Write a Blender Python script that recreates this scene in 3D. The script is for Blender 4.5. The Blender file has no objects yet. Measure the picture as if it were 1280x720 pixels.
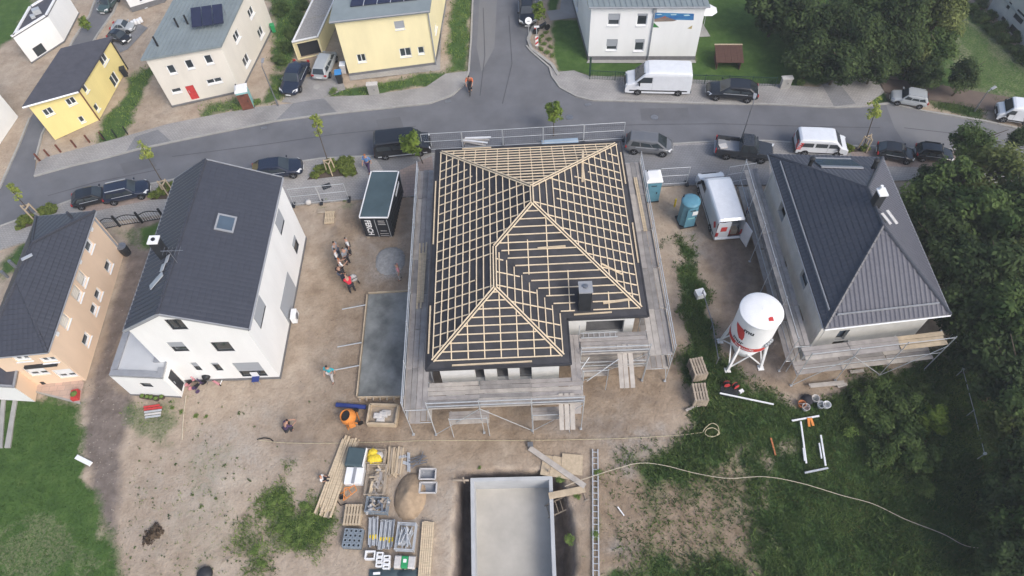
import bpy, bmesh, math, random
import numpy as np
from mathutils import Vector, Matrix, noise
random.seed(7); rng = np.random.default_rng(7)
S = bpy.context.scene
COL = S.collection
# ---------------------------------------------------------------- camera
F_PX = 870.0; PITCH = math.radians(56.3); ROLL = math.atan2(40, 580); CAM_H = 44.0
fw = Vector((0, math.cos(PITCH), -math.sin(PITCH)))
r0 = Vector((1, 0, 0)); u0 = Vector((0, math.sin(PITCH), math.cos(PITCH)))
cr = math.cos(ROLL) * r0 - math.sin(ROLL) * u0
cu = math.sin(ROLL) * r0 + math.cos(ROLL) * u0
CAM_POS = Vector((0, 0, CAM_H))
cd = bpy.data.cameras.new('camera'); cam = bpy.data.objects.new('camera', cd); COL.objects.link(cam)
cd.sensor_width = 36; cd.lens = 36 * F_PX / 1280; cd.clip_start = 0.5; cd.clip_end = 3000
cam.matrix_world = Matrix(((cr.x, cu.x, -fw.x, 0), (cr.y, cu.y, -fw.y, 0), (cr.z, cu.z, -fw.z, CAM_H), (0, 0, 0, 1)))
S.camera = cam
# ---------------------------------------------------------------- light
SUN_EL = math.radians(42); SUN_AZ = math.radians(138)      # compass: clockwise from +Y
w = bpy.data.worlds.new('World'); S.world = w; w.use_nodes = True
nt = w.node_tree; sky = nt.nodes.new('ShaderNodeTexSky'); sky.sky_type = 'NISHITA'; sky.sun_disc = False
sky.sun_elevation = SUN_EL; sky.sun_rotation = SUN_AZ; sky.air_density = 1.0; sky.dust_density = 3.0
nt.links.new(sky.outputs['Color'], nt.nodes['Background'].inputs['Color'])
nt.nodes['Background'].inputs['Strength'].default_value = 0.13
sl = bpy.data.lights.new('sun', 'SUN'); so = bpy.data.objects.new('sun', sl); COL.objects.link(so)
sl.energy = 1.5; sl.angle = math.radians(28); sl.color = (1.0, 0.975, 0.94)
sd = Vector((math.sin(SUN_AZ) * math.cos(SUN_EL), math.cos(SUN_AZ) * math.cos(SUN_EL), math.sin(SUN_EL)))
so.rotation_euler = sd.to_track_quat('Z', 'Y').to_euler(); so.location = (0, 0, 80)
S.view_settings.view_transform = 'Standard'; S.view_settings.look = 'None'
S.view_settings.exposure = 0.70; S.view_settings.gamma = 1.0
S.cycles.use_denoising = True
S.cycles.max_bounces = 6; S.cycles.diffuse_bounces = 3; S.cycles.glossy_bounces = 2; S.cycles.transmission_bounces = 2; S.cycles.transparent_max_bounces = 6

# ---------------------------------------------------------------- survey helpers
def ray(u, v):
    return (u - 640) / F_PX * cr - (v - 360) / F_PX * cu + fw
def G(u, v, z=0.0):
    """Point at height z seen at surveyed photo position u, v."""
    d = ray(u, v); return CAM_POS + d * ((z - CAM_H) / d.z)
def hit(u, v, A, B):
    """(s, z) on the vertical plane through A and B."""
    e = Vector((B[0] - A[0], B[1] - A[1])); L = e.length; e /= L
    n = Vector((e.y, -e.x)); d = ray(u, v)
    t = (n.x * A[0] + n.y * A[1]) / (n.x * d.x + n.y * d.y)
    p = CAM_POS + d * t
    return (p.x - A[0]) * e.x + (p.y - A[1]) * e.y, p.z
def hd(p, q):
    a = G(*p); b = G(*q); return math.atan2(b.y - a.y, b.x - a.x)

# ---------------------------------------------------------------- mesh builder
class MB:
    def __init__(s): s.v = []; s.f = []; s.m = []
    def add(s, vs, fs, mi=0):
        o = len(s.v); s.v += [tuple(p) for p in vs]
        for f in fs: s.f.append(tuple(o + i for i in f)); s.m.append(mi)
        return s
    def box(s, c, d, rz=0, mi=0):
        x, y, z = d[0] / 2, d[1] / 2, d[2] / 2; ca, sa = math.cos(rz), math.sin(rz)
        vs = [(c[0] + ca * a * x - sa * b * y, c[1] + sa * a * x + ca * b * y, c[2] + k * z) for k in (-1, 1) for a, b in ((-1, -1), (1, -1), (1, 1), (-1, 1))]
        return s.add(vs, [(3, 2, 1, 0), (4, 5, 6, 7), (0, 1, 5, 4), (1, 2, 6, 5), (2, 3, 7, 6), (3, 0, 4, 7)], mi)
    def bar(s, p, q, w, h, mi=0, up=(0, 0, 1)):
        p = Vector(p); q = Vector(q); d = q - p
        if d.length < 1e-6: return s
        d.normalize(); u = Vector(up)
        if abs(d.dot(u)) > .98: u = Vector((1, 0, 0))
        x = d.cross(u).normalized() * (w / 2); y = x.cross(d).normalized() * (h / 2)
        vs = [a + x * i + y * j for a in (p, q) for i, j in ((-1, -1), (1, -1), (1, 1), (-1, 1))]
        return s.add(vs, [(3, 2, 1, 0), (4, 5, 6, 7), (0, 1, 5, 4), (1, 2, 6, 5), (2, 3, 7, 6), (3, 0, 4, 7)], mi)
    def tube(s, p, q, r, n=6, r2=None, mi=0):
        p = Vector(p); q = Vector(q); d = (q - p)
        if d.length < 1e-6: return s
        d.normalize(); a = d.orthogonal().normalized(); b = d.cross(a); r2 = r if r2 is None else r2
        vs = [p + (a * math.cos(t) + b * math.sin(t)) * r for t in [2 * math.pi * i / n for i in range(n)]]
        vs += [q + (a * math.cos(t) + b * math.sin(t)) * r2 for t in [2 * math.pi * i / n for i in range(n)]]
        fs = [(i, (i + 1) % n, n + (i + 1) % n, n + i) for i in range(n)] + [tuple(range(n - 1, -1, -1)), tuple(range(n, 2 * n))]
        return s.add(vs, fs, mi)
    def path(s, pts, r, n=6, mi=0):
        for a, b in zip(pts, pts[1:]): s.tube(a, b, r, n, mi=mi)
        return s
    def poly(s, pts, mi=0): return s.add(pts, [tuple(range(len(pts)))], mi)
    def prism(s, pts, z0, z1, mi=0):
        n = len(pts); ar = sum(pts[i][0] * pts[(i + 1) % n][1] - pts[(i + 1) % n][0] * pts[i][1] for i in range(n))
        if ar < 0: pts = pts[::-1]
        vs = [(p[0], p[1], z0) for p in pts] + [(p[0], p[1], z1) for p in pts]
        return s.add(vs, [tuple(range(n - 1, -1, -1)), tuple(range(n, 2 * n))] + [(i, (i + 1) % n, n + (i + 1) % n, n + i) for i in range(n)], mi)
    def lathe(s, prof, c=(0, 0, 0), n=16, mi=0, cap=True):
        vs = []; fs = []
        for r, z in prof: vs += [(c[0] + r * math.cos(2 * math.pi * i / n), c[1] + r * math.sin(2 * math.pi * i / n), c[2] + z) for i in range(n)]
        for k in range(len(prof) - 1): fs += [(k * n + i, k * n + (i + 1) % n, (k + 1) * n + (i + 1) % n, (k + 1) * n + i) for i in range(n)]
        if cap: fs += [tuple(range(n - 1, -1, -1)), tuple((len(prof) - 1) * n + i for i in range(n))]
        return s.add(vs, fs, mi)
    def loft(s, secs, mi=0, cap=True, close=True):
        n = len(secs[0]); vs = [p for q in secs for p in q]; fs = []; rr = range(n if close else n - 1)
        for k in range(len(secs) - 1): fs += [(k * n + i, k * n + (i + 1) % n, (k + 1) * n + (i + 1) % n, (k + 1) * n + i) for i in rr]
        if cap: fs += [tuple(range(n - 1, -1, -1)), tuple((len(secs) - 1) * n + i for i in range(n))]
        return s.add(vs, fs, mi)
    def mesh(s, name, mats, off=None, smooth=False):
        me = bpy.data.meshes.new(name)
        vs = s.v if off is None else [(a - off[0], b - off[1], c - off[2]) for a, b, c in s.v]
        me.from_pydata(vs, [], s.f)
        for m in (mats if isinstance(mats, (list, tuple)) else [mats]): me.materials.append(m)
        if any(s.m): me.polygons.foreach_set('material_index', s.m)
        if smooth: me.polygons.foreach_set('use_smooth', [True] * len(me.polygons))
        me.update(); return me
    def build(s, name, mats, parent=None, off=None, smooth=False, bevel=0, loc=None):
        return link(name, s.mesh(name, mats, off, smooth), parent, bevel, loc)
def link(name, me, parent=None, bevel=0, loc=None):
    o = bpy.data.objects.new(name, me); COL.objects.link(o)
    if parent: o.parent = parent
    if loc is not None: o.location = loc
    if bevel:
        b = o.modifiers.new('bevel', 'BEVEL'); b.width = bevel; b.segments = 2; b.limit_method = 'ANGLE'; b.angle_limit = math.radians(40)
    return o
def thing(name, label, cat, loc=(0, 0, 0), rz=0, group=None):
    o = bpy.data.objects.new(name, None); COL.objects.link(o); o.location = loc; o.rotation_euler = (0, 0, rz); o.empty_display_size = .3
    return tag(o, label, cat, group)
def tag(o, label, cat, group=None):
    o['label'] = label; o['category'] = cat
    if group: o['group'] = group
    return o
def kind(o, k): o['kind'] = k; return o
def dup(root, loc, rz, label, group=None, scale=None):
    r = root.copy(); COL.objects.link(r); r.location = loc; r.rotation_euler = (0, 0, rz); r['label'] = label
    if group: r['group'] = group
    if scale: r.scale = scale if isinstance(scale, tuple) else (scale,) * 3
    for ch in list(root.children):
        c = ch.copy(); COL.objects.link(c); c.parent = r
        for g in list(ch.children):
            d = g.copy(); COL.objects.link(d); d.parent = c
    return r

# ---------------------------------------------------------------- materials
def mat(name, col, rough=.7, var=.25, scale=3.0, bump=0.0, bscale=None, metal=0.0, spec=.3, col2=None, coat=0, stretch=None, detail=6):
    m = bpy.data.materials.new(name); m.use_nodes = True; t = m.node_tree; b = t.nodes['Principled BSDF']
    b.inputs['Roughness'].default_value = rough; b.inputs['Metallic'].default_value = metal
    b.inputs['Specular IOR Level'].default_value = spec; b.inputs['Coat Weight'].default_value = coat
    tc = t.nodes.new('ShaderNodeTexCoord'); src = tc.outputs['Object']
    if stretch:
        mp = t.nodes.new('ShaderNodeMapping'); mp.inputs['Scale'].default_value = stretch; t.links.new(src, mp.inputs['Vector']); src = mp.outputs['Vector']
    n = t.nodes.new('ShaderNodeTexNoise'); n.inputs['Scale'].default_value = scale; n.inputs['Detail'].default_value = detail; n.inputs['Roughness'].default_value = .6
    t.links.new(src, n.inputs['Vector'])
    r = t.nodes.new('ShaderNodeValToRGB'); r.color_ramp.elements[0].position = .38 if col2 else .3; r.color_ramp.elements[1].position = .62 if col2 else .7
    c = np.array(col[:3]); c2 = np.array(col2) if col2 else np.clip(c * (1 + var), 0, .95)
    c1 = c if col2 else c * (1 - var)
    r.color_ramp.elements[0].color = (*c1, 1); r.color_ramp.elements[1].color = (*c2, 1)
    t.links.new(n.outputs['Fac'], r.inputs['Fac']); t.links.new(r.outputs['Color'], b.inputs['Base Color'])
    if bump:
        n2 = t.nodes.new('ShaderNodeTexNoise'); n2.inputs['Scale'].default_value = bscale or scale * 4; n2.inputs['Detail'].default_value = 4
        t.links.new(src, n2.inputs['Vector'])
        bp = t.nodes.new('ShaderNodeBump'); bp.inputs['Strength'].default_value = bump; bp.inputs['Distance'].default_value = .05
        t.links.new(n2.outputs['Fac'], bp.inputs['Height']); t.links.new(bp.outputs['Normal'], b.inputs['Normal'])
    return m
def pavers(name, c1, c2, cm, size=.2):
    m = mat(name, c1, .85, .1, 1.5); t = m.node_tree; b = t.nodes['Principled BSDF']
    tc = next(n for n in t.nodes if n.type == 'TEX_COORD')
    k = t.nodes.new('ShaderNodeTexBrick'); k.inputs['Scale'].default_value = 1.0; k.inputs['Brick Width'].default_value = size * 1.4; k.inputs['Row Height'].default_value = size
    k.inputs['Mortar Size'].default_value = .012; k.inputs['Color1'].default_value = (*c1, 1); k.inputs['Color2'].default_value = (*c2, 1); k.inputs['Mortar'].default_value = (*cm, 1)
    t.links.new(tc.outputs['Object'], k.inputs['Vector'])
    mx = t.nodes.new('ShaderNodeMix'); mx.data_type = 'RGBA'; mx.blend_type = 'MULTIPLY'; mx.inputs['Factor'].default_value = .8
    n = t.nodes.new('ShaderNodeTexNoise'); n.inputs['Scale'].default_value = .35; n.inputs['Detail'].default_value = 8
    rp = t.nodes.new('ShaderNodeMapRange'); rp.inputs['From Min'].default_value = .3; rp.inputs['From Max'].default_value = .7; rp.inputs['To Min'].default_value = .72; rp.inputs['To Max'].default_value = 1.15
    t.links.new(tc.outputs['Object'], n.inputs['Vector']); t.links.new(n.outputs['Fac'], rp.inputs['Value'])
    t.links.new(k.outputs['Color'], mx.inputs['A']); t.links.new(rp.outputs['Result'], mx.inputs['B']); t.links.new(mx.outputs['Result'], b.inputs['Base Color'])
    return m
M = {}
M['white_render'] = mat('white_render', (.78, .78, .77), .9, .055, .55, .08, 30, stretch=(1, 1, .35))
M['cream_render'] = mat('cream_render', (.66, .62, .55), .9, .07, .55, .08, 30, stretch=(1, 1, .35))
M['yellow_render'] = mat('yellow_render', (.78, .65, .28), .9, .07, .55, .08, 30, stretch=(1, 1, .35))
M['pale_yellow_render'] = mat('pale_yellow_render', (.79, .70, .43), .9, .07, .55, .08, 30, stretch=(1, 1, .35))
M['peach_render'] = mat('peach_render', (.74, .56, .41), .9, .07, .55, .08, 30, stretch=(1, 1, .35))
M['block_wall'] = mat('block_wall', (.52, .505, .475), .95, .12, 1.2, .2, 12)
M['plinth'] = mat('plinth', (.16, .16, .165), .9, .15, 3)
M['dark_tile'] = mat('dark_tile', (.050, .053, .066), .40, .08, 1.6, .1, 25, spec=.5)
M['grey_tile'] = mat('grey_tile', (.082, .083, .102), .42, .10, 1.6, .1, 25, spec=.5)
M['slate_roof'] = mat('slate_roof', (.075, .075, .088), .7, .15, 2.0, .1, 25)
M['zinc_roof'] = mat('zinc_roof', (.20, .235, .245), .6, .1, .8)
M['gravel_roof'] = mat('gravel_roof', (.30, .29, .28), .95, .25, 6, .4, 30)
M['membrane_roof'] = mat('membrane_roof', (.50, .51, .52), .7, .07, .7)
M['grey_trim'] = mat('grey_trim', (.28, .29, .31), .6, .1, 2)
M['white_paint'] = mat('white_paint', (.78, .78, .78), .5, .04, 2)
M['white_plastic'] = mat('white_plastic', (.76, .77, .78), .4, .04, 2)
M['anthracite'] = mat('anthracite', (.03, .032, .036), .5, .2, 3)
M['blind'] = mat('blind', (.34, .36, .39), .6, .06, 1, stretch=(1, 1, 40))
M['glass'] = mat('glass', (.035, .044, .050), .06, .5, .35, spec=.8)
M['skylight_glass'] = mat('skylight_glass', (.075, .105, .14), .12, .2, .5, spec=.8)
M['solar'] = mat('solar', (.022, .026, .055), .2, .15, 2, spec=.6)
M['membrane'] = mat('membrane', (.040, .040, .046), .75, .3, 1.2, .15, 8)
M['batten'] = mat('batten', (.70, .575, .41), .85, .12, 2.5, spec=.15)
M['new_wood'] = mat('new_wood', (.56, .45, .31), .85, .2, 2, stretch=(1, 6, 6))
M['old_wood'] = mat('old_wood', (.36, .30, .235), .9, .28, 1.6, .1, 10)
M['plank'] = mat('plank', (.325, .30, .285), .9, .2, 1.7, .1, 12)
M['plank_worn'] = mat('plank_worn', (.40, .365, .33), .9, .22, 1.7, .1, 12)
M['plank_wood'] = mat('plank_wood', (.46, .37, .26), .9, .2, 1.7, .1, 12)
M['galvanised'] = mat('galvanised', (.50, .52, .54), .5, .12, 4, metal=.3)
M['pale_block'] = mat('pale_block', (.64, .64, .63), .95, .08, 1.5, .15, 12)
M['steel'] = mat('steel', (.24, .25, .27), .45, .2, 5, metal=.6)
M['black_metal'] = mat('black_metal', (.022, .023, .025), .5, .2, 4)
M['dark_brown_wood'] = mat('dark_brown_wood', (.16, .06, .04), .8, .25, 3)
M['concrete'] = mat('concrete', (.40, .40, .39), .9, .1, .8, .1, 10)
M['pool_concrete'] = mat('pool_concrete', (.44, .45, .46), .85, .1, .8)
M['pool_floor'] = mat('pool_floor', (.45, .425, .38), .85, .14, .5)
M['wet_concrete'] = mat('wet_concrete', (.12, .128, .125), .8, .5, .5, col2=(.27, .28, .27))
M['asphalt'] = mat('asphalt', (.145, .148, .160), .9, .17, .35, .3, 40, detail=12)
M['asphalt_old'] = mat('asphalt_old', (.185, .185, .190), .9, .1, .22, .3, 40, detail=10)
M['asphalt_seam'] = mat('asphalt_seam', (.075, .076, .082), .8, .1, 2)
M['asphalt_patch'] = mat('asphalt_patch', (.125, .127, .136), .9, .12, .6, .3, 40)
M['kerb'] = mat('kerb', (.34, .33, .31), .9, .12, 1.5)
M['pavers'] = pavers('pavers', (.35, .335, .32), (.31, .30, .29), (.2, .19, .185))
M['pavers_dark'] = pavers('pavers_dark', (.225, .225, .235), (.205, .207, .215), (.14, .14, .14))
M['pavers_pink'] = pavers('pavers_pink', (.36, .28, .245), (.30, .245, .22), (.2, .17, .15), .3)
M['terrace'] = pavers('terrace', (.52, .37, .30), (.44, .33, .27), (.30, .25, .22), .4)
M['brown_path'] = mat('brown_path', (.15, .115, .095), .95, .15, .8, .2, 20)
M['rubber'] = mat('rubber', (.012, .012, .013), .8, .2, 5)
M['rim'] = mat('rim', (.35, .36, .38), .35, .1, 5, metal=.8)
M['lamp_glass'] = mat('lamp_glass', (.62, .64, .66), .15, .1, 8, spec=.7)
M['tail_red'] = mat('tail_red', (.35, .015, .015), .3, .1, 8)
M['red_print'] = mat('red_print', (.55, .05, .045), .5, .06, 3)
M['teal_plastic'] = mat('teal_plastic', (.10, .25, .33), .45, .1, 2)
M['teal_pale'] = mat('teal_pale', (.25, .50, .50), .5, .1, 2)
M['container_roof'] = mat('container_roof', (.058, .088, .10), .6, .15, 1.0)
M['container_black'] = mat('container_black', (.020, .023, .028), .5, .25, 2)
M['orange_paint'] = mat('orange_paint', (.62, .22, .045), .5, .15, 4)
M['blue_plastic'] = mat('blue_plastic', (.03, .05, .20), .4, .1, 4)
M['light_blue'] = mat('light_blue', (.05, .22, .50), .5, .1, 4)
M['yellow_plastic'] = mat('yellow_plastic', (.70, .52, .04), .5, .15, 5)
M['green_plastic'] = mat('green_plastic', (.03, .28, .10), .4, .15, 5)
M['red_plastic'] = mat('red_plastic', (.50, .05, .05), .45, .15, 5)
M['grey_block'] = mat('grey_block', (.20, .235, .27), .95, .15, 4)
M['cement_bag'] = mat('cement_bag', (.52, .50, .48), .8, .15, 4)
M['osb'] = mat('osb', (.47, .38, .27), .9, .16, 6, .1, 40)
M['hose'] = mat('hose', (.52, .46, .30), .6, .1, 4)
M['cable'] = mat('cable', (.50, .44, .34), .7, .1, 4)
M['sand'] = mat('sand', (.33, .245, .165), .98, .25, 3, .4, 20)
M['rubble'] = mat('rubble', (.27, .24, .21), .95, .35, 5, .3, 20)
M['pale_gravel'] = mat('pale_gravel', (.30, .30, .295), .95, .22, 4, .4, 25)
M['soil'] = mat('soil', (.085, .065, .05), .98, .4, 1.5, .4, 10)
M['bark'] = mat('bark', (.09, .07, .05), .95, .3, 5, .3, 20)
M['terracotta'] = mat('terracotta', (.45, .17, .07), .8, .15, 5)
M['rust_wood'] = mat('rust_wood', (.085, .045, .034), .85, .2, 2, stretch=(1, 8, 1))
M['number_plate'] = mat('number_plate', (.72, .72, .70), .5, .05, 8)
def paint(name, c, rough=.25): return mat(name, c, rough, .05, 2, spec=.5, coat=.6)
M['paint_white'] = paint('paint_white', (.72, .74, .77)); M['paint_black'] = paint('paint_black', (.012, .013, .016))
M['paint_navy'] = paint('paint_navy', (.014, .020, .04)); M['paint_silver'] = paint('paint_silver', (.36, .38, .39), .35)
M['paint_grey'] = paint('paint_grey', (.13, .135, .145), .35); M['paint_anthracite'] = paint('paint_anthracite', (.028, .030, .034)); M['paint_teal'] = paint('paint_teal', (.05, .08, .08))
def leafmat(name, a, b, scale=.7):
    m = mat(name, a, .8, .2, scale, col2=b, spec=.15, detail=3)
    t = m.node_tree; b = t.nodes['Principled BSDF']; tr = t.nodes.new('ShaderNodeBsdfTranslucent'); mx = t.nodes.new('ShaderNodeMixShader'); mx.inputs['Fac'].default_value = .38
    t.links.new(b.inputs['Base Color'].links[0].from_socket, tr.inputs['Color']); t.links.new(b.outputs[0], mx.inputs[1]); t.links.new(tr.outputs[0], mx.inputs[2]); t.links.new(mx.outputs[0], t.nodes['Material Output'].inputs['Surface'])
    return m
M['leaf_dark'] = leafmat('leaf_dark', (.030, .052, .020), (.105, .150, .055))
M['leaf_mid'] = leafmat('leaf_mid', (.046, .084, .025), (.145, .205, .065))
M['leaf_olive'] = leafmat('leaf_olive', (.085, .112, .034), (.21, .24, .085))
M['leaf_light'] = leafmat('leaf_light', (.10, .16, .028), (.25, .33, .06), 1.2)
M['leaf_yellow'] = leafmat('leaf_yellow', (.22, .28, .05), (.44, .48, .12), 1.2)
M['leaf_hedge'] = leafmat('leaf_hedge', (.10, .14, .03), (.24, .29, .07), 1.4)
M['leaf_weed'] = leafmat('leaf_weed', (.11, .18, .045), (.24, .33, .09), 1.0)
M['grass_lawn'] = leafmat('grass_lawn', (.055, .110, .026), (.088, .155, .040), .5)
M['grass_meadow'] = leafmat('grass_meadow', (.062, .115, .034), (.14, .205, .062), .5)
M['grass_dry'] = leafmat('grass_dry', (.10, .11, .035), (.20, .19, .075), .7)
# ================================================================ GROUND
def W2(px): return [tuple(G(*p)[:2]) for p in px]
N_KERB = [(-60,252),(0,236),(43,221),(90,208),(125,200),(170,188),(212,179),(265,168),(320,157),(345,152),(422,142),(482,136),(537,130),(565,120),(580,107),(586,90)]
N_KERB_W = N_KERB[2:]
N_BACK_W = [(557,93),(532,110),(460,120),(410,122),(367,130),(320,135),(265,145),(210,156),(162,170),(95,188),(60,197),(47,205)]
N_KERB_E = [(658,58),(665,66),(687,85),(690,96),(700,110),(720,121),(740,126),(780,127),(880,130),(960,131),(1042,135),(1077,134)]
N_BACK_E = [(1105,116),(1092,96),(1060,95),(1022,110),(960,106),(860,100),(736,96),(717,89),(695,91)]
S_ROAD = [(-60,298),(0,284),(50,266),(101,247),(187,231),(219,225),(300,214),(402,199),(440,197),(520,194),(700,188),(837,181),(889,178),(957,177),(1050,183),(1095,184),(1135,186),(1200,188),(1267,200),(1330,216)]
S_BACK = [(1330,250),(1267,232),(1200,226),(1145,226),(1115,227),(1000,232),(910,232),(855,232),(820,234),(700,238),(520,246),(452,250),(432,251),(365,258),(202,269),(128,279),(32,303),(0,313),(-60,330)]
road_px = N_KERB[:2] + [(25,180),(38,148),(60,112),(93,49),(112,21),(124,-12),(154,-12),(142,16),(123,43),(85,105),(53,169),(45,200)] + N_KERB_W + [(589,50),(591,0),(592,-14),(676,-14),(676,0),(668,32)] + N_KERB_E + [(1110,130),(1157,140),(1230,152),(1280,163),(1330,178)] + S_ROAD[::-1]
PIT = [(572,590),(640,586),(703,589),(709,612),(716,650),(718,700),(720,760),(563,760),(566,690),(570,630)]
# zones: (channel, photo outline, softness m, noise, strength); channels 0 lawn 1 meadow 2 mud 3 pale rubble
ZN = [
 (0,[(-40,485),(20,497),(100,506),(106,560),(108,600),(128,640),(150,700),(155,760),(-60,760)],.5,.9,1),
 (2,[(152,330),(165,270),(205,262),(205,285),(165,390),(138,472),(165,492),(158,560),(148,640),(140,690),(118,640),(100,560),(108,506),(112,478),(157,318)],.5,.5,.8),
 (-1,[(-20,650),(80,640),(120,660),(150,725),(-20,725)],1.0,2.6,.34),
 (3,[(104,500),(122,520),(130,600),(112,600)],.4,1.0,.5),
 (2,[(105,560),(135,700),(60,720),(95,650)],1.0,1.5,.6),
 (0,[(172,285),(206,276),(196,306),(176,310)],.5,.6,.9),
 (1,[(135,287),(172,282),(170,310),(148,300)],.5,.8,.6),
 (1,[(0,330),(32,304),(45,300),(35,330),(10,345),(0,360)],.6,.8,.9),
 (1,[(162,512),(225,505),(232,535),(200,556),(165,545)],.8,1.6,.55),
 (1,[(222,575),(290,560),(296,590),(262,606),(300,636),(280,640),(240,600)],.8,1.6,.30),
 (0,[(322,612),(352,604),(370,640),(392,616),(402,650),(390,688),(352,690),(338,660),(326,640)],.7,1.2,.75),
 (0,[(305,655),(335,690),(350,725),(310,725)],.7,1.2,.6),
 (1,[(190,600),(330,640),(330,725),(180,725)],2.0,2.2,.25),
 (1,[(846,302),(862,302),(880,350),(900,420),(915,480),(965,500),(1010,512),(1060,490),(1100,470),(1180,440),(1230,300),(1330,200),(1400,760),(742,760),(744,592),(775,588),(800,572),(842,548),(866,500),(862,440),(868,380)],.5,1.2,1),
 (-1,[(750,590),(795,600),(800,640),(770,650),(750,630)],.6,1.2,.8),
 (-1,[(822,640),(850,620),(862,680),(835,690)],.6,1.4,.75),
 (-1,[(870,600),(890,600),(892,680),(872,680)],.6,1.4,.5),
 (-1,[(905,545),(940,550),(938,590),(908,585)],.6,1.2,.65),
 (-1,[(900,650),(925,650),(925,690),(902,690)],.6,1.2,.5),
 (-1,[(745,680),(770,690),(800,700),(790,725),(745,725)],.6,1.2,.8),
 (-1,[(760,640),(800,660),(795,690),(765,680)],.6,1.4,.6),
 (-1,[(955,560),(968,560),(966,650),(955,640)],.5,1.2,.4),
 (3,[(770,545),(835,520),(850,545),(795,585),(770,582)],.5,1.0,.55),
 (3,[(758,683),(775,678),(805,690),(790,700)],.4,.7,.6),
 (2,[(705,590),(745,592),(744,640),(720,650)],.5,1.0,.35),
 (2,[(868,300),(930,300),(955,350),(985,460),(930,470),(900,470),(905,420),(885,340)],.8,1.2,.62),
 (2,[(895,300),(935,302),(945,340),(905,350)],.8,1.0,.45),
 (2,[(960,500),(1060,470),(1100,478),(1060,510),(990,515)],.8,1.2,.45),
 (2,[(560,450),(840,440),(850,480),(780,520),(740,545),(560,540)],1.2,1.5,.16),
 (2,[(450,240),(540,200),(520,300),(440,330)],1.0,1.5,.35),
 (2,[(505,590),(545,600),(545,640),(500,650)],.8,1.0,.4),
 (3,[(445,300),(475,290),(500,330),(455,370),(440,350)],.9,1.2,.5),
 (3,[(475,312),(500,310),(503,340),(480,348)],.4,.5,.9),
 (3,[(860,290),(885,300),(890,330),(860,320)],.5,.8,.8),
 (3,[(215,95),(245,110),(250,134),(205,140)],1.0,1.2,.4),
 (3,[(540,590),(572,590),(570,720),(545,720)],.6,1.0,.3),
 (1,[(370,262),(400,252),(450,252),(440,262),(400,268)],.5,1.0,.6),
 (2,[(640,470),(720,478),(845,500),(850,512),(720,495),(640,482)],.5,.9,.40), (2,[(610,520),(760,528),(800,520),(800,532),(760,542),(610,534)],.5,.9,.40), (2,[(842,300),(856,420),(846,470),(836,470),(846,420),(832,300)],.5,.8,.42), (2,[(405,300),(418,300),(440,240),(430,240)],.4,.7,.4), (3,[(395,440),(430,420),(440,500),(400,510)],1.5,2.0,.4), (3,[(700,540),(790,500),(800,520),(720,560)],1.2,1.6,.4),
 (4,[(540,440),(850,430),(864,500),(800,560),(560,570),(430,585),(375,545),(392,380),(415,270),(470,245),(510,240),(500,470)],1.5,1.6,.8), (4,[(735,580),(960,560),(960,725),(735,725)],1.0,1.6,.9), (2,[(870,245),(960,260),(985,470),(900,470)],1.0,1.8,.42), (4,[(862,235),(1000,235),(1060,500),(900,480)],1,1.4,.7),
 (-1,[(742,588),(955,565),(962,725),(742,725)],1.0,2.6,.62),
 (2,[(384,385),(396,385),(390,470),(372,545),(356,545),(378,470)],.5,.8,.42), (2,[(340,545),(560,560),(560,572),(330,560)],.5,.8,.40), (3,[(250,545),(330,520),(345,600),(260,610)],1.5,2.0,.5), (3,[(180,590),(240,570),(250,650),(190,690)],1.5,2.0,.3),
 # gardens beyond the street
 (1,[(195,82),(152,178),(120,178),(140,140),(170,90)],.5,.9,.9),
 (0,[(693,25),(735,22),(740,78),(867,76),(900,55),(980,103),(860,98),(736,94),(694,90)],.4,.4,1),
 (0,[(685,-10),(700,-10),(698,14),(683,14)],.3,.3,1),
 (0,[(866,-14),(960,-14),(1010,60),(1062,94),(1022,109),(860,99),(868,76)],.5,.6,.9),
 (1,[(960,-14),(1200,-14),(1330,120),(1330,140),(1190,112),(1100,98),(1060,94),(1000,60)],.5,1.0,1),
 (0,[(1190,10),(1260,70),(1330,128),(1330,140),(1200,110)],1.0,1.2,.7),
 (1,[(1225,-14),(1330,-14),(1330,60),(1290,40)],1.0,1,-1),
 (1,[(1079,112),(1106,116),(1112,126),(1094,132)],.25,.3,.9),
 (1,[(1157,121),(1197,130),(1232,137),(1230,150),(1166,134)],.3,.5,.8),
 (0,[(-60,-14),(55,-14),(20,45),(-60,90)],.8,1.0,.9),
 (1,[(338,-14),(385,-14),(366,72),(345,88),(340,60)],.6,.8,.95),
 (1,[(338,92),(360,95),(352,126),(325,132)],.4,.6,.8),
 (1,[(565,-14),(590,-14),(585,90),(557,92),(560,50)],.5,.8,.85),
 (1,[(410,112),(455,108),(550,90),(556,94),(530,108),(460,119),(412,121)],.3,.6,.85),
 (2,[(205,0),(330,-14),(330,-5),(250,5)],1,1,.2),
 (1,[(255,130),(310,118),(305,136),(250,146)],.4,.8,.7),
 (1,[(60,110),(100,85),(80,105),(50,125)],.5,.8,.4),
 (3,[(455,108),(548,84),(552,88),(456,116)],.3,.3,.3),
 (2,[(1205,-14),(1330,110),(1330,70),(1240,-14)],1,1,.35),
]
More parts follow.
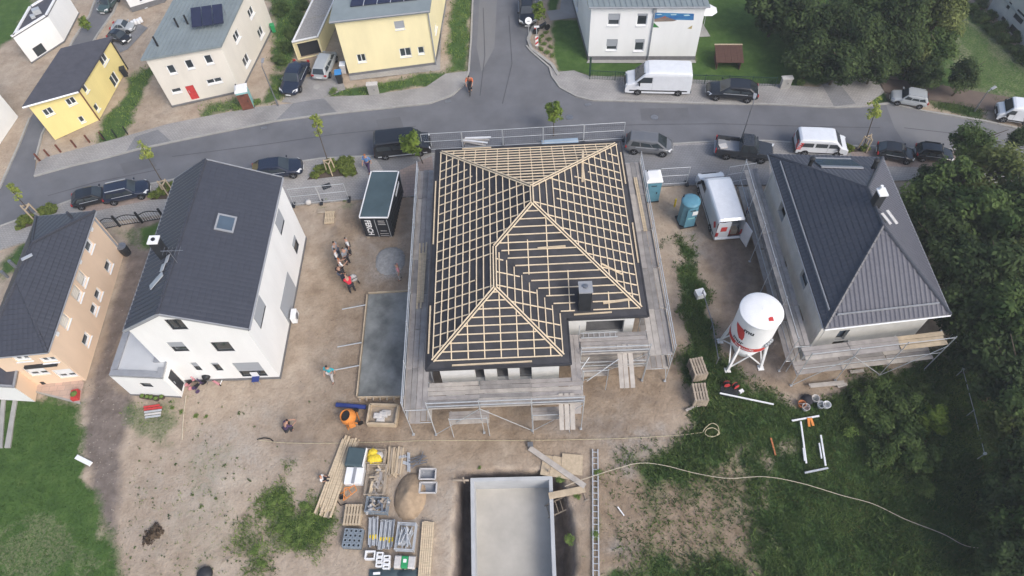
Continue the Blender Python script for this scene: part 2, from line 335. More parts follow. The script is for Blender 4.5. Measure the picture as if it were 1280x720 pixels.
def vnoise(x, y, sc, seed=0):
    x = x / sc; y = y / sc; xi = np.floor(x).astype(np.int64); yi = np.floor(y).astype(np.int64); fx = x - xi; fy = y - yi
    fx = fx * fx * (3 - 2 * fx); fy = fy * fy * (3 - 2 * fy)
    def h(a, b):
        v = (a * 374761393 + b * 668265263 + seed * 974711) & 0xffffffff
        v = ((v ^ (v >> 13)) * 1274126177) & 0xffffffff; return ((v ^ (v >> 16)) & 0xffff) / 65535.0
    return (h(xi, yi) * (1 - fx) + h(xi + 1, yi) * fx) * (1 - fy) + (h(xi, yi + 1) * (1 - fx) + h(xi + 1, yi + 1) * fx) * fy - .5
def fbm(x, y, sc, seed=0): return vnoise(x, y, sc, seed) + .5 * vnoise(x, y, sc / 2.1, seed + 1) + .25 * vnoise(x, y, sc / 4.3, seed + 2) + .12 * vnoise(x, y, sc / 9.1, seed + 3)
def sdist(px, py, poly):
    """signed distance, positive inside"""
    d = np.full(px.shape, 1e9); ins = np.zeros(px.shape, bool); n = len(poly)
    for i in range(n):
        ax, ay = poly[i]; bx, by = poly[(i + 1) % n]; ex, ey = bx - ax, by - ay
        t = np.clip(((px - ax) * ex + (py - ay) * ey) / (ex * ex + ey * ey + 1e-9), 0, 1)
        d = np.minimum(d, (px - ax - t * ex) ** 2 + (py - ay - t * ey) ** 2)
        c = ((ay > py) != (by > py)) & (px < (bx - ax) * (py - ay) / (by - ay + 1e-12) + ax); ins ^= c
    return np.where(ins, 1, -1) * np.sqrt(d)
def axis(lo, hi, st, far):
    a = list(np.arange(lo, hi + 1e-6, st)); s = st; x = hi; y = lo
    while x < far: s *= 1.5; x += s; a.append(x)
    s = st
    while y > -far: s *= 1.5; y -= s; a.insert(0, y)
    return np.array(a)
gx = axis(-58, 58, .26, 900); gy = axis(5, 74, .26, 900)
X, Y = np.meshgrid(gx, gy); nx, ny = len(gx), len(gy); Xf = X.ravel(); Yf = Y.ravel()
def zone_weights(Xf, Yf):
    wt = np.zeros((len(Xf), 5))
    nz = [fbm(Xf, Yf, s, 11 + 7 * i) for i, s in enumerate((3.0, 1.3))]
    for zi, (ch, px, soft, na, st) in enumerate(ZN):
        pl = W2(px); P_ = np.array(pl); mg = soft + na + 1
        sel = np.where((Xf > P_[:, 0].min() - mg) & (Xf < P_[:, 0].max() + mg) & (Yf > P_[:, 1].min() - mg) & (Yf < P_[:, 1].max() + mg))[0]
        if not len(sel): continue
        d = sdist(Xf[sel], Yf[sel], pl) + na * (nz[0][sel] * 1.1 + nz[1][sel] * .9)
        v = np.clip(d / (2 * soft) + .5, 0, 1) * abs(st)
        if ch < 0: wt[sel, 0] *= (1 - v); wt[sel, 1] *= (1 - v)
        elif st < 0: wt[sel, ch] *= (1 - v)
        else:
            if ch < 2: wt[sel, 1 - ch] *= (1 - v)
            wt[sel, ch] = np.maximum(wt[sel, ch], v)
    return wt
wt = zone_weights(Xf, Yf)
road_w = W2(road_px)
pav = [W2(N_KERB_W + N_BACK_W), W2(N_KERB_E + N_BACK_E), W2(S_ROAD + S_BACK)]
flat = np.full(Xf.shape, -1e9)
for pl in [road_w] + pav: flat = np.maximum(flat, sdist(Xf, Yf, pl))
zg = .07 * fbm(Xf, Yf, 2.2, 3) + .10 * fbm(Xf, Yf, 9, 5)
soft = np.clip((-flat - .1) / .8, 0, 1); zg = zg * soft - .035
zg = np.where(np.abs(Xf) > 70, -.035, zg)
pit_d = sdist(Xf, Yf, W2(PIT)); pit_d = pit_d + .28 * fbm(Xf, Yf, 1.2, 9)
zg = zg - 2.3 * np.clip(pit_d / .45, 0, 1)
wt[:, 2] = np.maximum(wt[:, 2], np.clip(pit_d / .3 + .6, 0, 1))
far = (np.abs(Xf) > 56) | (Yf > 73) | (Yf < 4)
wt[far, 1] = 1
fs = [(j * nx + i, j * nx + i + 1, (j + 1) * nx + i + 1, (j + 1) * nx + i) for j in range(ny - 1) for i in range(nx - 1)]
me = bpy.data.meshes.new('ground'); me.from_pydata(np.stack([Xf, Yf, zg], 1).tolist(), [], fs)
ca = me.color_attributes.new('zones', 'FLOAT_COLOR', 'POINT'); ca.data.foreach_set('color', np.ascontiguousarray(wt[:, :4]).astype(np.float32).ravel()); wa = me.attributes.new('warm', 'FLOAT', 'POINT'); wa.data.foreach_set('value', np.ascontiguousarray(wt[:, 4]).astype(np.float32))
me.polygons.foreach_set('use_smooth', [True] * len(me.polygons))
gm = bpy.data.materials.new('earth_and_grass'); gm.use_nodes = True; t = gm.node_tree; b = t.nodes['Principled BSDF']; b.inputs['Roughness'].default_value = .95; b.inputs['Specular IOR Level'].default_value = .15
at = t.nodes.new('ShaderNodeAttribute'); at.attribute_name = 'zones'; sep = t.nodes.new('ShaderNodeSeparateColor'); t.links.new(at.outputs['Color'], sep.inputs['Color'])
tc = t.nodes.new('ShaderNodeTexCoord')
def nz(scale, detail=8, rough=.62):
    n = t.nodes.new('ShaderNodeTexNoise'); n.inputs['Scale'].default_value = scale; n.inputs['Detail'].default_value = detail; n.inputs['Roughness'].default_value = rough
    t.links.new(tc.outputs['Object'], n.inputs['Vector']); return n.outputs['Fac']
def ramp(src, stops):
    r = t.nodes.new('ShaderNodeValToRGB'); e = r.color_ramp.elements
    while len(e) < len(stops): e.new(.5)
    for el, (p, c) in zip(e, stops): el.position = p; el.color = (*c, 1)
    t.links.new(src, r.inputs['Fac']); return r.outputs['Color']
def mixc(fac, a, b_, bl='MIX'):
    m = t.nodes.new('ShaderNodeMix'); m.data_type = 'RGBA'; m.blend_type = bl
    if isinstance(fac, float): m.inputs['Factor'].default_value = fac
    else: t.links.new(fac, m.inputs['Factor'])
    t.links.new(a, m.inputs['A']); t.links.new(b_, m.inputs['B']); return m.outputs['Result']
def math_(op, a, b_, clamp=False):
    m = t.nodes.new('ShaderNodeMath'); m.operation = op; m.use_clamp = clamp
    for i, q in enumerate((a, b_)):
        if isinstance(q, (int, float)): m.inputs[i].default_value = q
        else: t.links.new(q, m.inputs[i])
    return m.outputs[0]
n_big = nz(.22); n_mid = nz(1.1); n_fine = nz(6.0, 6, .7); n_speck = nz(3.2, 3, .5)
sand_c = ramp(n_big, [(.3, (.325, .26, .20)), (.5, (.405, .332, .262)), (.7, (.455, .388, .315))])
sand_c = mixc(.36, sand_c, ramp(n_fine, [(.3, (.55, .53, .5)), (.52, (1, 1, 1)), (.75, (1.12, 1.1, 1.06))]), 'MULTIPLY')
sand_c = mixc(.6, sand_c, ramp(n_mid, [(.35, (.74, .70, .66)), (.6, (1.05, 1.04, 1.02))]), 'MULTIPLY')
speck = ramp(n_speck, [(.66, (0, 0, 0)), (.72, (1, 1, 1))])
sand_c = mixc(math_('MULTIPLY', speck, .35), sand_c, ramp(n_mid, [(.4, (.12, .10, .06)), (.6, (.15, .14, .07))]))
lawn_c = ramp(n_mid, [(.3, (.044, .088, .022)), (.55, (.066, .122, .030)), (.75, (.100, .155, .044))])
mead_c = ramp(n_mid, [(.28, (.036, .072, .022)), (.5, (.060, .112, .032)), (.68, (.095, .135, .044)), (.8, (.14, .145, .065))])
mud_c = ramp(n_mid, [(.3, (.125, .102, .088)), (.55, (.19, .158, .138)), (.75, (.26, .22, .195))])
rub_c = ramp(n_fine, [(.3, (.20, .185, .17)), (.6, (.36, .345, .325)), (.8, (.50, .49, .47))])
edge = math_('SUBTRACT', n_fine, .5)
def wgt(ch, k=.9):
    v = math_('ADD', sep.outputs[ch], math_('MULTIPLY', edge, k)); v = math_('SUBTRACT', v, .12)
    r = t.nodes.new('ShaderNodeMapRange'); r.inputs['From Min'].default_value = .12; r.inputs['From Max'].default_value = .62; t.links.new(v, r.inputs['Value']); return r.outputs['Result']
wat = t.nodes.new('ShaderNodeAttribute'); wat.attribute_name = 'warm'
warm_c = mixc(.6, ramp(n_mid, [(.3, (.20, .145, .098)), (.55, (.285, .215, .152)), (.75, (.34, .27, .20))]), ramp(n_fine, [(.3, (.62, .6, .57)), (.55, (1, 1, 1)), (.75, (1.1, 1.08, 1.05))]), 'MULTIPLY')
sand_c = mixc(wat.outputs['Fac'], sand_c, warm_c)
c = mixc(math_('MULTIPLY', at.outputs['Alpha'], ramp(n_mid, [(.35, (.25,) * 3), (.6, (1,) * 3)])), sand_c, rub_c)
c = mixc(wgt('Blue', .6), c, mud_c); c = mixc(wgt('Green', 1.0), c, mead_c); c = mixc(wgt('Red', .8), c, lawn_c)
t.links.new(c, b.inputs['Base Color'])
bp = t.nodes.new('ShaderNodeBump'); bp.inputs['Strength'].default_value = .55; bp.inputs['Distance'].default_value = .12
t.links.new(math_('ADD', n_fine, n_speck), bp.inputs['Height']); t.links.new(bp.outputs['Normal'], b.inputs['Normal'])
me.materials.append(gm); kind(link('ground', me), 'structure')

def sheet(name, pts, z, m):
    bm = bmesh.new(); f = bm.faces.new([bm.verts.new((x, y, z)) for x, y in pts]); bm.normal_update()
    if f.normal.z < 0: f.normal_flip()
    bmesh.ops.triangulate(bm, faces=[f]); me = bpy.data.meshes.new(name); bm.to_mesh(me); bm.free(); me.materials.append(m)
    return kind(link(name, me), 'structure')
def slab(name, pts, z0, z1, m):
    bm = bmesh.new(); f = bm.faces.new([bm.verts.new((x, y, z1)) for x, y in pts]); bm.normal_update()
    if f.normal.z < 0: f.normal_flip()
    r = bmesh.ops.extrude_face_region(bm, geom=[f]); vs = [v for v in r['geom'] if isinstance(v, bmesh.types.BMVert)]
    for v in vs: v.co.z = z1
    for v in bm.verts:
        if v not in vs: v.co.z = z0
    bmesh.ops.triangulate(bm, faces=bm.faces[:]); bmesh.ops.recalc_face_normals(bm, faces=bm.faces[:])
    me = bpy.data.meshes.new(name); bm.to_mesh(me); bm.free(); me.materials.append(m); return kind(link(name, me), 'structure')
sheet('road', road_w, .02, M['asphalt'])
sheet('old_road_surface', W2([(1110,130),(1157,140),(1230,152),(1330,178),(1330,216),(1267,200),(1200,188),(1135,186),(1118,160),(1107,131)]), .026, M['asphalt_old'])
sheet('asphalt_patch', W2([(600,-12),(622,-12),(618,60),(602,90),(596,60)]), .024, M['asphalt_old'])
PV = .11
for i, px in enumerate(([(215,196),(330,181),(420,168),(520,158)], [(600,120),(606,70),(604,10)], [(628,130),(640,80),(636,20)], [(700,160),(800,156),(900,155),(1000,158),(1100,160)], [(1130,160),(1200,168),(1280,183)], [(60,245),(120,228),(200,212)])):
    w_ = W2(px); nr = [(-(w_[min(k + 1, len(w_) - 1)][1] - w_[max(k - 1, 0)][1]), w_[min(k + 1, len(w_) - 1)][0] - w_[max(k - 1, 0)][0]) for k in range(len(w_))]; nr = [(a / math.hypot(a, b_) * .035, b_ / math.hypot(a, b_) * .035) for a, b_ in nr]
    sheet('road_seam', [(p[0] + q[0], p[1] + q[1]) for p, q in zip(w_, nr)] + [(p[0] - q[0], p[1] - q[1]) for p, q in zip(w_, nr)][::-1], .030, M['asphalt_seam'])
for px in ([(470,150),(500,146),(505,160),(474,164)], [(800,136),(860,135),(862,150),(802,151)], [(150,205),(190,196),(196,208),(156,218)]): sheet('asphalt_patch', W2(px), .025, M['asphalt_patch'])
for i, (px, lab) in enumerate((((560, 127), 'dark drain grate in the gutter left of the cyclist'), ((735, 131), 'dark drain grate in the gutter below the junction island'), ((330, 160), 'dark drain grate in the gutter below the toilet cabin'), ((712, 147), 'small round manhole cover in the road behind the battened roof'), ((818, 147), 'round manhole cover in the road above the grey people carrier'), ((396, 109), 'pale round manhole cover in the driveway of the yellow house'))):
    c_ = G(*px); q_ = MB()
    if i < 3: q_.box((0, 0, 0), (.55, .35, .012), .25)
    else: q_.tube((0, 0, -.006), (0, 0, .006), .34, 16)
    tag(q_.build('drain_cover', M['steel' if i < 5 else 'kerb'], None, loc=(c_.x, c_.y, .044)), lab, 'drain cover', 'drain covers in the road')
slab('pavement', pav[0], -.2, PV, M['pavers']); slab('pavement', pav[1], -.2, PV, M['pavers']); slab('pavement', pav[2], -.2, PV, M['pavers'])
for px in ([(345,152),(367,130),(405,124),(422,142),(382,147)], [(158,191),(170,172),(198,163),(215,178)], [(1027,107),(1045,101),(1069,131),(1042,134)], [(520,194),(545,240),(500,246),(470,199)], [(770,236),(772,186),(960,179),(962,232),(860,231)]):
    sheet('driveway_patch', W2(px), PV + .006, M['pavers_dark'])
for px in ([(100,249),(187,232),(189,251),(105,268)], [(500,214),(540,196),(545,240),(505,247)], [(1060,186),(1200,190),(1200,212),(1070,208)]):
    sheet('parking_bay', W2(px), PV + .010, M['pavers_pink'])
sheet('garden_path', W2([(1097,97),(1172,106),(1330,134),(1330,152),(1232,138),(1197,131),(1106,116)]), .05, M['brown_path'])
sheet('driveway', W2([(352,128),(372,98),(425,92),(432,112),(410,121),(367,129)]), .03, M['pavers'])
sheet('driveway', W2([(136,45),(165,25),(185,35),(160,62),(150,66)]), .03, M['pavers_dark'])
sheet('garden_path', W2([(683,14),(700,12),(703,-10),(722,-10),(724,22),(688,26)]), .03, M['pavers'])
sheet('house_apron', W2([(728,18),(735,76),(733,79),(870,79),(868,73),(740,72),(733,18)]), .04, M['kerb'])
sheet('house_apron', W2([(436,94),(545,80),(558,8),(553,6),(550,88),(438,101)]), .04, M['pavers'])

def kerb(px, wd=.16, z=PV + .035):
    mb = MB(); pts = W2(px)
    for (ax, ay), (bx, by) in zip(pts, pts[1:]):
        L = math.hypot(bx - ax, by - ay); n = max(1, round(L)); 
        for k in range(n):
            a, b_ = (k + .012) / n, (k + .988) / n
            mb.bar((ax + (bx - ax) * a, ay + (by - ay) * a, z / 2 - .05), (ax + (bx - ax) * b_, ay + (by - ay) * b_, z / 2 - .05), wd, z + .1)
    return kind(mb.build('kerb', M['kerb']), 'structure')
kerb(N_KERB_W); kerb([(586,90),(589,50),(591,0),(592,-12)]); kerb(N_KERB_E); kerb(S_ROAD); kerb([(1077,134),(1110,130),(1157,140),(1230,152),(1280,163),(1330,178)])
kerb([(676,-12),(676,0),(668,32),(660,50),(664,62),(690,82),(698,95)], .3, PV + .08)
kerb([(38,148),(25,180),(0,236)]); kerb([(45,200),(53,169),(85,105),(123,43),(142,16),(154,-12)]); kerb([(60,112),(93,49),(112,21),(124,-12)])

# pool shell in the excavation
def pit_shell():
    wz = .05; fl = -1.55
    a, b_ = G(588, 597.5, wz), G(690.5, 595, wz); c_, d_ = G(697, 760, wz), G(590, 760, wz)
    root = thing('pool_shell', 'bare concrete pool shell with pale floor sunk in the trench', 'pool', (a.x, a.y, 0))
    th = .23
    for p, q in ((a, b_), (b_, c_), (c_, d_), (d_, a)):
        e = (Vector(q) - Vector(p)); e.z = 0; e.normalize(); n = Vector((e.y, -e.x, 0)); m_ = MB()
        P0 = p + e * .002; Q0 = q - e * th
        m_.prism([tuple(P0[:2]), tuple(Q0[:2]), tuple((Q0 + n * th)[:2]), tuple((P0 + n * th)[:2])], -2.2, wz)
        m_.build('wall', M['pool_concrete'], root, off=root.location)
    MB().prism([tuple(p[:2]) for p in (a, b_, c_, d_)], -2.0, fl).build('floor', M['pool_floor'], root, off=root.location)
pit_shell()
# ================================================================ HOUSES
def v3(p, z=None): return Vector((p[0], p[1], p[2] if z is None and len(p) > 2 else (z or 0)))
PANE = {}
def wall(root, A, B, z0, z1, mat_, wins=(), clip=None, inner=0, name='wall', frame='white_plastic', depth=.16, plinth=None):
    """Wall from A to B (outside on the right of A->B) with real openings; windows become parts of root. z1 may be (zA, zB)."""
    A = Vector((A[0], A[1])); B = Vector((B[0], B[1])); L = (B - A).length; e = (B - A) / L; n = Vector((e.y, -e.x)); off = root.location
    zt = z1 if isinstance(z1, tuple) else (z1, z1); zmax = max(zt + tuple(c[1] for c in (clip or [])))
    rects = []
    for wn in wins:
        if wn[0] == 'c':
            sc_, zc_ = hit(wn[1], wn[2], A, B); s0, s1, zz0, zz1 = sc_ - wn[3] / 2, sc_ + wn[3] / 2, zc_ - wn[4] / 2, zc_ + wn[4] / 2; o = wn[5] if len(wn) > 5 else {}
        elif wn[0] == 'px':
            s0, zz1 = hit(wn[1], wn[2], A, B); s1, zz0 = hit(wn[3], wn[4], A, B); o = wn[5] if len(wn) > 5 else {}
        else: s0, s1, zz0, zz1 = wn[:4]; o = wn[4] if len(wn) > 4 else {}
        s0, s1 = sorted((s0, s1)); zz0, zz1 = sorted((zz0, zz1))
        s0 = max(.12, s0); s1 = min(L - .12, s1); zz0 = max(z0 + .06, zz0); zz1 = min(zmax - .08, zz1)
        if s1 - s0 > .15 and zz1 - zz0 > .15: rects.append((s0, s1, zz0, zz1, o))
    def p3(s, z, d=0): return (A.x + e.x * s - n.x * d - off.x, A.y + e.y * s - n.y * d - off.y, z - off.z)
    ss = sorted({0, L} | {r[0] for r in rects} | {r[1] for r in rects}); zs = sorted({z0, zmax} | {r[2] for r in rects} | {r[3] for r in rects})
    mb = MB()
    for a, b in zip(ss, ss[1:]):
        for c, d in zip(zs, zs[1:]):
            if any(r[0] <= (a + b) / 2 <= r[1] and r[2] <= (c + d) / 2 <= r[3] for r in rects): continue
            mb.poly([p3(a, c), p3(b, c), p3(b, d), p3(a, d)])
            if inner: mb.poly([p3(b, c, inner), p3(a, c, inner), p3(a, d, inner), p3(b, d, inner)])
    dd = inner or depth
    for s0, s1, c, d, o in rects:
        mb.poly([p3(s0, c), p3(s1, c), p3(s1, c, dd), p3(s0, c, dd)][::-1]); mb.poly([p3(s0, d), p3(s1, d), p3(s1, d, dd), p3(s0, d, dd)])
        mb.poly([p3(s0, c), p3(s0, d), p3(s0, d, dd), p3(s0, c, dd)][::-1]); mb.poly([p3(s1, c), p3(s1, d), p3(s1, d, dd), p3(s1, c, dd)])
    prof = [(0, zt[0])] + list(clip or []) + [(L, zt[1])]
    me_ = mb.mesh(name, mat_)
    if clip or zt[0] != zt[1]:
        bm = bmesh.new(); bm.from_mesh(me_)
        for (sa, za), (sb, zb) in zip(prof, prof[1:]):
            pa = Vector(p3(sa, za)); pb = Vector(p3(sb, zb)); t_ = (pb - pa).normalized(); no = Vector((n.x, n.y, 0)).cross(t_)
            if no.z < 0: no = -no
            bmesh.ops.bisect_plane(bm, geom=bm.verts[:] + bm.edges[:] + bm.faces[:], plane_co=pa, plane_no=no, clear_outer=True)
        bm.to_mesh(me_); bm.free()
    wo = link(name, me_, root)
    if plinth:
        q = MB(); pa, pb = p3(-.03, z0, -.03), p3(L + .03, z0, -.03); q.poly([p3(-.03, z0, -.03), p3(L + .03, z0, -.03), p3(L + .03, z0 + plinth, -.03), p3(-.03, z0 + plinth, -.03)])
        q.poly([p3(-.03, z0 + plinth, -.03), p3(L + .03, z0 + plinth, -.03), p3(L, z0 + plinth, .01), p3(0, z0 + plinth, .01)]); q.build('plinth', M['plinth'], root)
    for s0, s1, c, d, o in rects:
        if o.get('open'): continue
        fm = M[o.get('frame', frame)]; fwid = o.get('fw', .07); dp = dd - .05
        f = MB(); k = o.get('door')
        def fbar(a, b_, w_, dz): f.bar(p3(a[0], a[1], dp), p3(b_[0], b_[1], dp), w_, dz, up=(n.x, n.y, 0))
        if k:
            f.bar(p3((s0 + s1) / 2, c, dp), p3((s0 + s1) / 2, d, dp), .06, s1 - s0 - .01, up=(e.x, e.y, 0))
            do = f.build('door', M[k], root); h = MB(); h.tube(p3(s0 + .15, (c + d) / 2, dp - .09), p3(s0 + .15, (c + d) / 2 + .3, dp - .09), .025); h.build('handle', M['galvanised'], do); continue
        i = fwid / 2
        fbar((s0, c + i), (s1, c + i), fwid, fwid); fbar((s0, d - i), (s1, d - i), fwid, fwid)
        fbar((s0 + i, c + fwid), (s0 + i, d - fwid), fwid, fwid); fbar((s1 - i, c + fwid), (s1 - i, d - fwid), fwid, fwid)
        for m_ in range(o.get('mull', 0)):
            x = s0 + (s1 - s0) * (m_ + 1) / (o['mull'] + 1); fbar((x, c + fwid), (x, d - fwid), fwid * .9, fwid * .9)
        wo2 = f.build('window', fm, root)
        g = MB(); g.poly([p3(s0 + .01, c + .01, dp + .02), p3(s1 - .01, c + .01, dp + .02), p3(s1 - .01, d - .01, dp + .02), p3(s0 + .01, d - .01, dp + .02)]); g.build('pane', M[o.get('glass', 'glass')], wo2)
        if o.get('sill', True):
            q = MB(); q.bar(p3(s0 - .03, c - .022, -.01), p3(s1 + .03, c - .022, -.01), .18, .04, up=(0, 0, 1)); q.build('sill', M[o.get('sillm', 'white_plastic')], wo2)
        if o.get('blind'):
            hb = (d - c) * o['blind']; q = MB(); nb = max(2, int(hb / .16))
            for j in range(nb): q.bar(p3((s0 + s1) / 2 - (s1 - s0) / 2 + .02, d - hb * (j + .5) / nb, dp - .055), p3(s1 - .02, d - hb * (j + .5) / nb, dp - .055), .02, hb / nb - .012)
            q.build('roller_blind', M[o.get('blindm', 'blind')], wo2)
    return wo

def tile_slope(root, A, B, R, m, tw=.3, tl=.36, amp=.035, step=.045, name='roof_tiles', base=True, R0=None):
    """Roof slope over plan polygon A,B,*R (eave A->B, z carried by points); rows of tiles as relief."""
    off = root.location; A = Vector(A); B = Vector(B); R = [Vector(r) for r in R]
    e2 = Vector((B.x - A.x, B.y - A.y)); L = e2.length; e2 /= L; n2 = Vector((-e2.y, e2.x))
    sd = [((r.x - A.x) * e2.x + (r.y - A.y) * e2.y, (r.x - A.x) * n2.x + (r.y - A.y) * n2.y, r.z) for r in R]
    if R0: sd0 = [((Vector(r).x - A.x) * e2.x + (Vector(r).y - A.y) * e2.y, (Vector(r).x - A.x) * n2.x + (Vector(r).y - A.y) * n2.y, r[2]) for r in R0]
    else: sd0 = sd
    if len(sd0) >= 2:
        (sa, da, za), (sb, db, zb) = sd0[-1], sd0[0]
        def top(s):
            k = (s - sa) / (sb - sa) if abs(sb - sa) > 1e-6 else 0; return da + (db - da) * k, za + (zb - za) * k
    else:
        def top(s): return sd0[0][1], sd0[0][2]
    def zf(s, d):
        D, Z = top(s); ze = A.z + (B.z - A.z) * s / L; return ze + (Z - ze) * d / D
    dm = max(x[1] for x in sd); s0 = min([0] + [x[0] for x in sd]); s1 = max([L] + [x[0] for x in sd])
    D0, Z0 = top((s0 + s1) / 2); slope = (Z0 - A.z) / D0; tld = tl / math.sqrt(1 + slope * slope)
    nsub = 4 if amp > 0 else 1; ns = int((s1 - s0) / tw) + 1; nd = int(dm / tld) + 1
    bm = bmesh.new()
    wave = [0, .75, 1, .55] if amp > 0 else [0]
    for j in range(nd):
        da, db = j * tld, min((j + 1) * tld, dm + .01); prev = None
        for i in range(ns * nsub + 1):
            s = s0 + i * tw / nsub; h = amp * wave[i % nsub]
            jit = step + .006 * math.sin(j * 12.9 + (i // nsub) * 7.3)
            lo = bm.verts.new((s, da, h + jit)); hi = bm.verts.new((s, db, h)); bt = bm.verts.new((s, da, h - .005))
            if prev: bm.faces.new((prev[0], lo, hi, prev[1])); bm.faces.new((prev[2], bt, lo, prev[0]))
            prev = (lo, hi, bt)
    poly = [(0, 0), (L, 0)] + [(x[0], x[1]) for x in sd]
    for k in range(len(poly)):
        a, b_ = poly[k], poly[(k + 1) % len(poly)]; dx, dy = b_[0] - a[0], b_[1] - a[1]
        if k == 0 or math.hypot(dx, dy) < 1e-4: continue
        bmesh.ops.bisect_plane(bm, geom=bm.verts[:] + bm.edges[:] + bm.faces[:], plane_co=(a[0], a[1], 0), plane_no=(dy, -dx, 0), clear_outer=True)
    for v in bm.verts:
        s, d, h = v.co; v.co = (A.x + e2.x * s + n2.x * d - off.x, A.y + e2.y * s + n2.y * d - off.y, zf(s, d) + h - off.z)
    if base:
        vs = [bm.verts.new((A.x + e2.x * s + n2.x * d - off.x, A.y + e2.y * s + n2.y * d - off.y, zf(s, d) - .03 - off.z)) for s, d in poly]; bm.faces.new(vs)
        lo = [bm.verts.new((v.co.x, v.co.y, v.co.z - .16)) for v in vs]; bm.faces.new(lo[::-1])
        for k in range(len(vs)): bm.faces.new((vs[k], lo[k], lo[(k + 1) % len(vs)], vs[(k + 1) % len(vs)]))
    me_ = bpy.data.meshes.new(name); bm.to_mesh(me_); bm.free(); me_.materials.append(m)
    return kind(link(name, me_, root), 'stuff')
def caps(root, pts, m, r=.11, name='ridge_cap', lift=.06):
    mb = MB(); 
    for a, b_ in zip(pts, pts[1:]):
        a = Vector(a); b_ = Vector(b_); n = max(1, int((b_ - a).length / .4))
        for k in range(n): mb.tube(a.lerp(b_, k / n) + Vector((0, 0, lift)), a.lerp(b_, (k + .98) / n) + Vector((0, 0, lift - .02)), r, 6, r * .9)
    return mb.build(name, m, root, off=root.location)
def gutter(root, A, B, m, r=.07, name='gutter', dz=-.06, out=.06):
    e = Vector(B) - Vector(A); n = Vector((e.y, -e.x, 0)).normalized() * out; d = Vector((0, 0, dz))
    return MB().tube(Vector(A) + n + d, Vector(B) + n + d, r, 6).build(name, m, root, off=root.location)
def slab_roof(root, pts, th, m, name='roof', edge=None, ew=.18, eh=.12):
    """flat or pitched slab from 3D points (counter-clockwise), optional parapet rim"""
    mb = MB(); n = len(pts); vs = [tuple(p) for p in pts] + [(p[0], p[1], p[2] - th) for p in pts]
    mb.add(vs, [tuple(range(n)), tuple(range(2 * n - 1, n - 1, -1))] + [(i, n + i, n + (i + 1) % n, (i + 1) % n) for i in range(n)])
    o = mb.build(name, m, root, off=root.location)
    if edge:
        q = MB()
        for i in range(n):
            a, b_ = Vector(pts[i]), Vector(pts[(i + 1) % n]); e = (b_ - a).normalized(); nn = Vector((e.y, -e.x, 0)) * (-ew / 2)
            q.bar(a + nn + Vector((0, 0, eh / 2 - .02)) + e * .004, b_ + nn + Vector((0, 0, eh / 2 - .02)) - e * (ew + .004), ew, eh)
        q.build('parapet', edge, o, off=None) if False else q.build('parapet', edge, root, off=root.location)
    return o
def boxat(root, c, d, m, name, rz=0, parent=None, bevel=0):
    return MB().box(c, d, rz).build(name, m, parent or root, off=root.location, bevel=bevel)
def seam_roof(root, pts, m, n=14, name='roof'):
    o = slab_roof(root, pts, .18, m, name); q = MB()
    a, b_, c_, d_ = [Vector(p) for p in pts]
    for k in range(1, n):
        q.bar(a.lerp(b_, k / n) + Vector((0, 0, .02)), d_.lerp(c_, k / n) + Vector((0, 0, .02)), .05, .05)
    q.build('seam', m, root, off=root.location); return o
def midplane_z(u, v, Pm, d):
    """ridge height: where the sight line meets the vertical plane through Pm along d"""
    s, z = hit(u, v, Pm, (Pm[0] + d[0], Pm[1] + d[1])); return z

